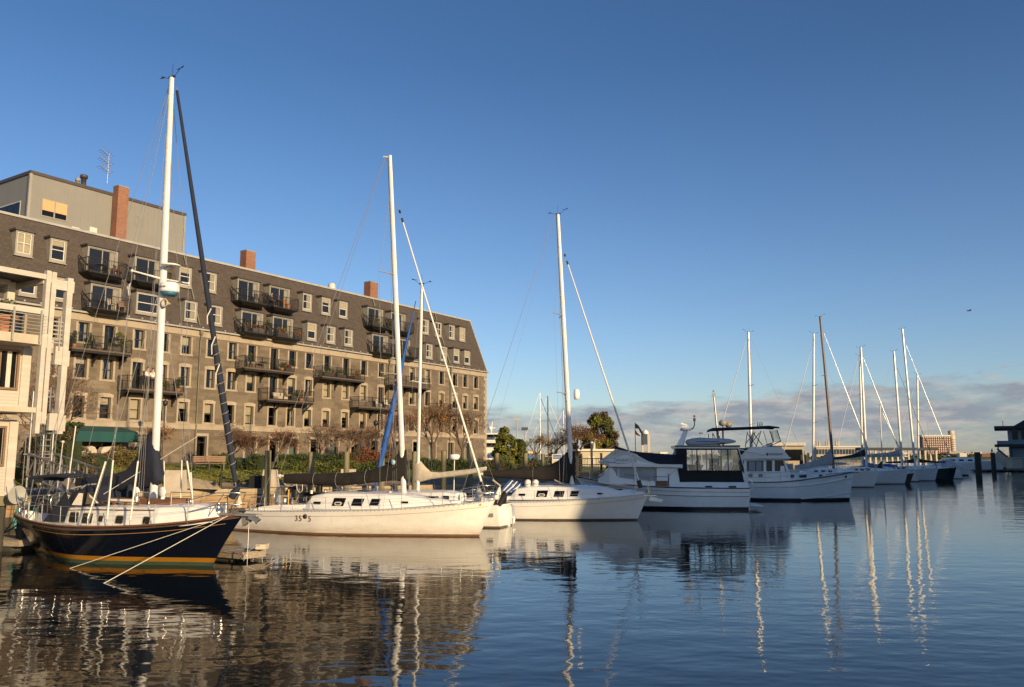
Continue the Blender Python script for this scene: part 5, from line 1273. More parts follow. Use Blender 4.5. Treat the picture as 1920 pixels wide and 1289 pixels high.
b = MB(); b.add([(p_[0]-.2,p_[1]-.02,p_[2]-.2),(p_[0]-.1,p_[1],p_[2]-.18),(p_[0]-.14,p_[1],p_[2]-.38)],[(0,1,2)]); b.build('signal_flag', M['bluep'], b1); wires(b1,[((4.05,-.9,9.0),(p_[0],p_[1],p_[2]-.3),.004),((p_[0],p_[1],p_[2]+.2),(4.6,-1.3,1.2),.004)],name='flag_halyard')
rail(b1, H1, [.3,1.4,2.6,3.4,5.0,6.4,7.4], .62, pulpit=(7.4,8.85), pushpit=(-.9,.3))
G_ = H1.hb(8.7); PF = F1.w(8.6,-.25,1.48)
rope_line('upper white mooring line slanting from the navy bow to the water', [F1.w(8.5,-.35,1.46), atZ(112,1066,.0)-Vector((0,0,.1))], .009, group='mooring lines from the navy bow')
rope_line('lower white mooring line slanting from the navy bow to the water', [F1.w(8.6,-.3,1.50), atZ(178,1096,.0)-Vector((0,0,.1))], .011, group='mooring lines from the navy bow')
rope_line('thin slack line dangling from the navy bow platform to the dock', [F1.w(9.2,-.05,1.4), F1.w(9.25,-.1,.1), F1.w(9.5,.1,-.05), F1.w(9.9,.5,.3)], .011, 'wire')
rope_line('blue grey stern line from the navy boat to the left dock', [F1.w(-1.0,-.1,1.28), atZ(4,1000,.3)], .03, 'bluep', .12)
# spinnaker pole line crossing the rigging
wires(b1,[((3.1,-.6,1.85),F1.P(370,819,.4),.012)],name='spare_halyard',m='rope')

# ---------------------------------------------------------------- 2 and 3: the white sister sloops
def racer(fr, label, name, H, hullmat, cov, cfg):
    b0 = empty('white_sailboat', label, 'sailboat', fr.O, fr.rot)
    H.hull().build('hull', M[hullmat], b0); H.deck(.0).build('deck', M['deckw'], b0)
    H.edge(.018,.02,out=-.02).build('toe_rail', M['alug'], b0); H.band(.20,.215,.006,.03,.985).build('cove_stripe', pm('faint_brown_stripe',(.35,.22,.15),.5,.1), b0)
    b = MB()
    for i in range(60):
        x = lerp(H.dk[0]+.2,H.dk[1]-.2,i/59)
        for g in (1,-1): b.box(x-.015,x+.015,g*H.hb(x)-.012,g*H.hb(x)+.004,H.zd(x)-.02,H.zd(x)+.008)
    tag(b.build('rail_drains', M['greyp'], b0), kind='stuff')
    k = cfg.get('k',0)
    Cc = House([(3.42,.98,1.14,1.0,.92),(3.75,.98,1.53,1.06,.90),(4.4,1.0,1.64,1.10,.90),(5.3,1.02,1.66,1.12,.90),(7.2,1.06,1.65,1.04,.82),(7.9,1.12,1.62,.94,.72),(9.0,1.2,1.46,.68,.50),(9.9,1.28,1.36,.42,.3),(10.3,1.32,1.34,.25,.15)])
    Cc.mesh(.08,.06).build('coachroof', M['gel'], b0)
    for i, (x0,x1,z0,z1,ln) in enumerate(((4.86,5.42,1.15,1.48,.18),(5.78,6.28,1.17,1.47,.2),(6.62,7.02,1.20,1.47,.22))):
        o = Cc.panel([(x0,z0),(x1,z0),(x1+ln*.35,z1),(x0+ln*.35,z1)],.010).build('window', M['tint'], b0)
        if i == 0: Cc.panel(rrect(x0+.13,x1-.10,z0+.03,z0+.17,.06),.018,.01).build('window_port', M['gel'], o); Cc.panel(rrect(x0+.17,x1-.14,z0+.06,z0+.14,.035),.026,.01).build('port_glass', M['tint'], o)
    for x0,x1,z0,z1 in ((3.92,4.28,1.2,1.31),(8.0,8.30,1.30,1.38)): o = Cc.panel(rrect(x0,x1,z0,z1,.03),.012).build('small_window', M['tint'], b0)
    b = MB(); 
    for g in (1,-1): b.prism([(H.dk[0]+.15,g*.55,.85),(3.45,g*.62,.95),(3.45,g*.62,1.17),(1.9,g*.62,1.12),(H.dk[0]+.5,g*.55,1.02)],(0,g*.32,0))
    b.build('cockpit_coaming', M['gel'], b0)
    b = MB(); b.lathe([(.46,0),(.48,.02),(.46,.04),(.44,.02),(.46,0)],n=20,axis='x',c=(1.5,0,1.42)); b.tube([(1.5,-.45,1.42),(1.5,.45,1.42)],.01,4).tube([(1.5,0,.97),(1.5,0,1.87)],.01,4).box(1.4,1.6,-.08,.08,.9,1.5); b.build('steering_wheel', M['steel'], b0)
    b = MB()
    for x, y in ((3.5,.55),(3.5,-.55),(2.3,.75),(2.3,-.75),(7.2,-.3),(7.2,.3)): z = 1.62 if x > 3 else 1.25; b.lathe([(.07,z),(.06,z+.06),(.075,z+.14),(.01,z+.15)],x,y,10)
    b.build('winches', M['alug'], b0)
    b = MB(); b.box(3.0,3.9,-.4,.4,1.50,1.66); b.box(8.7,9.2,-.25,.25,1.5,1.56); b.box(5.6,6.1,-.22,.22,1.74,1.79); b.build('hatches', M['tint'], b0)
    for s0, s1, y_ in ((4.3,7.6,-.62),(4.3,7.6,.62)): MB().tube([(s0,y_,1.74),(s0+.1,y_,1.82),(s1-.1,y_,1.8),(s1,y_,1.72)],.014,5).build('grab_rail', M['steel'], b0)
    bs = cfg['mast']; mo = mast(b0, bs[0], bs[1], .085, 'alu', 1.5, .75)
    T = Vector(bs[1]); Bm = Vector(bs[0]); ax = T-Bm
    for f, hw in cfg['spr']: p = Bm+ax*f; spreader(b0, (p.x,0,p.z), hw, .02, 'greyp', .35, .028)
    bo = cfg['boom']; b = MB(); b.tube([bo[0],bo[1]],.06,8); b.tube([bo[0],tuple(Vector(bo[0])+Vector((-.12,0,.0)))],.085,8); b.build('boom', M['alu'], b0)
    sailcover(b0, cfg['cover'], .15, cov, seams=cfg.get('seams',()))
    f0 = Vector(cfg['stay'][0]); f1 = Vector(cfg['stay'][1]); b = MB(); b.tube([f0.lerp(f1,.04),f0.lerp(f1,.2),f0.lerp(f1,.93)],[.055,.05,.03],8); jb = b.build('furled_headsail', M['sail'], b0)
    MB().tube([f0.lerp(f1,.02),f0.lerp(f1,.05)],.11,10).build('furling_drum', M['black'], jb)
    MB().tube([f0.lerp(f1,.93),f0.lerp(f1,.945)],.05,8).tube([f0.lerp(f1,.965),f0.lerp(f1,.975)],.05,8).build('swivel', M['black'], jb)
    Wq = [(tuple(f0),tuple(f1),.007)]
    for g in (1,-1):
        prev = T-ax*.10
        tips = []
        for f, hw in sorted(cfg['spr'], reverse=True): p = Bm+ax*f; tips.append(Vector((p.x-.35,g*hw,p.z+.02)))
        chain_ = [prev]+tips+[Vector((Bm.x-.35,g*(H.hb(Bm.x-.35)-.1),H.zd(Bm.x)))]
        for a_, c_ in zip(chain_, chain_[1:]): Wq.append((tuple(a_),tuple(c_),.007))
        Wq.append((tuple(Bm+ax*cfg['spr'][0][0]),(Bm.x-.3,g*(H.hb(Bm.x)-.25),H.zd(Bm.x)),.006))
    for q in cfg['back']: Wq.append(q)
    for i in range(3): Wq.append((tuple(T-ax*(.1+.2*i)+Vector((-.12,-.06,0))),(Bm.x-.25-.1*i,-.15,Bm.z+.35),.005))
    wires(b0, Wq)
    rail(b0, H, [1.6,3.2,4.9,6.6,8.3,9.9], .58, pulpit=(10.6,H.dk[1]-.05), pushpit=(H.dk[0]+.1,1.6))
    return b0, Cc
SH = [(.55,.84),(1.5,.86),(3.0,.90),(4.6,.95),(7.1,1.03),(9.5,1.18),(11.0,1.33),(11.83,1.44)]
O2 = atZ(470,991); E2 = atZ(898,1006); F2 = Frame(O2,(E2-O2)[:2])
H2 = Hull((-.42,11.14),(.55,11.83),SH,3.3,transom=.66,um=.42,p=2.3,dead=.14,bowv=.62,sternv=.25)
cvt = [(534,889),(560,888),(600,888),(645,887),(680,884),(705,879),(722,872),(735,863),(744,853),(750,846),(762,843)]
cvb = [907,908,911,911,908,905,903,902,902,903,903]
cover2 = [(F2.p(*t)[0],F2.p(t[0],z)[1],F2.p(*t)[1]) for t, z in zip(cvt, cvb)]
m2b = F2.p(757,938); m2t = F2.p(731,292)
b2, C2 = racer(F2, 'white racing sloop marked 35 5 with dark brown cover over its long boom', 'a', H2, 'hull2', 'browncloth', dict(
    mast=((m2b[0],0,1.6),(m2t[0],0,m2t[1])), spr=[(.34,.95),(.635,.75)], boom=(F2.P(526,893),F2.P(757,897)), cover=cover2, seams=(F2.p(590,900)[0],F2.p(632,900)[0],F2.p(687,900)[0]),
    stay=((11.45,0,1.55),(F2.p(745,382)[0],0,F2.p(745,382)[1])),
    back=[((m2t[0]-.25,0,m2t[1]-.05),(.4,0,1.0),.010),((m2t[0]-.22,0,m2t[1]-.1),(F2.p(524,890)[0],0,F2.p(524,890)[1]),.009)]))
MB().bar((m2t[0],0,m2t[1]-.08),(m2t[0]-.32,0,m2t[1]-.02),.07,.06).build('masthead_crane', M['alu'], b2)
def on_hull(par, H, s_, x, z, size, m, nm='hull_number'):
    for i, ch_ in enumerate(s_):
        xx = x+i*size*.60; y = H.side_at(xx,z); y2 = H.side_at(xx+size*.5,z); yl = H.side_at(xx,z-.1)
        text(nm, ch_, size, M[m], par, (xx,-y-.016,z), (PI/2-(y-yl)/.1*.6,0,-math.atan2(y2-y,size*.5)), ext=.004)
x5, z5 = F2.p(556,976,-1.45); on_hull(b2,H2,'35',x5,z5-.02,.34,'teak'); x6,_ = F2.p(582,976,-1.45); on_hull(b2,H2,'5',x6,z5-.02,.34,'teak')
x7, z7 = F2.p(576.5,971,-1.45); y7 = H2.side_at(x7,z7); MB().lathe([(.01,-.015),(.10,-.015),(.10,.01),(.01,.01)],n=18,axis='y',c=(x7,-y7,z7+.06)).build('hull_disc', M['darktrim'], b2)
x8, z8 = F2.p(896,943.5,-.5); MB().box(x8-.05,x8+.05,-H2.side_at(x8,1.3)-.012,-H2.side_at(x8,1.3)+.01,1.24,1.33).build('yellow_sticker', M['yellow'], b2)
x9, z9 = F2.p(737,867,-.15); MB().lathe([(.01,-.02),(.11,-.02),(.11,.01),(.01,.01)],n=16,axis='y',c=(x9,-.15,z9)).build('sail_cover_badge', pm('pale_blue_badge',(.35,.5,.6),.6,.1), b2)
MB().tube([F2.P(530,903),F2.P(537,911),F2.P(548,912),F2.P(556,908)],.018,5).tube([F2.P(556,908),F2.P(557,918),F2.P(562,925),F2.P(567,920),F2.P(567,908)],.018,5).build('boom_ropes', M['rope'], b2)
o = empty('outboard_bag', 'blue and black sail bag standing in the cockpit of the racing sloop', 'bag', F2.w(1.55,.5,.98), F2.rot)
MB().tube([(0,0,0),(0,0,.35),(0,0,.62)],[.15,.17,.08],10).build('bag_body', M['bluecloth'], o); MB().tube([(-.05,0,.55),(.2,.05,.85),(.5,.05,.8)],[.1,.14,.04],8).build('bag_top', M['blackcloth'], o)
b = MB(); b.bar((1.1,.3,1.0),(1.1,.3,1.8),.04).bar((1.75,.3,1.0),(1.75,.3,1.75),.04).bar((1.1,.3,1.45),(1.75,.3,1.45),.04); b.build('stern_frame', M['yellow'], b2)
b = MB(); b.lathe([(.0,-.04),(.13,-.02),(.14,.1),(.0,.14)],2.7,-.55,12); b.build('compass', M['black'], b2)
MB().box(-.0,.5,-.45,.45,.86,.9).build('stern_seat', M['gel'], b2)
# third boat: sister sloop half in shade
O3 = atZ(849,969); E3 = atZ(1195,975.5); F3 = Frame(O3,(E3-O3)[:2]); L3 = (E3-O3).length; k3 = L3/11.14
H3 = Hull((-.3,L3),(.4,L3+.6),[(a*k3*.985,z*.93) for a,z in SH],3.3,transom=.66,um=.42,p=2.3,dead=.14,bowv=.62,sternv=.25)
c3t = [(908,884),(940,882),(975,880),(1005,877),(1030,872),(1046,864),(1056,855),(1062,848),(1078,846)]; c3b = [893,897,898,900,901,903,905,906,906]
cover3 = [(F3.p(*t)[0],F3.p(t[0],z)[1],F3.p(*t)[1]) for t, z in zip(c3t, c3b)]
m3t = F3.p(1046,402); m3b = F3.p(1073,905)
# cabin stations are measured for the sister; shift this one so its windows land where they stand
b3, C3 = racer(F3, 'white sloop lying half in the sun and half in shade with dark boom cover', 'b', H3, 'hull3', 'browncloth', dict(
    mast=((m3b[0],0,1.55),(m3t[0],0,m3t[1])), spr=[(.335,.95),(.62,.75)], boom=(F3.P(905,889),F3.P(1070,899)), cover=cover3, seams=(F3.p(1000,890)[0],),
    stay=((L3+.3,0,1.35),(F3.p(1055,466)[0],0,F3.p(1055,466)[1])), back=[((m3t[0]-.2,0,m3t[1]),(.4,0,.95),.012),((m3t[0]-.15,0,m3t[1]-.05),(F3.p(907,886)[0],0,F3.p(907,886)[1]),.005)]))
masthead(b3, (m3t[0],0,m3t[1]))
zq = F3.p(1077,740)[1]; xq = F3.p(1077,740)[0]; MB().lathe([(.01,zq-.28),(.13,zq-.26),(.16,zq-.1),(.16,zq+.15),(.12,zq+.26),(.01,zq+.28)],xq+.12,0,12).build('radar_reflector', M['gel'], b3)
o = empty('folded_sprayhood', 'striped blue folded sprayhood leaning in the third boat cockpit', 'sprayhood', F3.w(3.2,0,1.35), F3.rot)
for i in range(7): MB().tube([(.12*i-.4,-.65,.0),(.12*i,-.6,.45-.03*i),(.12*i,.0,.62-.03*i),(.12*i,.6,.45-.03*i),(.12*i-.4,.65,0)],.04,6).build('fold', M['sail' if i % 2 else 'bluecloth'], o)
for i in range(2): tag(MB().lathe([(.01,0),(.16,.03),(.17,.3),(.1,.38),(.01,.4)],n=12).build('boat_fender', M['fender'], None, F3.w(4.25+.42*i,-.35,1.62)), ['left','right'][i]+' one of two white fenders lying on the third boat cabin roof', 'fender', 'fenders on the third boat')
MB().bar(F3.P(1040,900,-.2),F3.P(1064,912,-.2),.09,.05).build('plank', M['tancloth'], b3)
on_hull(b3,H3,'31.7',L3-.9,.98,.13,'darktrim')
MB().box(L3+.35,L3+1.0,-.1,.1,1.22,1.28).prism([(L3+.7,-.1,1.2),(L3+1.35,-.1,1.05),(L3+1.25,-.1,.92),(L3+.6,-.1,1.0)],(0,.16,0)).build('anchor', M['steel'], b3)

# ---------------------------------------------------------------- 2b: small sloop behind, bow to the left
O4 = atZ(949,988); F4 = Frame(O4,(-.94,.33)); L4 = 8.3
b4 = empty('small_white_sailboat', 'small white sailboat with cream sail cover moored stern out behind the racing sloop', 'sailboat', F4.O, F4.rot)
H4 = Hull((0,L4),(.12,L4+.7),[(.12,1.02),(2,1.02),(5,1.08),(L4+.7,1.3)],2.7,transom=.72,um=.4,p=2.1,sternv=.2)
H4.hull().build('hull', M['hull3'], b4); H4.deck(0).build('deck', M['deckw'], b4); H4.edge(.02,.02).build('toe_rail', M['teak'], b4)
C4 = House([(2.3,1.0,1.45,.8,.72),(2.8,1.0,1.55,.85,.74),(5.2,1.05,1.55,.8,.66),(6.3,1.1,1.4,.55,.42),(6.9,1.15,1.2,.4,.3)]); C4.mesh(.08,.05).build('cabin_trunk', M['gel'], b4)
C4.panel(rrect(2.55,2.9,1.12,1.40,.05),.012).build('window', M['tint'], b4); C4.panel(rrect(3.4,4.6,1.2,1.38,.05),.012).build('window', M['tint'], b4)
MB().prism([(-.12,-.3,-.3),(.06,-.3,-.3),(.14,-.3,.8),(-.05,-.3,.8)],(0,.06,0)).build('rudder', M['gel'], b4)
x_, z_ = F4.p(918,963,1.0); MB().box(x_-.18,x_+.12,H4.side_at(x_,.6)-.01,H4.side_at(x_,.6)+.03,.50,.66).build('step_fitting', M['greyp'], b4)
bmz = F4.p(783,925); tpm = F4.p(791,533); mast(b4,(bmz[0],0,1.5),(tpm[0],0,tpm[1]),.07,'alu',1.4,.8); masthead(b4,(tpm[0],0,tpm[1]))
cc_t = [(911,878),(900,878),(880,880),(850,883),(825,886),(808,885),(798,876),(790,866),(783,862),(778,868)]; cc_b = [882,886,890,894,897,899,902,904,904,903]
sailcover(b4,[(F4.p(*t)[0],F4.p(t[0],z)[1],F4.p(*t)[1]) for t,z in zip(cc_t,cc_b)],.13,'tancloth')
MB().tube([F4.P(912,877),F4.P(790,897)],.05,8).build('boom', M['alu'], b4)
f0 = Vector(F4.P(700,930)); f1 = Vector(F4.P(778,572)); b = MB(); b.tube([f0.lerp(f1,.0),f0.lerp(f1,.07),f0.lerp(f1,.16),f0.lerp(f1,.3),f0.lerp(f1,.6),f0.lerp(f1,.97)],[.05,.06,.125,.15,.11,.03],9); jb = b.build('furled_headsail', M['bluecloth'], b4)
b = MB(); rr = random.Random(4)
for i in range(46):
    t = rr.uniform(.2,.66); p = f0.lerp(f1,t); a_ = rr.uniform(0,6.3); q = p+Vector((math.cos(a_)*.16,math.sin(a_)*.16,rr.uniform(-.1,.1))); b.add([p,q,q+Vector((rr.uniform(-.06,.06),rr.uniform(-.06,.06),-.16))],[(0,1,2)])
tag(b.build('frayed_cloth', pm('frayed_violet_cloth',(.10,.10,.25),.8,.3), jb), kind='stuff')
MB().tube([f0.lerp(f1,.97),f1+(f1-f0)*.02],.02,6).build('swivel', M['black'], jb)
spreader(b4,(lerp(bmz[0],tpm[0],.5),0,lerp(bmz[1],tpm[1],.52)),.8,.03,'alu',0,.025)
tp_ = Vector((tpm[0],0,tpm[1])); Wq = [((tpm[0]-.05,0,tpm[1]-.1),(.2,0,1.1),.006),(tuple(f0),tuple(f1),.006)]
for g in (1,-1): Wq += [(tuple(tp_),(lerp(bmz[0],tpm[0],.5),g*.8,lerp(bmz[1],tpm[1],.52)),.006),((lerp(bmz[0],tpm[0],.5),g*.8,lerp(bmz[1],tpm[1],.52)),(bmz[0]-.1,g*1.2,1.05),.006),((lerp(bmz[0],tpm[0],.5),0,lerp(bmz[1],tpm[1],.5)),(bmz[0]-.5,g*1.15,1.05),.006)]
wires(b4,Wq); rail(b4,H4,[1.6,3.2,4.8,6.4,7.6],.55,pulpit=(7.6,L4+.6),pushpit=(.2,1.6))
r0 = F4.P(851,925,-.6); r1 = F4.P(852,862,-.6); MB().tube([r0,r1],.025,6).build('radar_pole', M['alu'], b4); MB().lathe([(.01,r1[2]-.02),(.2,r1[2]+.0),(.26,r1[2]+.1),(.26,r1[2]+.2),(.2,r1[2]+.25),(.01,r1[2]+.26)],r1[0],r1[1],14).build('radar_dome', M['gel'], b4)
o = MB().lathe([(.01,0),(.13,.03),(.14,.35),(.01,.4)],n=10).build('outboard_cowl', M['gel'], b4,(.25,.7,1.25)); MB().box(-.06,.06,-.05,.05,-.5,.02).build('outboard_leg', M['black'], o)
MB().lathe([(.01,0),(.22,.02),(.22,.06),(.01,.1)],n=14,axis='y',c=(1.0,.9,1.55)).build('round_cushion', M['greycloth'], b4)
MB().bar(F4.P(924,900,.9),F4.P(939,912,.9),.08,.05).build('horseshoe_bracket', M['tancloth'], b4); MB().tube([(0.1,.6,1.5),(.05,.8,1.8),(.1,1.0,1.5)],.07,8).build('lifebuoy', M['gel'], b4)
MB().box(.3,1.0,.2,.6,1.0,1.35).box(1.2,1.6,-.5,.1,1.0,1.3).build('cockpit_lockers', M['gel'], b4)
MB().tube([(-.05,-.5,1.0),(-.2,-.5,.9),(-.25,-.5,.1)],.02,5).tube([(-.05,-.3,1.0),(-.2,-.3,.9),(-.25,-.3,.1)],.02,5).build('stern_ladder', M['steel'], b4)
MB().tube([(-.02,.3,1.1),(-.1,.5,1.5),(.1,.7,1.0)],[.1,.15,.1],8).build('black_stern_bundle', M['blackcloth'], b4)
# ---------------------------------------------------------------- 4: aft cabin motor yacht, bow to the left
S5 = atZ(1404,957); dT = Vector((-.9936,.1133)); nT = Vector((-dT.y,dT.x)); O5 = Vector((S5.x,S5.y)) - nT*1.75
F5 = Frame(O5, dT); b5 = empty('aft_cabin_motor_yacht', 'white motor yacht with black canvas aft enclosure and grey dinghy on its roof', 'motor yacht', F5.O, F5.rot)
q = lambda x, y, off=1.75: F5.p(x, y, off)
H5 = Hull((0,9.3),(-.12,10.5),[(-.12,1.32),(2,1.33),(4.5,1.36),(6.5,1.44),(8.5,1.62),(10.5,1.95)],3.9,transom=.90,um=.35,p=2.5,dead=.06,bowv=.7,sternv=.03)
H5.hull().build('hull', M['hullT'], b5); H5.deck(0).build('deck', M['deckw'], b5)
H5.band(-.01,.05,.04,0,1).build('rub_rail', M['black'], b5); H5.band(.42,.50,.035,0,.97).build('lower_rub_rail', M['gel'], b5); H5.band(.50,.53,.03,0,.97).build('rail_shadow_strip', M['darktrim'], b5); H5.band(.24,.27,.008,0,.97).build('hull_knuckle', M['greyp'], b5)
def topat(x, y, off=1.5): return q(x, y, off)[1]
zr = topat(1280,877,1.6)     # saloon roof underside
A5 = House([(-.05,1.3,1.62,1.70,1.55),(.35,1.3,topat(1395,902),1.66,1.48),(3.3,1.34,topat(1300,901),1.66,1.48),(4.25,1.34,topat(1272,905),1.62,1.5),(4.7,1.34,1.5,1.6,1.55)]); A5.mesh(.08,.06).build('aft_cabin', M['gel'], b5)
for a_, c_ in ((1322,1335),(1366,1380)): x0,_ = q(c_,908,1.6); x1,_ = q(a_,908,1.6); A5.panel([(x0,topat(1,911)),(x1,topat(1,911)),(x1,topat(1,906)),(x0,topat(1,906))],.012).build('cabin_vent', M['darktrim'], b5)
xs0 = q(1290,880)[0]; xf = q(1121,893)[0]; xw = q(1142,872)[0]
S_ = House([(q(1289,915,1.5)[0],1.36,zr,1.5,1.42),(xw,1.5,zr,1.46,1.36),(xf,1.6,1.78,1.2,1.15)]); S_.mesh(.04,.04).build('saloon', M['gel'], b5)
def pn(pts, off, m, nm, th=.015, par=None): 
    poly = [S5p(x,y) for x,y in pts]; return S_.panel(poly, off, th).build(nm, M[m], par or b5)
def S5p(x,y): return F5.p(x,y,1.46)
o = pn([(1146,874),(1158,874),(1158,893),(1128,893)],.012,'greycloth','saloon_window'); pn([(1162,874),(1187,875),(1187,899),(1162,896)],.012,'greycloth','saloon_window'); pn([(1193,875),(1226,876),(1226,901),(1193,899)],.012,'greycloth','saloon_window')
for pts in ([(1143,873.2),(1159,873.2),(1159,874),(1143,874)],[(1187.5,874),(1189,874),(1189,900),(1187.5,900)],[(1226.5,875),(1228,875),(1228,903),(1226.5,903)],[(1160,874),(1161,874),(1161,896),(1160,896)],[(1193,899.5),(1226,901.5),(1226,902.3),(1193,900.3)]): pn(pts,.02,'greyp','window_rim')
dr = pn([(1229,878),(1246,878),(1254,889),(1254,913),(1229,913)],.02,'gel','side_door'); pn([(1229,902),(1254,902),(1254,913),(1229,913)],.03,'teak','door_panel',par=dr); pn([(1229,878),(1231,878),(1231,913),(1229,913)],.034,'teak','door_frame',par=dr); pn([(1252.5,889),(1254.5,889),(1254.5,913),(1252.5,913)],.034,'darktrim','door_frame',par=dr)
b = MB()
for y0 in (-1.1,.05): b.add([(xw+.02,y0,zr-.12),(xw+.02,y0+1.05,zr-.12),(xf+.03,y0+1.0,1.95),(xf+.03,y0,1.95)],[(0,1,2,3)])
b.build('windscreen', M['tint'], b5)
# saloon roof brow and flybridge coaming
zA = q(1130,869,1.6)[1]; zB = q(1278,878,1.6)[1]
b = MB(); x0 = q(1280,878,1.6)[0]; x1 = q(1123,868,1.6)[0]; ry = 1.62
b.loft([[(x0,ry,zr),(x0,ry,zr+.18),(x0,-ry,zr+.18),(x0,-ry,zr)],[(xw,ry,zr+.05),(xw,ry,zr+.25),(xw,-ry,zr+.25),(xw,-ry,zr+.05)],[(x1,.9,zr+.25),(x1,.9,zr+.33),(x1,-.9,zr+.33),(x1,-.9,zr+.25)]]); b.build('saloon_roof', M['gel'], b5)
ty = 1.55
cp = [(1122,866),(1132,859),(1153,843),(1176,846),(1190,851),(1202,858),(1216,865),(1235,871),(1262,875),(1280,877.5),(1280,878.5),(1170,873)]
pc = [q(x,y,ty) for x,y in cp]; b = MB()
for g in (1,-1): b.prism([(x,g*(ty if x < q(1150,860)[0] else lerp(ty,1.0,(x-q(1150,860)[0])/(pc[0][0]-q(1150,860)[0]))),z) for x,z in pc],(0,-g*.08,0))
xa, za = pc[0]; xb, zb = pc[2]; b.add([(xa,1.0,za),(xa,-1.0,za),(xb,-ty,zb),(xb,ty,zb)],[(0,1,2,3)]); b.build('flybridge_coaming', M['gel'], b5)
b = MB()
st = [q(x,y,ty+.03) for x,y in ((1130,865.5),(1160,869),(1200,871.5),(1240,873.5),(1279,875.5))]
for g in (1,-1): b.tube([(x,g*(ty+.015 if x < q(1150,860)[0] else 1.3),z) for x,z in st],.025,4)
b.build('coaming_stripe', M['bluep'], b5)
b = MB(); tp = [(1152,836),(1165,840),(1185,846),(1200,848),(1240,851),(1273,853.5),(1276,875),(1245,873),(1225,868),(1208,860),(1196,852),(1180,846),(1154,842)]
for g in (1,-1): b.prism([(*[q(x,y,ty-.05)[0]],g*(ty-.12),q(x,y,ty-.05)[1]) for x,y in tp],(0,-g*.03,0))
x_, z_ = q(1153,836,ty); b.box(x_-.03,x_,-ty+.1,ty-.1,z_-.45,z_); b.build('weather_cloth', M['navycloth'], b5)
text('name_lettering', 'DAUNTLESS', .26, M['greyp'], b5, (q(1151,865,ty)[0],ty+.012,q(1151,865,ty)[1]), (PI/2,.06,PI))
# aft enclosure
R5 = House([(q(1391,899,1.55)[0],topat(1391,899),topat(1391,842),1.5,1.42) if False else (q(1396,899,1.55)[0],topat(1396,899),topat(1396,897),1.5,1.42),(q(1384,842,1.4)[0],topat(1384,899),topat(1384,842),1.5,1.42),(q(1277,842,1.4)[0],topat(1277,899),topat(1277,842),1.5,1.42)])
ex0 = q(1395,899,1.5)[0]; ex1 = q(1275,899,1.5)[0]; ez0 = topat(1,900,1.5); ez1 = topat(1,843,1.5); em = topat(1,881,1.5); exs = q(1383,843,1.5)[0]
b = MB()
for g in (1,-1): y = g*1.5; b.prism([(ex0,y,ez0),(ex1,y,ez0),(ex1+.1,y,em),(lerp(ex0,exs,.33),y,em)],(0,-g*.02,0)); b.prism([(q(1288,880,1.5)[0],y,em),(ex1+.1,y,em),(ex1+.1,y,ez1),(q(1288,843,1.5)[0],y,ez1)],(0,-g*.02,0))
b.prism([(ex1,1.5,ez0),(ex1,-1.5,ez0),(ex1+.1,-1.5,ez1),(ex1+.1,1.5,ez1)],(.02,0,0)); b.prism([(ex0,1.5,ez0),(ex0,-1.5,ez0),(ex0+.15,-1.5,em-.1),(ex0+.15,1.5,em-.1)],(-.02,0,0))
ec = b.build('canvas_enclosure', M['blackcloth'], b5)
xv = [q(x,860,1.5)[0] for x in (1288,1307,1335,1365)]
for a_, c_ in zip(xv, xv[1:]):
    for g in (1,-1): MB().prism([(c_+.03,g*1.5,em),(a_-.03,g*1.5,em),(a_-.03,g*1.48,ez1-.05),(c_+.03,g*1.48,ez1-.05)],(0,-g*.008,0)).build('clear_window', M['vinyl'], ec)
for g in (1,-1): MB().prism([(ex0+.25,g*1.5,em),(xv[-1]-.03,g*1.5,em),(xv[-1]-.03,g*1.48,ez1-.05),(exs+.05,g*1.48,ez1-.05)],(0,-g*.008,0)).build('clear_window', M['vinyl'], ec)
MB().prism([(ex0+.2,1.4,em),(ex0+.2,-1.4,em),(exs,-1.4,ez1),(exs,1.4,ez1)],(-.008,0,0)).build('clear_window', M['vinyl'], ec)
b = MB()
for x in xv[1:]: b.bar((x,1.51,em),(x,1.5,ez1),.06,.04); b.bar((x,-1.51,em),(x,-1.5,ez1),.06,.04)
for g in (1,-1): b.bar((exs,g*1.5,ez1),(ex0,g*1.52,em-.1),.07,.05); b.bar((ex0,g*1.52,em),(ex1,g*1.52,em),.06,.06); b.bar((exs,g*1.5,ez1-.03),(ex1,g*1.5,ez1-.03),.05,.08)
b.build('canvas_seams', M['blackcloth'], ec)
for g in (1,-1): MB().bar((exs-.05,g*1.53,ez1),(ex0-.08,g*1.55,em+.0),.05,.05).build('enclosure_strut', M['gel'], ec)
b = MB(); b.loft([[(exs-.12,1.62,ez1),(exs-.12,1.62,ez1+.17),(exs-.12,-1.62,ez1+.17),(exs-.12,-1.62,ez1)],[(ex1+.25,1.62,ez1+.02),(ex1+.25,1.62,ez1+.19),(ex1+.25,-1.62,ez1+.19),(ex1+.25,-1.62,ez1+.02)]]); ha = b.build('hardtop', M['gel'], b5)
MB().box(exs-.14,ex1+.27,1.62,1.65,ez1+.11,ez1+.2).box(exs-.14,ex1+.27,-1.65,-1.62,ez1+.11,ez1+.2).build('hardtop_edge', M['darktrim'], ha)
b = MB(); zz = A5.at(1.5)[1]
for x, w_ in ((.9,.5),(2.0,.55),(3.1,.5)):
    for y in (-.5,.6): b.box(x-w_/2,x+w_/2,y-.28,y+.28,zz,zz+.5); b.prism([(x-w_/2,y-.28,zz+.5),(x-w_/2+.12,y-.28,zz+.5),(x-w_/2+.05,y-.28,zz+1.1),(x-w_/2-.05,y-.28,zz+1.1)],(0,.56,0))
b.build('aft_deck_seats', M['gel'], b5)
b = MB()
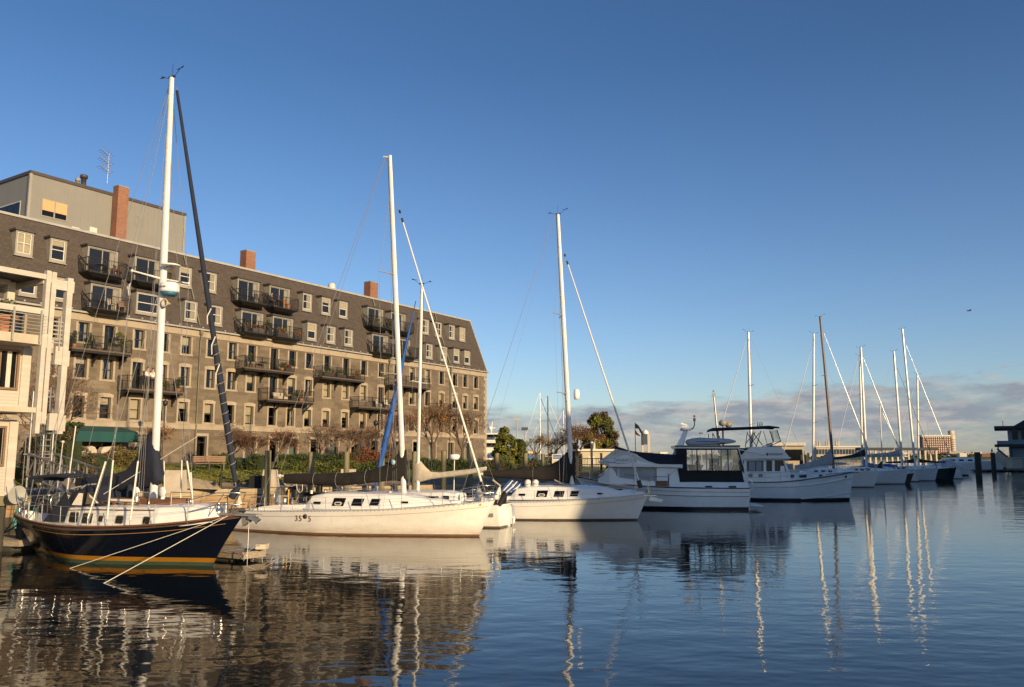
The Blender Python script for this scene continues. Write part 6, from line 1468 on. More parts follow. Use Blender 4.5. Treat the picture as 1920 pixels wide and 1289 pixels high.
for s0 in (.7,1.8,2.7): b.tube([(s0,1.2,zz+.95),(s0+.25,1.25,zz+.45),(s0+.7,1.25,zz+.25),(s0+1.1,1.22,zz+.5),(s0+1.2,1.2,zz+1.2)],.035,5)
b.tube([(1.2,-1.1,zz),(1.2,-1.1,zz+1.5)],.05,6).tube([(2.6,-1.1,zz),(2.6,-1.1,zz+1.5)],.05,6).box(3.6,3.8,-.8,-.1,zz,zz+1.2); b.build('looped_canvas_straps', M['blackcloth'], b5)
b = MB(); b.box(1.3,1.9,-1.42,-.9,zz,zz+1.35); b.box(2.6,3.5,-1.42,-1.1,zz,zz+.95); b.box(3.9,4.2,.2,1.1,zz,zz+1.15); b.build('helm_console', M['blackcloth'], b5)
b = MB()
for s0, dz in ((.6,1.35),(1.75,1.3),(2.7,1.4)):
    b.tube([(s0+1.15,1.40,zz+dz),(s0+1.0,1.40,zz+.7),(s0+.75,1.38,zz+.32),(s0+.35,1.38,zz+.30),(s0+.1,1.40,zz+.6),(s0-.1,1.41,zz+.95)],.045,6)
b.build('rolled_curtain_ties', M['blackcloth'], b5)
for x0_ in (.75,3.3): MB().prism([(x0_,1.2,zz+.3),(x0_+.75,1.2,zz+.3),(x0_+.35,1.2,zz+1.25)],(0,-.3,0)).build('canvas_seat_cover', M['gel'], b5)
# inflatable on the roof: a thing of its own
di = empty('inflatable_dinghy', 'grey inflatable dinghy stored upside down on the motor yacht hardtop', 'dinghy', F5.w(q(1372,830,0)[0],0,ez1+.2), F5.rot)
Ld = q(1287,830,0)[0]-q(1372,830,0)[0]; b = MB()
for g in (1,-1): b.tube([(-.2,g*.12,.26),(.2,g*.45,.27),(.6,g*.60,.26),(Ld*.35,g*.62,.25),(Ld*.75,g*.62,.25),(Ld*.96,g*.62,.22),(Ld,g*.62,.2)],[.06,.15,.19,.21,.22,.19,.08],12)
b.build('tubes', M['inflat'], di); b = MB(); b.loft([[(0,.2,.2),(0,0,.28),(0,-.2,.2)],[(Ld*.3,.5,.40),(Ld*.3,0,.46),(Ld*.3,-.5,.40)],[(Ld*.7,.55,.43),(Ld*.7,0,.52),(Ld*.7,-.55,.43)],[(Ld*.9,.5,.38),(Ld*.9,0,.46),(Ld*.9,-.5,.38)],[(Ld*.93,.5,.2),(Ld*.93,0,.2),(Ld*.93,-.5,.2)]],cap=False,closed=False,sm=True); b.build('hull_bottom', M['inflat'], di)
b = MB()
for g in (1,-1): b.tube([(0,g*.42,.2),(Ld*.35,g*.84,.24),(Ld*.75,g*.84,.26),(Ld*.98,g*.74,.22)],.022,5)
b.box(.5,1.1,.7,.78,.08,.18); b.build('rubbing_strake', M['darktrim'], di)
mx0,mz0 = q(1266,851,.0); mx1,mz1 = q(1286,808,.0)
b = MB(); b.loft([[(mx0+.3,.12,mz0-.3),(mx0-.3,.12,mz0-.3),(mx0-.3,-.12,mz0-.3),(mx0+.3,-.12,mz0-.3)],[(mx1+.16,.07,mz1),(mx1-.13,.07,mz1),(mx1-.13,-.07,mz1),(mx1+.16,-.07,mz1)]]); ms_ = b.build('raked_mast', M['gel'], b5)
b = MB(); b.lathe([(.01,mz1),(.3,mz1+.03),(.32,mz1+.12),(.25,mz1+.18),(.01,mz1+.2)],mx1+.05,0,12); b.box(mx1-.2,mx1+.25,-.1,.1,mz1+.2,mz1+.3); b.bar((mx1+.4,0,mz1-.02),(mx1-.3,0,mz1+.05),.2,.04); b.bar((mx1+.3,0,mz1+.46),(mx1-.1,0,mz1+.34),.16,.1); b.build('radar_scanner', M['gel'], ms_)
b = MB(); b.tube([(mx1-.2,0,mz1+.02),(mx1-.45,0,mz1+.15),(mx1-.55,0,mz1+.35),(mx1-.56,0,mz1+.6)],.035,6); b.tube([(mx1-.56,0,mz1+.6),(mx1-.56,0,mz1+.8)],.08,6).tube([(mx1-.56,0,mz1+.85),(mx1-.56,0,mz1+.98)],.06,6); b.build('masthead_light', M['black'], ms_)
fb = empty('flag', 'dark ragged red and black flag on a staff above the motor yacht bridge', 'flag', F5.w(q(1192,867,1.0)[0],1.0,q(1192,867,1.0)[1]), F5.rot)
fh = q(1192,793,1.0)[1]-q(1192,867,1.0)[1]; MB().tube([(0,0,0),(0,0,fh)],.022,6).build('staff', M['darktrim'], fb)
b = MB(); b.add([(0,0,fh),(-.2,.1,fh-.16),(-.42,.0,fh-.5),(-.5,-.05,fh-.85),(-.32,.05,fh-.62),(-.2,.05,fh-.38),(0,0,fh-.36)],[(0,1,2,5,6),(2,3,4,5)]); b.build('cloth', M['blackcloth'], fb)
b = MB(); b.add([(0,0,fh-.4),(-.12,.06,fh-.62),(-.3,.0,fh-.8),(-.32,0,fh-.86),(-.12,.05,fh-.8),(0,0,fh-.7)],[(0,1,4,5),(1,2,3,4)]); b.build('lower_cloth', M['redp'], fb)
b = MB()
for g in (1,-1):
    pts = [(x,g*(H5.hb(x)-.08),H5.zd(x)+.62) for x in (4.8,5.8,6.8,7.8,8.8,9.6)]; b.tube(pts+[(10.3,g*.1,H5.zd(10.3)+.68)],.018,6)
    for p_ in pts: b.tube([(p_[0],p_[1],p_[2]-.64),p_],.015,5)
    b.tube([(4.8,g*(H5.hb(4.8)-.08),H5.zd(4.8)+.62),(4.4,g*(H5.hb(4.5)-.1),H5.zd(4.5)+.95),(3.9,g*1.5,H5.zd(4)+1.3)],.018,6)
b.build('side_rails', M['steel'], b5)
MB().lathe([(.05,-.02),(.09,-.02),(.09,.02),(.05,.02)],n=14,axis='y',c=(q(1215,918,1.9)[0],H5.side_at(q(1215,918,1.9)[0],1.1)+.0,1.12)).build('hawse_ring', M['darktrim'], b5)
tag(MB().ball((0,0,0),.24,12,sc_=(1.5,.9,1)).build('boat_fender', M['fender'], None, F5.w(q(1181,925,2)[0],2.1,q(1181,925,2)[1])), 'round white fender hanging on the motor yacht side by the third boat bow', 'fender')
MB().prism([(-.15,1.5,.25),(-.95,1.4,.2),(-.95,-1.4,.2),(-.15,-1.5,.25)],(0,0,.06)).build('swim_platform', M['gel'], b5)
b = MB()
for y in (1.3,1.0): b.tube([(-.15,y,1.9),(-.35,y,1.7),(-.4,y,1.2),(-.15,y,1.2)],.02,5)
b.build('stern_rail', M['steel'], b5)

# ---------------------------------------------------------------- 5: pilothouse trawler, bow to the right
S6 = atZ(1408,939); d6 = Vector((.994,-.109)); n6 = Vector((-d6.y,d6.x)); O6 = Vector((S6.x,S6.y))+n6*1.5
F6 = Frame(O6,d6); b6 = empty('pilothouse_trawler', 'white pilothouse trawler with raised bow, black roofed bridge and grey side windows', 'trawler', F6.O, F6.rot)
u6 = lambda x,y,off=-1.4: F6.p(x,y,off)
xb = F6.p(1593,939,0)[0]; xt = F6.p(1601,887,0)[0]
H6 = Hull((0,xb),(-.1,xt),[(-.1,u6(1408,905)[1]),(1.5,u6(1450,905)[1]),(3.2,u6(1490,903)[1]+.02),(4.5,u6(1525,898)[1]),(xt,2.05)],3.3,transom=.8,um=.38,p=2.5,dead=.1,bowv=.62,sternv=.1,bowcurve=-.05)
H6.hull().build('hull', M['hullT'], b6); H6.deck(0).build('deck', M['deckw'], b6); H6.edge(.04,.02,out=.02).build('cap_rail', M['darktrim'], b6)
b = MB()
for g in (1,-1):
    pts = []
    for i in range(30):
        x = lerp(-.1,xt-.12,i/29); z = interp([(-.1,1.02),(3,1.03),(5,1.25),(xt,1.70)],x); pts.append((x,g*(H6.side_at(x,z)+.02),z))
    b.tube(pts,.05,6)
b.build('rub_rail', M['gel'], b6)
b = MB()
for g in (1,-1):
    pts = []
    for i in range(16):
        x = lerp(3.6,xb+.25,i/15); z = interp([(3.6,.14),(5,.25),(xt,.62)],x); pts.append((x,g*(H6.side_at(x,z)+.01),z))
    b.tube(pts,.035,5)
b.build('spray_rail', M['gel'], b6)
z1 = u6(1440,861,-1.25)[1]; zd6 = u6(1450,903,-1.25)[1]-.1
P6 = House([(u6(1385,900,-1.25)[0],zd6,z1,1.28,1.2),(u6(1470,862,-1.2)[0],zd6,z1,1.22,1.12),(u6(1483,900,-1.2)[0],zd6,z1-1.0,1.12,1.1)]); P6.mesh(.04,.03).build('pilothouse', M['gel'], b6)
def pw(pts,m,nm,off=.012): return P6.panel([F6.p(x,y,-1.24) for x,y in pts],off).build(nm, M[m], b6)
pw([(1400,884.5),(1432,884.5),(1432,864),(1400,864)],'greyp','window_rim',.010); pw([(1402,883),(1430,883),(1430,865.5),(1402,865.5)],'tint','window',.018)
o = pw([(1404,883),(1416,883),(1416,866),(1404,866)],'greycloth','curtain',.026); pw([(1418,883),(1428,883),(1428,866),(1418,866)],'greycloth','curtain',.026)
pw([(1437,884),(1448,884),(1448,863.5),(1437,863.5)],'tint','window'); pw([(1453,884),(1475,884),(1468.5,863.5),(1453,863.5)],'tint','window'); pw([(1386,884),(1395,884),(1395,864),(1386,864)],'tint','window')
for x in (1407,1426): pw([(x-4,895),(x+4,895),(x+4,889),(x-4,889)],'greyp','louvre')
T6 = House([(u6(1470,890,-1.0)[0],1.2,u6(1470,889,-1.0)[1],1.15,1.05),(u6(1515,889,-1.0)[0],1.3,u6(1515,888,-1.0)[1],.98,.88),(u6(1548,889,-.6)[0],1.45,u6(1545,889,-.6)[1],.6,.5),(u6(1553,891,-.5)[0],1.5,1.75,.4,.35)]); T6.mesh(.06,.05).build('trunk_cabin', M['deckw'], b6)
for x0,x1 in ((1472,1489),(1499,1513),(1538,1545)): T6.panel([F6.p(x0,896,-1.05),F6.p(x1,896,-1.05),F6.p(x1,890.5,-1.05),F6.p(x0,890.5,-1.05)],.012).build('port_window', M['tint'], b6)
# flybridge
b = MB(); fl_ = [(1384,858.5),(1384,862),(1478,862),(1484,859),(1479,856),(1464,838),(1410,838),(1397,846),(1388,858)]
pf6 = [u6(x,y,-1.35) for x,y in fl_]
for g in (1,-1): b.prism([(x,g*1.35,z) for x,z in pf6],(0,-g*.07,0))
a_, c_ = pf6[4], pf6[5]; b.add([(a_[0],1.35,a_[1]),(a_[0],-1.35,a_[1]),(c_[0],-1.3,c_[1]),(c_[0],1.3,c_[1])],[(0,1,2,3)]); b.add([(pf6[3][0],1.35,pf6[3][1]),(pf6[3][0],-1.35,pf6[3][1]),(a_[0],-1.35,a_[1]),(a_[0],1.35,a_[1])],[(0,1,2,3)])
b.box(pf6[0][0],pf6[2][0],-1.35,1.35,pf6[1][1],pf6[1][1]+.08); b.build('flybridge', M['gel'], b6)
tx = text('name_lettering', 'MAINSHIP', .235, M['darktrim'], b6, (u6(1441,854,-1.37)[0],-1.365,u6(1441,854,-1.37)[1]), (PI/2,0,0)); MB().box(u6(1437,854)[0],u6(1440.5,854)[0],-1.37,-1.355,u6(1437,854.5)[1],u6(1437,850)[1]).build('logo_mark', M['black'], b6)
MB().bar((u6(1385,843)[0],-1.42,u6(1385,843)[1]),(u6(1434,853)[0],-1.42,u6(1434,853)[1]),.06).build('boat_pole', M['alug'], b6)
b = MB(); zz = u6(1385,840,-1.2)[1]
for g in (1,-1): b.prism([(u6(1352,842)[0],g*1.3,zz+.05),(u6(1408,841)[0],g*1.3,zz-.05),(u6(1396,853)[0],g*1.3,zz-.5),(u6(1360,857)[0],g*1.3,zz-.6)],(0,-g*.03,0))
b.build('bridge_side_cloth', M['navycloth'], b6)
b = MB(); rings = []
for x,y,t in ((1333,809,.12),(1340,806,.16),(1380,805,.12),(1420,803.5,.12),(1445,802,.14),(1461,804,.10)):
    X,Z = u6(x,y,-1.2); rings.append([(X,yy,Z+.08*(1-(yy/1.3)**2)+.1) for yy in (-1.3,-.6,0,.6,1.3)]+[(X,yy,Z+.1-t+.08*(1-(yy/1.3)**2)) for yy in (1.3,.6,0,-.6,-1.3)])
b.loft(rings,0,sm=True); b.build('bimini_top', M['navycloth'], b6)
wx = lambda x,y: (u6(x,y,-1.25)[0],u6(x,y,-1.25)[1])
for g in (-1,1):
    MB().prism([(*wx(1427,808)[:1],g*1.25,wx(1427,808)[1]),(wx(1457,807)[0],g*1.25,wx(1457,807)[1]),(wx(1463,827)[0],g*1.25,wx(1463,827)[1]),(wx(1418,838)[0],g*1.25,wx(1418,838)[1])],(0,.01,0)).build('clear_side_screen', M['vinyl'], b6)
a_ = wx(1458,806); c_ = wx(1464,828); MB().prism([(a_[0],-1.2,a_[1]),(a_[0],1.2,a_[1]),(c_[0],1.2,c_[1]),(c_[0],-1.2,c_[1])],(.01,0,0)).build('clear_front_screen', M['vinyl'], b6)
b = MB()
for g in (-1,1):
    for p0,p1 in (((1427,808),(1418,838)),((1457,807),(1464,828)),((1443,807),(1450,830)),((1464,828),(1440,838)),((1440,838),(1418,840)),((1412,808),(1408,838)),((1412,812),(1430,836)),((1424,812),(1408,832)),((1336,812),(1338,842)),((1345,812),(1360,842))):
        A_ = wx(*p0); B__ = wx(*p1); b.tube([(A_[0],g*1.26,A_[1]),(B__[0],g*1.26,B__[1])],.03,5)
b.build('bimini_frame', M['darktrim'], b6)
mp0 = F6.P(1349,850,0); mp1 = F6.P(1338,737,0); b = MB(); b.tube([mp0,mp1],[.11,.06],8); b.box(mp1[0]-.12,mp1[0]+.12,-.08,.08,mp1[2]-.3,mp1[2]); b.ball((mp1[0],0,mp1[2]+.15),.08,8)
pj = F6.P(1342,773,0); b.box(pj[0]-.1,pj[0]+.3,-.06,.06,pj[2]-.1,pj[2]+.05); b.build('signal_mast', M['wire'], b6)
b = MB(); for_ = F6.P(1355,795,.3); b.tube([F6.P(1356,840,.3),for_],[.07,.06],7); b.lathe([(.05,for_[2]-.2),(.28,for_[2]-.1),(.30,for_[2]+.15),(.1,for_[2]+.3)],for_[0],.3,10); p1_ = F6.P(1376,791,.3); b.bar((for_[0],.3,p1_[2]),(p1_[0],.3,p1_[2]),.12,.16); b.lathe([(.05,-.1),(.25,-.05),(.25,.12),(.05,.18)],0,0,10,axis='y',c=(F6.P(1366,797,.3)[0],.3,F6.P(1366,797,.3)[2])); b.build('radar_cluster', M['greyp'], b6)
b = MB()
for x in (1421,1425,1429): A_ = F6.P(x,803,0); b.tube([A_,(A_[0],0,A_[2]+.45)],.04,5)
b.tube([F6.P(1426,803,.4),F6.P(1423,735,.4)],.012,4).tube([F6.P(1422,803,.2),F6.P(1420,770,.2)],.012,4); b.build('whip_aerials', M['wire'], b6)
b = MB()
for g in (1,-1):
    xs_ = [0.0,1.1,2.2,3.3,4.4,5.5,6.4]; pts = [(x,g*(H6.hb(x)-.08),H6.zd(x)+.72) for x in xs_]; b.tube(pts+[(xt-.15,0,H6.zd(xt)+.62)],.018,6); b.tube([(p_[0],p_[1],p_[2]-.34) for p_ in pts],.012,5)
    for p_ in pts: b.tube([(p_[0],p_[1],p_[2]-.74),p_],.015,5)
b.build('deck_rails', M['steel'], b6)
MB().lathe([(.03,-.02),(.10,-.02),(.10,.02),(.03,.02)],n=12,axis='y',c=(xt-.75,-H6.side_at(xt-.75,1.75)-.01,1.75)).build('hawse_hole', M['black'], b6)
MB().box(xt-.4,xt+.35,-.12,.12,2.02,2.08).build('bow_pulpit_plank', M['teak'], b6)
MB().prism([(-.1,-.9,1.35),(-.1,.9,1.35),(-.9,.6,1.5),(-.9,-.6,1.5)],(0,0,.04)).tube([(-.1,-.8,1.0),(-.8,-.5,1.5)],.02,5).build('swim_step', M['darktrim'], b6)
wires(b6,[(F6.P(1353,800,0),F6.P(1440,836,0),.008),(F6.P(1343,775,0),F6.P(1300,860,0),.008)],name='mast_stays')

# ---------------------------------------------------------------- far sailboats
def farboat(label, bow, hd, L, mbase, mtop, stay_top, cover=None, cmat='greycloth', hull='hull3', mastm='alug', Y=None, beam=3.0, stay_m='alug', boomdir=1, mast_r=.115, sprs=(.35,.62), free=1.42, name='far_sailboat', showhull=True, deckm='deckw'):
    """bow: pixel of the bow at the waterline; hd: heading"""
    hd = Vector(hd).normalized(); Bp = atZ(*bow) if Y is None else atY(bow[0],900,Y); O = Vector((Bp.x,Bp.y))-hd*L; F = Frame(O,hd)
    b0 = empty('moored_sailboat', label, 'sailboat', F.O, F.rot)
    H = Hull((-.2,L),(.3,L+.55),[(.3,free-.15),(L*.5,free),(L+.55,free+.35)],beam,transom=.62,um=.42,p=2.2,dead=.14,bowv=.6,sternv=.2)
    H.hull(18,6).build('hull', M[hull], b0); H.deck(0,nu=14).build('deck', M[deckm], b0)
    Cc = House([(L*.28,free-.1,free+.3,.95,.8),(L*.38,free,free+.48,1.0,.8),(L*.6,free,free+.48,.95,.72),(L*.85,free+.1,free+.22,.4,.3)]); Cc.mesh(.07,.05).build('cabin', M['gel'], b0)
    for a_ in (.40,.47,.54): Cc.panel([(L*a_,free+.16),(L*a_+.4,free+.16),(L*a_+.45,free+.38),(L*a_+.05,free+.38)],.012).build('window', M['tint'], b0)
    mb0 = F.p(*mbase); mt0 = F.p(*mtop); mast(b0,(mb0[0],0,free),(mt0[0],0,mt0[1]),mast_r,mastm,1.35,.8); masthead(b0,(mt0[0],0,mt0[1]))
    s0 = F.p(*stay_top); f0 = Vector((L+.35,0,free+.3)); f1 = Vector((s0[0],0,s0[1])); MB().tube([f0,f1],[.055,.030],7).build('furled_headsail', M[stay_m], b0)
    B0 = Vector((mb0[0],0,free)); T0 = Vector((mt0[0],0,mt0[1])); W_q = [(tuple(T0),(.4,0,free),.012)]
    for f in sprs: p = B0.lerp(T0,f); spreader(b0,(p.x,0,p.z),.85,.02,'greyp',.3,.03)
    for g in (1,-1): 
        pp = [T0]+[B0.lerp(T0,f)+Vector((-.3,g*.85,0)) for f in sorted(sprs,reverse=True)]+[Vector((mb0[0]-.3,g*(beam/2-.15),free))]
        for a_, c_ in zip(pp,pp[1:]): W_q.append((tuple(a_),tuple(c_),.011))
    wires(b0,W_q)
    if cover:
        t_, bt = cover; prof = [(F.p(*a)[0],F.p(a[0],z)[1],F.p(*a)[1]) for a,z in zip(t_,bt)]; sailcover(b0,prof,.17,cmat)
        MB().tube([(prof[0][0]-.2*boomdir,0,prof[0][1]-.03),(prof[-1][0],0,prof[-1][1]-.03)],.06,6).build('boom', M['alu'], b0)
    else: sailcover(b0,[(mb0[0]-3.8,free+.9,free+1.1),(mb0[0]-2,free+.9,free+1.2),(mb0[0]-.4,free+.9,free+1.45),(mb0[0],free+.9,free+1.9)],.15,cmat)
    rail(b0,H,[L*.2,L*.4,L*.6,L*.8],.55,pulpit=(L*.88,L+.5),pushpit=(.4,L*.18),r=.018)
    return b0, F
HR = (.985,-.17); HL = (-.985,.17)
farboat('white sloop with tall dark brown mast and grey sail cover behind the trawler', (1639,914), HR, 10.3, (1563,872), (1538,594), (1545,626), ([(1490,873),(1510,869),(1530,863),(1545,855),(1553,846),(1560,843)],[882,880,876,873,872,872]), 'greycloth', 'hull3', 'brownmast', mast_r=.11)
farboat('white sloop with dark green sail cover, second in the far row', (1696,908), HR, 9.6, (1625,874), (1614,652), (1619,672), ([(1560,858),(1580,856),(1600,852),(1615,845),(1622,842)],[863,861,859,857,856]), 'greencloth', 'hull3')
farboat('pale grey sloop with grey boom cover between the two tallest bright masts', (1753,902), HR, 9.4, (1692,876), (1676,659), (1682,690), ([(1620,853),(1640,851),(1665,849),(1680,845),(1688,842)],[857,857,857,856,856]), 'greycloth', 'hull3', stay_m='brownmast')
farboat('dark green hulled sloop at the right end of the far row', (1787,901), HR, 9.2, (1716,876), (1692,617), (1699,648), None, 'greencloth', 'greenhull' if False else 'hull3', deckm='deckw')
gb_ = bpy.data.objects['moored_sailboat.003']
for c_ in gb_.children:
    if c_.name.startswith('hull'): c_.data.materials.clear(); c_.data.materials.append(M['greenhull'])
farboat('sailboat whose stay slants left to the trawler radar', (1335,900), HL, 10, (1409,872), (1403,623), (1399,640), None, 'greycloth', Y=84)
farboat('sailboat with a slim bright mast just left of the brown mast', (1468,900), HL, 10, (1524,872), (1526,626), (1521,655), None, 'greycloth', Y=100)
farboat('sailboat with blue sail cover behind the far row', (1566,900), HL, 10, (1617,872), (1612,668), (1609,676), ([(1682,872),(1665,870),(1645,871),(1628,868),(1618,858)],[876,877,877,876,876]), 'bluecloth', Y=112, boomdir=1)
farboat('sailboat with the shortest bright mast at the right of the far row', (1672,900), HL, 9.5, (1722,872), (1720,702), (1717,716), None, 'browncloth', Y=126)
b, _ = farboat('small brown hulled sailboat squeezed between two white bows', (1706,907), HR, 7.5, (1655,880), (1650,760), (1655,775), None, 'blackcloth', Y=None, free=.9, beam=2.2, mast_r=.04)
for c_ in b.children:
    if c_.name.startswith('hull'): c_.data.materials.clear(); c_.data.materials.append(M['darktrim'])
# open motor cruiser
P7 = atZ(1822,892); F7 = Frame((P7.x-7.5*.97,P7.y+7.5*.24),(.97,-.24)); b7 = empty('white_motor_cruiser', 'small white motor cruiser with clear canopy beside the two dark pilings', 'motor cruiser', F7.O, F7.rot)
H7 = Hull((0,7.0),(-.1,7.6),[(-.1,1.0),(3,1.1),(7.6,1.3)],2.7,transom=.85,um=.4,p=2.2,bowv=.7); H7.hull(16,6).build('hull', M['hullT'], b7); H7.deck(0,nu=12).build('deck', M['deckw'], b7)
C7 = House([(2.5,1.0,1.9,1.0,.85),(3.0,1.0,2.7,1.0,.7),(4.3,1.05,2.6,1.0,.7),(5.6,1.1,1.5,.8,.6),(6.6,1.15,1.25,.4,.3)]); C7.mesh(.08,.06).build('canopy', M['inflat'], b7); C7.panel([(3.1,1.5),(4.4,1.5),(4.2,2.4),(3.2,2.4)],.012).build('canopy_window', M['vinyl'], b7)
rail(b7,H7,[1.5,3,4.5,6],.5,pulpit=(6.2,7.5))

# ================================================================ DOCKS, RAMP, PILINGS AT THE RIGHT
def dock(label, p0, p1, wd, z=.42, planks=True, finger=False):
    a = Vector(p0[:2]); c = Vector(p1[:2]); L_ = (c-a).length; h = (c-a)/L_; F = Frame(a,h); o = empty('floating_dock', label, 'dock', F.O, F.rot)
    MB().box(0,L_,-wd/2,wd/2,z-.20,z-.04).build('side_beams', M['deckwood'], o); b = MB(); n = max(1,int(L_/2.4))
    for i in range(n): b.box((i+.15)*L_/n,(i+.85)*L_/n,-wd/2+.08,wd/2-.08,-.2,z-.2)
    b.build('floats', M['piledark'], o)
    n = min(160,max(2,int(L_/.19))); pm_ = MB().box(.008,L_/n-.008,-wd/2-.03,wd/2+.03,z-.04,z).mesh('plank', M['deckwood'])
    for i in range(n): q_ = obj('plank', pm_, o, (i*L_/n,0,random.uniform(-.004,.004)))
    return o, F
dk0 = atZ(70,1012,.35); dock('wide weathered floating dock at the left edge behind the navy stern', atZ(-160,1004,.35), dk0, 1.5, .38)
dA = atZ(405,1028,.3); dB = atZ(478,1034,.3); o, FD = dock('short wooden finger dock off the navy bow', dA-(dB-dA).normalized()*2.2, dB, .9, .30); 
tag(MB().box(-.14,.16,-.2,.2,-.08,.07).build('dock_bumper', M['tancloth'], None, dB+Vector((.2,.05,.15))), 'pale bumper block on the end of the finger dock', 'bumper')
rope_line('thin grey rope looped over the finger dock', [dB+Vector((-.6,-.2,.15)),dB+Vector((-.3,-.55,-.05)),dB+Vector((-.1,-.75,-.2)),dB+Vector((.0,-.5,.1)),dB+Vector((.15,-.2,.2)),dB+Vector((.3,0,.15))], .012, 'wire')
dock('long floating dock running behind the moored boats', (-14,43.5), (3,49.5), 1.6, .45)
dock('floating dock between the motor yachts and the far row', (22,69), (31,88), 1.8, .5); dock('far floating dock behind the row of sloops', (31,88), (48,110), 2.0, .5)
ps = empty('hose_post', 'grey post with coiled teal hose at the navy stern', 'post', atZ(48,1000,.35)); zh = atY(48,934,ps.location.y).z-.35
MB().box(-.13,.13,-.1,.1,-.2,zh).build('post', M['pile'], ps)
b = MB(); R_ = zh*.45
for k in range(4):
    b.tube([(math.sin(i/16*2*PI)*(.34+.03*k)+.03*k,-.16-.03*k,zh*.50+math.cos(i/16*2*PI)*(R_+.03*k)-.04*k) for i in range(17)],.028,6)
b.build('teal_hose_coil', M['tealrope'], ps)
rope_line('teal hose end trailing from its post to the left dock', [ps.location+Vector((-.35,-.2,.5)),ps.location+Vector((-.6,-.3,.1)),ps.location+Vector((-1.2,-.3,.06))], .028, 'tealrope', name='hose', cat='hose')
gw = empty('gangway', 'aluminium truss gangway sloping down behind the navy boat stern', 'gangway', (0,0,0)); g0 = atY(75,893,38); g1 = atY(205,945,33)
b = MB(); dv = (g1-g0); side = Vector((dv.y,-dv.x,0)).normalized()*.55
for s_ in (-1,1):
    for hz in (0,1.0): b.bar(g0+side*s_+Vector((0,0,hz)), g1+side*s_+Vector((0,0,hz)), .07)
    for i in range(9):
        p = g0.lerp(g1,i/8)+side*s_; b.bar(p,p+Vector((0,0,1.0)),.05)
        if i < 8: b.bar(p, g0.lerp(g1,(i+1)/8)+side*s_+Vector((0,0,1.0)),.04)
b.build('truss_rails', M['wire'], gw); MB().bar(g0,g1,1.05,.06).build('tread', M['deckwood'], gw)
fr = empty('metal_gate_frame', 'tall metal gate frame with bars in front of the dark tree', 'gate frame', atY(76,900,40))
b = MB()
for dx,z in ((-.65,4.6),(.0,5.2),(.45,4.8)): b.tube([(dx,0,-1),(dx,0,z-.4)],.045,6)
for i in range(7): b.tube([(-.9+i*.24,.1,-.6),(-.9+i*.24,.1,2.2)],.02,4)
b.bar((-.9,0,2.2),(.9,0,2.2),.06).bar((-.9,0,1.2),(.9,0,1.2),.06).bar((-.35,0,3.9),(.35,0,3.95),.07).bar((0,0,3.4),(0,0,4.5),.06).bar((.18,0,3.2),(.18,0,4.4),.05); b.build('bars', M['wire'], fr)
for i in range(7): MB().bar((-.2,0,.2+i*.28),(.35,.0,.2+i*.28),.06,.05).build('ladder_rung', M['wire'], fr)
sb_ = empty('boat_behind_dock', 'small moored boat partly seen beyond the navy boat cockpit', 'boat', atZ(120,975), .35)
Hs = Hull((0,4.6),(0,5.0),[(0,.75),(5,.95)],1.9,transom=.85,um=.4); Hs.hull(12,5).build('hull', M['bluegrey'], sb_); Hs.deck(.1,nu=8).build('deck', M['greydeckp'], sb_); MB().box(2.0,2.6,-.4,.4,.7,1.2).build('console', M['greyp'], sb_)
for i,(x0,y0,x1,y1) in enumerate(((106,889+28,118,829),(128,897,142,799))): 
    a_ = atY(x0,y0,31); c_ = atY(x1,y1,31); b = MB(); b.tube([Vector((0,0,-.4)),c_-a_],.022,6); 
    if i == 0: b.ball(c_-a_,.06,8)
    tag(b.build('aerial_pole', M['sail'], None, a_), ['short white pole with a ball top behind the folded bimini','taller leaning white whip pole behind the folded bimini'][i], 'pole')
piling('thick dark piling beside the white motor cruiser', 1832, 848, 11, m='piledark', Y=atZ(1832,893).y); o = piling('thinner dark piling with a bird on it', 1861, 849, 8, m='piledark', Y=atZ(1861,885).y)
g_ = empty('seabird', 'small dark bird standing on the thinner dark piling', 'bird', atY(1860,849,atZ(1861,885).y)); MB().ball((0,0,.38),.2,10,sc_=(.8,1.3,1.5)).build('body', M['rubber'], g_); MB().ball((0,-.1,.78),.12,8).tube([(0,-.2,.78),(0,-.38,.74)],[.03,.01],5).build('head', M['rubber'], g_); MB().tube([(-.05,0,0),(-.05,0,.15)],.02,4).tube([(.05,0,0),(.05,0,.15)],.02,4).build('leg', M['rubber'], g_)
g_ = empty('flying_bird', 'tiny bird flying high in the blue sky', 'bird', atY(1818,583,90)); MB().ball((0,0,0),.10,8,sc_=(2,.7,.6)).build('body', M['rubber'], g_)
for s_ in (1,-1): MB().add([(.05,0,0),(-.08,0,0),(-.1,s_*.25,.12),(-.05,s_*.5,.02)],[(0,1,2,3)]).build('wing', M['rubber'], g_)
G2 = 'far wharf pilings'
for i,(px_,yt) in enumerate(((1548,853),(1502,853),(1511,854),(1524,855),(1542,855))):
    tag(piling('dark wharf piling seen far off between the boats', px_, yt, 7, m='piledark', Y=118+i*3, group=G2), 'dark far wharf piling ' + ['behind the boom of the brown masted sloop','by the pier building doorway','just right of the pier building','left of the bright slim mast','left of the brown mast foot','right of the open motor cruiser','between the thick piling and the bird piling','under the restaurant flat roof','behind the white motor cruiser canopy'][i])
dock('low dock in front of the waterside restaurant', atZ(1830,882,.3), (200,196), 3, .45)
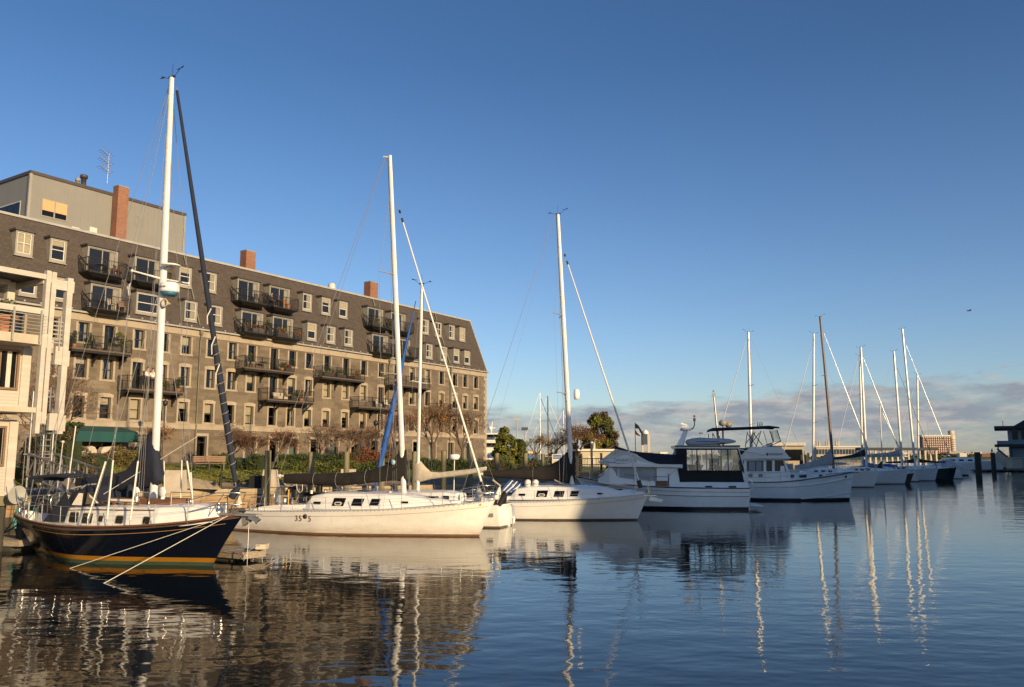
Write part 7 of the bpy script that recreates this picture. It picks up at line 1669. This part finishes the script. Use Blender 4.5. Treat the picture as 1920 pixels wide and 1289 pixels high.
# white cabin boat and dinghy by the restaurant
P8 = atZ(1890,883); F8 = Frame((P8.x-15,P8.y+6),(.99,-.13)); b8 = empty('long_white_boat', 'long low white boat behind the dark pilings', 'boat', F8.O, F8.rot)
H8 = Hull((0,16),(0,17.5),[(0,1.9),(9,2.0),(17.5,2.5)],4,transom=.8,um=.4); H8.hull(16,6).build('hull', M['hull3'], b8); H8.deck(0,nu=10).build('deck', M['deckw'], b8); C8 = House([(3,1.8,2.8,1.6,1.4),(10,1.9,2.9,1.5,1.2),(13,2.0,2.2,1,.8)]); C8.mesh().build('cabin', M['gel'], b8)
for a_ in (4,6,8): C8.panel([(a_,2.2),(a_+1.1,2.2),(a_+1.1,2.6),(a_,2.6)],.02).build('window', M['tint'], b8)
P9 = atY(1867,852,185); rp = empty('sloping_ramp', 'sunlit cream ramp sloping down towards the restaurant dock', 'ramp', P9); e9 = atY(1896,873,183)-P9
MB().bar((0,0,0),e9,1.2,2.0).build('ramp_side', M['tancloth'], rp); MB().bar((0,-.7,1.2),e9+Vector((0,-.7,.9)),.3,.3).build('ramp_rail', M['darktrim'], rp)
bb_ = atY(1903,870,180); tag(MB().box(-1.2,1.2,-1,1,-1,1.2).box(-1.4,1.4,-1.2,1.2,1.2,1.4).build('dock_kiosk', M['shade1'], None, bb_), 'small sunlit cream kiosk on the restaurant dock', 'kiosk')
# restaurant
FR = Frame(atY(1890,880,215)[:2],(.86,-.5)); rs = empty('waterside_restaurant', 'blue grey two storey waterside building with dark sloping roof at the right edge', 'building', FR.O, FR.rot); Rr = lambda x,y: FR.p(x,y,0)
xl = Rr(1893,850)[0]; zt_ = Rr(1900,805)[1]; zf = Rr(1900,832)[1]; xr = xl+26
MB().box(xl,xr,0,16,-.5+1,zt_).build('wall', M['bluegrey'], rs); MB().box(xl-3.0,xl+16,-1.5,16,zt_,zt_+.8).build('flat_roof', M['slateroof'], rs); MB().box(xl-2.6,xr,-1.2,.0,zf-.2,zf+.7).build('balcony_band', M['bluegrey'], rs); MB().box(xl-3.2,xr,-1.3,.1,zf-.9,zf-.2).build('first_floor_deck', M['slateroof'], rs)
b = MB(); a0 = Rr(1898,803); b.prism([(a0[0],-1.6,a0[1]+.3),(a0[0]+30,-1.6,a0[1]+.3),(a0[0]+30,-1.6,a0[1]+8),(a0[0]+6,-1.6,a0[1]+4)],(0,10,0)); b.build('pitched_roof', M['slateroof'], rs)
for i in range(5): x_ = xl+.9+i*2.0; MB().box(x_,x_+1.2,-.08,-.01,zf+1.0,zf+3.2).build('window', M['tint'], rs)
MB().box(xl+5,xl+7,-.08,-.01,zf-3,zf-1.4).build('window', M['tint'], rs)
for x_ in (xl-2.6,xl+.3): MB().box(x_,x_+.3,-1.2,-.9,.4,zf).build('porch_post', M['slateroof'], rs)
MB().tube([(a0[0]-2,2,zt_),(a0[0]-2,2,zt_+3.5)],.08,5).build('roof_mast', M['wire'], rs); MB().box(-4,xr,-3,18,-.6,1.0).build('wharf_base', M['piledark'], rs)
# light building above the trawler stern (boathouse end) 
FB = Frame(atY(1440,880,135)[:2],(1,-.2)); bh = empty('pier_building', 'sunlit cream pier building right of the trawler bridge with a flat white roof edge', 'building', FB.O, FB.rot); x0_,_ = FB.p(1455,850); x1_,zt_ = FB.p(1507,836)
MB().box(x0_,x1_,0,10,.5,zt_).build('wall', M['shedw'], bh); MB().box(x0_-.5,x1_+.3,-.4,10,zt_,zt_+.5).build('roof', M['whitep'], bh); MB().box(x0_+.2,x0_+4,-.5,-.01,zt_-2.2,zt_-.6).build('window', M['tint'], bh); MB().box(x1_-1.4,x1_-.2,-.05,-.01,.5,zt_-3.2).build('doorway', M['roomdark'], bh)
sh2 = empty('covered_pier', 'long covered pier shed behind the far sloops', 'pier shed', atY(1690,857,330)); w2 = atY(1870,857,330).x-atY(1620,857,330).x
MB().box(-w2*.28,w2*.28,0,8,2.6,3.6).build('roof', M['slateroof'], sh2)
for i in range(14): x_ = -w2*.27+i*w2*.54/13; MB().box(x_-.3,x_+.3,.5,1.0,-4,2.6).build('pillar', M['shade1'], sh2)

# ================================================================ FERRY, LIGHT MASTS BEYOND THE WHARF
FY = 165; p0 = atY(907,857,FY); p1 = atY(946,857,FY); fy = empty('white_ferry', 'tall white ferry deckhouse between the granite building and the evergreen', 'ferry', (p0.x,FY,0)); Wf = p1.x-p0.x
zz = lambda y: atY(920,y,FY).z
MB().prism([(-3,0,.0),(Wf+6,0,0),(Wf+7,0,2.2),(-3,0,2.2)],(0,8,0)).build('hull', M['bluep'], fy)
for a_, c_, x0, x1 in ((872,849,-2,Wf-.6),(849,838,-.5,Wf-.9),(838,828,-.5,Wf-.5),(828,812,.1,Wf)): MB().box(x0,x1,.3+(872-a_)*.03,7,zz(a_)+.03,zz(c_)).build('deck_tier', M['far_white'], fy)
for x0,x1,y0,y1,m_ in ((Wf*.25,Wf*.85,858,850,'bluep'),(0,Wf*.8,836,831,'tint'),(Wf*.1,Wf*.8,820,815,'tint')): MB().box(x0,x1,-.1,.28,zz(y0),zz(y1)).build('window_band', M[m_], fy)
b = MB(); b.tube([(Wf*.35,2,zz(812)),(Wf*.38,2,zz(790))],.12,6).bar((Wf*.2,2,zz(802)),(Wf*.55,2,zz(802)),.15).ball((Wf*.3,2,zz(803)),.5,8); b.build('signal_mast', M['far_white'], fy); MB().tube([(Wf*.85,3,zz(814)),(Wf*.85,3,zz(802))],.45,10).build('funnel', M['rubber'], fy)
for i,(px_,yt,Y_,m_) in enumerate(((1013,737,150,'alug'),(1028,743,140,'brownmast'),(1057,770,135,'alug'))):
    t = atY(px_,yt,Y_); o = empty('distant_sailboat', ['silver masted','dark masted','slim masted'][i]+' sailboat hidden behind the wharf trees', 'sailboat', (t.x,Y_,0), .2)
    Hq = Hull((-5,4.5),(-4.7,5.2),[(-4.7,1),(5.2,1.4)],3); Hq.hull(12,5).build('hull', M['hull3'], o); Hq.deck(0,nu=8).build('deck', M['deckw'], o); MB().tube([(0,0,1),(-.1,0,t.z)],[.14,.10],7).build('mast', M[m_], o); MB().tube([(5,0,1.4),(.1,0,t.z*.93)],.05,5).build('furled_headsail', M['bluecloth' if i == 0 else 'sail'], o); wires(o,[((-.1,0,t.z),(-4.6,0,1.1),.03),((-.1,.8,t.z*.55),(-.1,-.8,t.z*.55),.05)])
for i,(px_,yt,yb,Y_) in enumerate(((969,785,860,260),(984,803,860,220),(1314,812,846,400))):
    t = atY(px_,yt,Y_); o = empty('floodlight_mast', ['tall pale mast beyond the lower dark conifer','lamp headed mast right of the lower dark conifer','small twin lamp mast above the dinghy'][i], 'light mast', (t.x,Y_,0)); MB().tube([(0,0,0),(0,0,t.z)],[.3,.15],6).build('pole', M['far_grey'], o); MB().box(-.9,.9,-.2,.2,t.z-.6,t.z+.2).build('lamp_head', M['far_dark' if i else 'far_grey'], o)
tag(MB().box(-7,7,0,8,1.5,3.6).build('low_blue_shed', M['bluep'], None, atY(975,857,300)-Vector((0,0,3.2))), 'low blue roofed shed glimpsed beyond the evergreens', 'shed')

# ================================================================ FAR SHORE
FSY = 1350.0
b = MB(); b.add([(-2500,FSY-60,-1),(2500,FSY-60,-1),(2500,FSY-55,3),(-2500,FSY-55,3),(-2500,3100,4),(2500,3100,4)], [(0,1,2,3),(3,2,5,4)]); tag(b.build('far_shore', M['lf_dg'], None), kind='structure')
b = MB(); r_ = random.Random(2); x = -2500; pts = []
while x < 2500: pts.append((x, r_.uniform(9,22))); x += 70
for (xa,za),(xb_,zb_) in zip(pts,pts[1:]): b.add([(xa,FSY+900,0),(xb_,FSY+900,0),(xb_,FSY+940,zb_),(xa,FSY+940,za)],[(0,1,2,3)])
tag(b.build('distant_hills', M['far_grey'], None), kind='structure')
def farb(label, x0, x1, yt, yb, Y, m, dep=30, name='distant_building', cat='building', win=None, group=None):
    a_ = atY(x0,yt,Y); c_ = atY(x1,yt,Y); W = c_.x-a_.x; zb_ = max(0.0,atY(x0,yb,Y).z); h = a_.z-zb_
    o = empty(name, label, cat, ((a_.x+c_.x)/2,Y,zb_), -math.atan2(a_.x,Y)*.72, group); MB().box(-W/2,W/2,0,dep,0,h).build('wall', M[m], o)
    if win:
        nx, nz, wm, wf, hf = win
        me = MB().box(-W/nx*wf/2,W/nx*wf/2,-1.0,-.02,0,h/nz*hf).mesh('window', M[wm])
        for i in range(nx):
            for k in range(nz): obj('window', me, o, (-W/2+(i+.5)*W/nx,0,(k+.3)*h/nz))
    return o, W, h
# control tower
o, W, h = farb('airport control tower with two cream shafts and dark glazed middle', 1201, 1218, 813, 849, FSY, 'far_dark', 8, 'control_tower', 'tower')
for c_ in list(o.children): bpy.data.objects.remove(c_)
Wt = W; mw = lambda a: (a-1209.5)*Wt/17
MB().box(mw(1202.5),mw(1206.5),0,10,0,h*.97).build('shaft', M['shade1'], o); MB().box(mw(1213.5),mw(1218.5),0,10,0,h*.97).build('shaft', M['shade1'], o); MB().box(mw(1204),mw(1213.6),-3,8,h*.42,h*.97).build('glazed_middle', M['far_dark'], o)
MB().lathe([(4.5,h*.97),(5.5,h*1.04),(4.8,h*1.10),(2.5,h*1.17),(.1,h*1.2)],mw(1210),4,10).build('cab', M['far_white'], o)
# brick hotel
o, W, h = farb('brown brick waterfront hotel with rows of white windows and white round corner tower', 1732, 1779, 819, 857, FSY+50, 'far_brown', 40, 'brick_hotel', 'hotel', (13,9,'far_white',.5,.5))  # window panels are plain white
MB().box(-W/2-1,W/2+1,-1,40,h,h+2.5).build('parapet', M['far_white'], o)
kx = W/47; MB().lathe([(5.5*kx,0),(5.5*kx,h+2)],W/2+4.2*kx,8,14).build('corner_tower', M['shade1'], o); MB().lathe([(4.2*kx,h+2),(5.6*kx,h+3),(5.6*kx,h+9),(4.2*kx,h+10),(.1,h+10.5)],W/2+3.2*kx,8,14).build('tower_drum', M['shade1'], o)
for k in range(8): MB().lathe([(5.65*kx,(k+.4)*h/9),(5.65*kx,(k+.65)*h/9)],W/2+4.2*kx,8,14).build('tower_window_band', M['far_dark'], o)
MB().tube([(-W*.25,5,h),(-W*.25,5,h+24)],.5,5).build('roof_antenna', M['far_grey'], o)
# power station with paired stacks
o, W, h = farb('cream pumping station with paired square stacks and long colonnade', 1533, 1617, 839, 857, 900, 'shade1', 30, 'pumping_station', 'building', (16,1,'far_dark',.4,.5))
f9 = W/84
for a_ in (1535.5,1539.5,1552,1556,1570,1574): MB().box((a_-1575-1.5)*f9,(a_-1575+1.5)*f9,2,8,h,h+12*f9).build('stack', M['shade1'], o)
MB().box(-W/2-1,W/2+1,-1,31,h,h+1.2).build('roof', M['far_white'], o)
names = ['long low cream terminal','flat white hangar','small white cube building','low grey depot','cream apartment strip','pale warehouse','grey terminal wing','sunlit yellow shed','brown low block','white storage hall']
rs_ = random.Random(5)
far_list = [(1160,1200,850,'shade1'),(1218,1236,851,'far_white'),(1238,1252,848,'far_white'),(1254,1275,854,'shade1'),(1170,1184,847,'far_white'),(1186,1201,849,'shade1'),(1275,1292,855,'far_grey'),(1466,1480,851,'shade1'),(1509,1519,846,'far_grey'),(1518,1532,850,'shade1'),
  (1604,1640,850,'far_grey'),(1640,1680,852,'shade1'),(1684,1702,849,'far_white'),(1702,1730,853,'shade1'),(1780,1800,847,'shade1'),(1800,1812,850,'far_white'),(1815,1827,850,'shade1'),(1826,1840,847.5,'far_white'),(1842,1856,851,'far_brown'),(1856,1872,852,'shade1'),
  (990,1010,846,'shade1'),(1012,1060,850,'far_grey'),(955,990,851,'far_grey'),(1140,1165,852,'shade1'),(1130,1142,849,'far_white'),(1300,1340,853,'shade1'),(1345,1400,852,'far_grey'),(1405,1460,851,'shade1'),(1480,1500,850,'shade1'),(1730,1780,854,'far_white'),(1872,1925,852,'shade1')]
for i,(a_,c_,yt,m_) in enumerate(far_list):
    where = ('left of the third mast' if c_ < 1065 else 'near the control tower' if c_ < 1300 else 'behind the motor yacht bridges' if c_ < 1510 else 'between the far masts' if c_ < 1732 else 'right of the brick hotel')
    farb(f'{names[i%10]} on the far shore {where}' + ('' if i < 20 else ', partly hidden'), a_, c_, yt, 857, FSY+rs_.uniform(-40,60)-(120 if i % 3 == 0 else 0), m_, 25, 'distant_building', 'building', (max(3,int((c_-a_)/4)),1,'far_dark',.45,.3) if (c_-a_) > 14 else None)
# low line of far quay trees
mb = MB(); n = 5000; P = np.stack([rng.uniform(-500,900,n),rng.uniform(FSY-45,FSY-35,n),3+np.abs(rng.normal(0,2.2,n))],1)
tag(obj('shoreline_trees', leafmesh('shoreline_trees', P, 2.2, [M['lf_dg'],M['lf_br'],M['lf_gr']])), 'low line of dark trees along the far shore', 'trees', kind='stuff')

# ================================================================ PEOPLE ON THE BALCONIES
def skinmesh(name, V, E_, R, m, sub=1):
    me = bpy.data.meshes.new(name); me.from_pydata(V, E_, []); o = bpy.data.objects.new(name, me); C.objects.link(o)
    s_ = o.modifiers.new('s','SKIN'); s_.use_smooth_shade = True
    for i, r_ in enumerate(R): me.skin_vertices[0].data[i].radius = (r_, r_*.8)
    me.skin_vertices[0].data[0].use_root = True
    o.modifiers.new('u','SUBSURF').levels = sub
    n_ = bpy.data.meshes.new_from_object(o.evaluated_get(bpy.context.evaluated_depsgraph_get())); bpy.data.objects.remove(o); n_.materials.clear(); n_.materials.append(m); return n_
def person(label, loc, rz, seated=False, top='shirt', legs='trous'):
    o = empty('person', label, 'person', loc, rz)
    if not seated: hip = .93; kn = [(.10,-.02,.50),(-.10,.02,.50)]; ft = [(.12,-.0,.06),(-.12,.04,.06)]; toe = [(.13,-.16,.03),(-.13,-.12,.03)]
    else: hip = .48; kn = [(.13,-.42,.50),(-.13,-.42,.50)]; ft = [(.13,-.45,.07),(-.13,-.40,.07)]; toe = [(.13,-.6,.03),(-.13,-.55,.03)]
    V = [(0,0,hip),(0,.01,hip+.25),(0,.0,hip+.48),(0,-.01,hip+.58),(0,-.03,hip+.70),(.19,0,hip+.47),(.24,-.03,hip+.20),(.20,-.2,hip+.10),(-.19,0,hip+.47),(-.25,-.03,hip+.20),(-.16,-.22,hip+.12),(.1,0,hip-.04),kn[0],ft[0],toe[0],(-.1,0,hip-.04),kn[1],ft[1],toe[1],(0,-.02,hip+.80)]
    E_ = [(0,1),(1,2),(2,3),(3,4),(4,19),(2,5),(5,6),(6,7),(2,8),(8,9),(9,10),(0,11),(11,12),(12,13),(13,14),(0,15),(15,16),(16,17),(17,18)]
    R = [.15,.14,.15,.055,.095,.06,.042,.03,.06,.042,.03,.09,.06,.045,.04,.09,.06,.045,.04,.075]
    # hands: short fingers from the wrist
    for w_, sgn in ((7,1),(10,-1)):
        wv = V[w_]
        pi = len(V); V.append((wv[0]-sgn*.02,wv[1]-.07,wv[2]-.01)); E_.append((w_,pi)); R.append(.03)
        for k in range(5): V.append((wv[0]-sgn*(.045-.018*k),wv[1]-.13-(.01 if 0 < k < 4 else -.03),wv[2]-.03)); E_.append((pi,len(V)-1)); R.append(.009)
    obj('body', skinmesh('body',V,E_,R,M['skin']), o)
    obj('shirt', skinmesh('shirt',[V[0],V[1],V[2],(V[3][0],V[3][1],V[3][2]-.05),V[5],V[6],V[8],V[9]],[(0,1),(1,2),(2,3),(2,4),(4,5),(2,6),(6,7)],[.165,.16,.17,.07,.078,.06,.078,.06],M[top]), o)
    obj('trousers', skinmesh('trousers',[V[0],V[11],kn[0],(ft[0][0],ft[0][1],ft[0][2]+.04),V[15],kn[1],(ft[1][0],ft[1][1],ft[1][2]+.04)],[(0,1),(1,2),(2,3),(0,4),(4,5),(5,6)],[.165,.105,.078,.065,.105,.078,.065],M[legs]), o)
    MB().ball((0,.005,hip+.80),.108,12,sc_=(.92,1.0,1.02)).build('hair', M['hair'], o)
    MB().ball((0,-.055,hip+.755),.078,10,sc_=(.85,.75,1.15)).ball((0,-.125,hip+.75),.014,6).build('face', M['skin'], o)
    MB().ball((.03,-.118,hip+.775),.010,6).ball((-.03,-.118,hip+.775),.010,6).box(-.02,.02,-.122,-.112,hip+.708,hip+.714).build('eyes_and_mouth', M['hair'], o)
    return o
person('standing person in white shirt and dark trousers at the balcony railing', FU.w(-6.75,-1.0,8.45), FU.rot+.3)
person('second person in white top half hidden by the navy boat mast', FU.w(-6.1,-.75,8.45), FU.rot-.5)
person('seated person in dark clothes on the upper roof balcony', FU.w(6.55,vfu-.6,17.32), FU.rot+.3, True, 'trous', 'trous')

# ================================================================ WATERFRONT BUILDING BEHIND THE VIEWPOINT (it throws the shade on the right-hand boats)
wb = empty('brick_waterfront_building', 'large brick waterfront building behind the viewpoint with a stepped roofline', 'building', (0,0,0))
hx, hy = SD.x/math.hypot(SD.x,SD.y), SD.y/math.hypot(SD.x,SD.y); tan_e = math.tan(SUN_EL)
hit = F3.w(F3.p(1095,955,-1.45)[0],-1.45,.6); DB = 62.0
FW = Frame((hit.x+hx*DB, hit.y+hy*DB), (-hy, hx)); wb.location = FW.O; wb.rotation_euler = (0,0,FW.rot)
def need(z, x, y): return z + tan_e*(DB - ((x-hit.x)*hx+(y-hit.y)*hy))
MB().box(0,20,-18,0,0,need(6.2,5,42)).build('low_wing', M['brick'], wb)
MB().box(20.02,38,-18,0,0,need(6.4,20,62)).build('middle_wing', M['brick'], wb)
MB().box(38.04,80,-20,0,0,need(5.8,40,95)).build('tall_wing', M['brick'], wb)
tw = empty('added_shade_building', 'unseen brick block added beyond the right edge to shade the waterside restaurant', 'building', (62+hx*34,118+hy*34,0), FW.rot)  # added block out of view; shades the restaurant and the far-row boats
MB().box(-20,60,-14,0,0,5.5+tan_e*36).build('low_wing', M['brick'], tw); MB().box(60.02,150,-14,0,0,13+tan_e*62).build('tall_wing', M['brick'], tw)
wm_ = MB().box(-.6,.6,0,.05,0,1.9).mesh('window', M['tint'])
for i in range(20):
    for k in range(6): obj('window', wm_, wb, (2+i*3.4,.0,2+k*3.2))
xe = FW.O.x
tag(MB().box(30,320,-120,-12,-1,1.2).build('rear_quay', M['soil'], None), kind='structure')
# ================================================================ every loose piece of these parts becomes a part of its own
SING = {'stanchions':'stanchion','shroud_covers':'shroud_cover','turnbuckles':'turnbuckle','winches':'winch','hatches':'hatch','corner_boards':'corner_board','corner_trim':'corner_trim','curtain':'curtain',
        'foundation_piles':'foundation_pile','awning_posts':'awning_post','chimney_cap':'chimney_trim','teak_handrail':'teak_handrail','weather_cloths':'weather_cloth','dodger_window':'dodger_window','window':'window','pane':'pane',
        'stern_canisters':'stern_canister','cockpit_coaming':'cockpit_coaming','sail_ties':'sail_tie','aft_deck_seats':'aft_deck_seat','cockpit_lockers':'cockpit_locker','canvas_enclosure':'canvas_enclosure','looped_canvas_straps':'canvas_strap',
        'canvas_seams':'canvas_seam','small_window':'small_window','window_port':'window_port','port_glass':'port_glass','window_rim':'window_rim','cabin_vent':'cabin_vent','louvre':'louvre','port_window':'port_window','saloon_window':'saloon_window',
        'side_door':'side_door','door_panel':'door_panel','door_frame':'door_frame','frame_beam':'frame_beam','weather_cloth':'weather_cloth','coaming_stripe':'coaming_stripe','flybridge_coaming':'flybridge_coaming','lifelines':'lifeline','leg':'leg','post':'post',
        'whip_aerials':'whip_aerial','bow_platform':'bow_platform','radar_cluster':'radar_cluster','bridge_side_cloth':'bridge_side_cloth','flat_roof':'flat_roof','spreaders':'spreader','rub_rail':'rub_rail','lower_rub_rail':'lower_rub_rail','rail_shadow_strip':'rail_shadow_strip',
        'hull_knuckle':'hull_knuckle','cove_stripe':'cove_stripe','teak_rub_rail':'teak_rub_rail','toe_rail':'toe_rail','cap_rail':'cap_rail','spray_rail':'spray_rail','cabin_moulding':'cabin_moulding','canopy_window':'canopy_window','curtain':'curtain','masthead_light':'masthead_light',
        'seam':'seam','cover_seam':'cover_seam','bracket':'bracket','windscreen':'windscreen_pane','boom_ropes':'boom_rope','swivel':'swivel','eyes_and_mouth':'eyes_and_mouth','lamp_head':'lamp_head','ground_door':'ground_door','truss_rails':'truss_rail','mast_pulpit':'mast_pulpit','mast_stays':'mast_stay','flag_halyard':'flag_halyard','rigging':'rigging_wire','forestay':'forestay'}
_cache = {}
def pieces(me):
    n = len(me.vertices); par = list(range(n))
    def find(a):
        while par[a] != a: par[a] = par[par[a]]; a = par[a]
        return a
    seen = {}
    for i, v in enumerate(me.vertices):
        k = (round(v.co.x,4), round(v.co.y,4), round(v.co.z,4))
        if k in seen: par[find(i)] = find(seen[k])
        else: seen[k] = i
    for p in me.polygons:
        a = find(p.vertices[0])
        for b_ in p.vertices[1:]: par[find(b_)] = a
    comp = {}
    for p in me.polygons: comp.setdefault(find(p.vertices[0]), []).append(p.index)
    cl = []
    for fs in comp.values():
        vs = [me.vertices[i].co for f in fs for i in me.polygons[f].vertices]
        bb = [min(v[i] for v in vs)-.012 for i in range(3)] + [max(v[i] for v in vs)+.012 for i in range(3)]
        hit_ = [c_ for c_ in cl if all(c_[0][i] <= bb[i+3] and bb[i] <= c_[0][i+3] for i in range(3))]
        for c_ in hit_: cl.remove(c_); fs = fs+c_[1]; bb = [min(bb[i],c_[0][i]) for i in range(3)]+[max(bb[i],c_[0][i]) for i in range(3,6)]
        cl.append((bb, fs))
    return [c_[1] for c_ in cl]
def split_parts():
    for o in list(C.objects):
        if o.type != 'MESH' or o.parent is None or o.get('kind'): continue
        base = o.name.split('.')[0]
        if base not in SING: continue
        me = o.data; key = me.name
        if key not in _cache:
            ps = pieces(me); out_ = []
            if 2 <= len(ps) <= 24:
                for fs in ps:
                    used = sorted({i for f in fs for i in me.polygons[f].vertices}); mp = {v:i for i,v in enumerate(used)}
                    nm = bpy.data.meshes.new(SING[base]); nm.from_pydata([me.vertices[i].co[:] for i in used], [], [[mp[i] for i in me.polygons[f].vertices] for f in fs])
                    for m in me.materials: nm.materials.append(m)
                    nm.polygons.foreach_set('material_index', [me.polygons[f].material_index for f in fs]); nm.polygons.foreach_set('use_smooth', [me.polygons[f].use_smooth for f in fs]); nm.update(); out_.append(nm)
            _cache[key] = out_
        out_ = _cache[key]
        if not out_: 
            if SING[base] != base: o.name = SING[base]
            continue
        o.data = out_[0]; o.name = SING[base]
        for nm in out_[1:]:
            q_ = bpy.data.objects.new(SING[base], nm); C.objects.link(q_); q_.parent = o.parent; q_.location = o.location; q_.rotation_euler = o.rotation_euler; q_.scale = o.scale
split_parts()
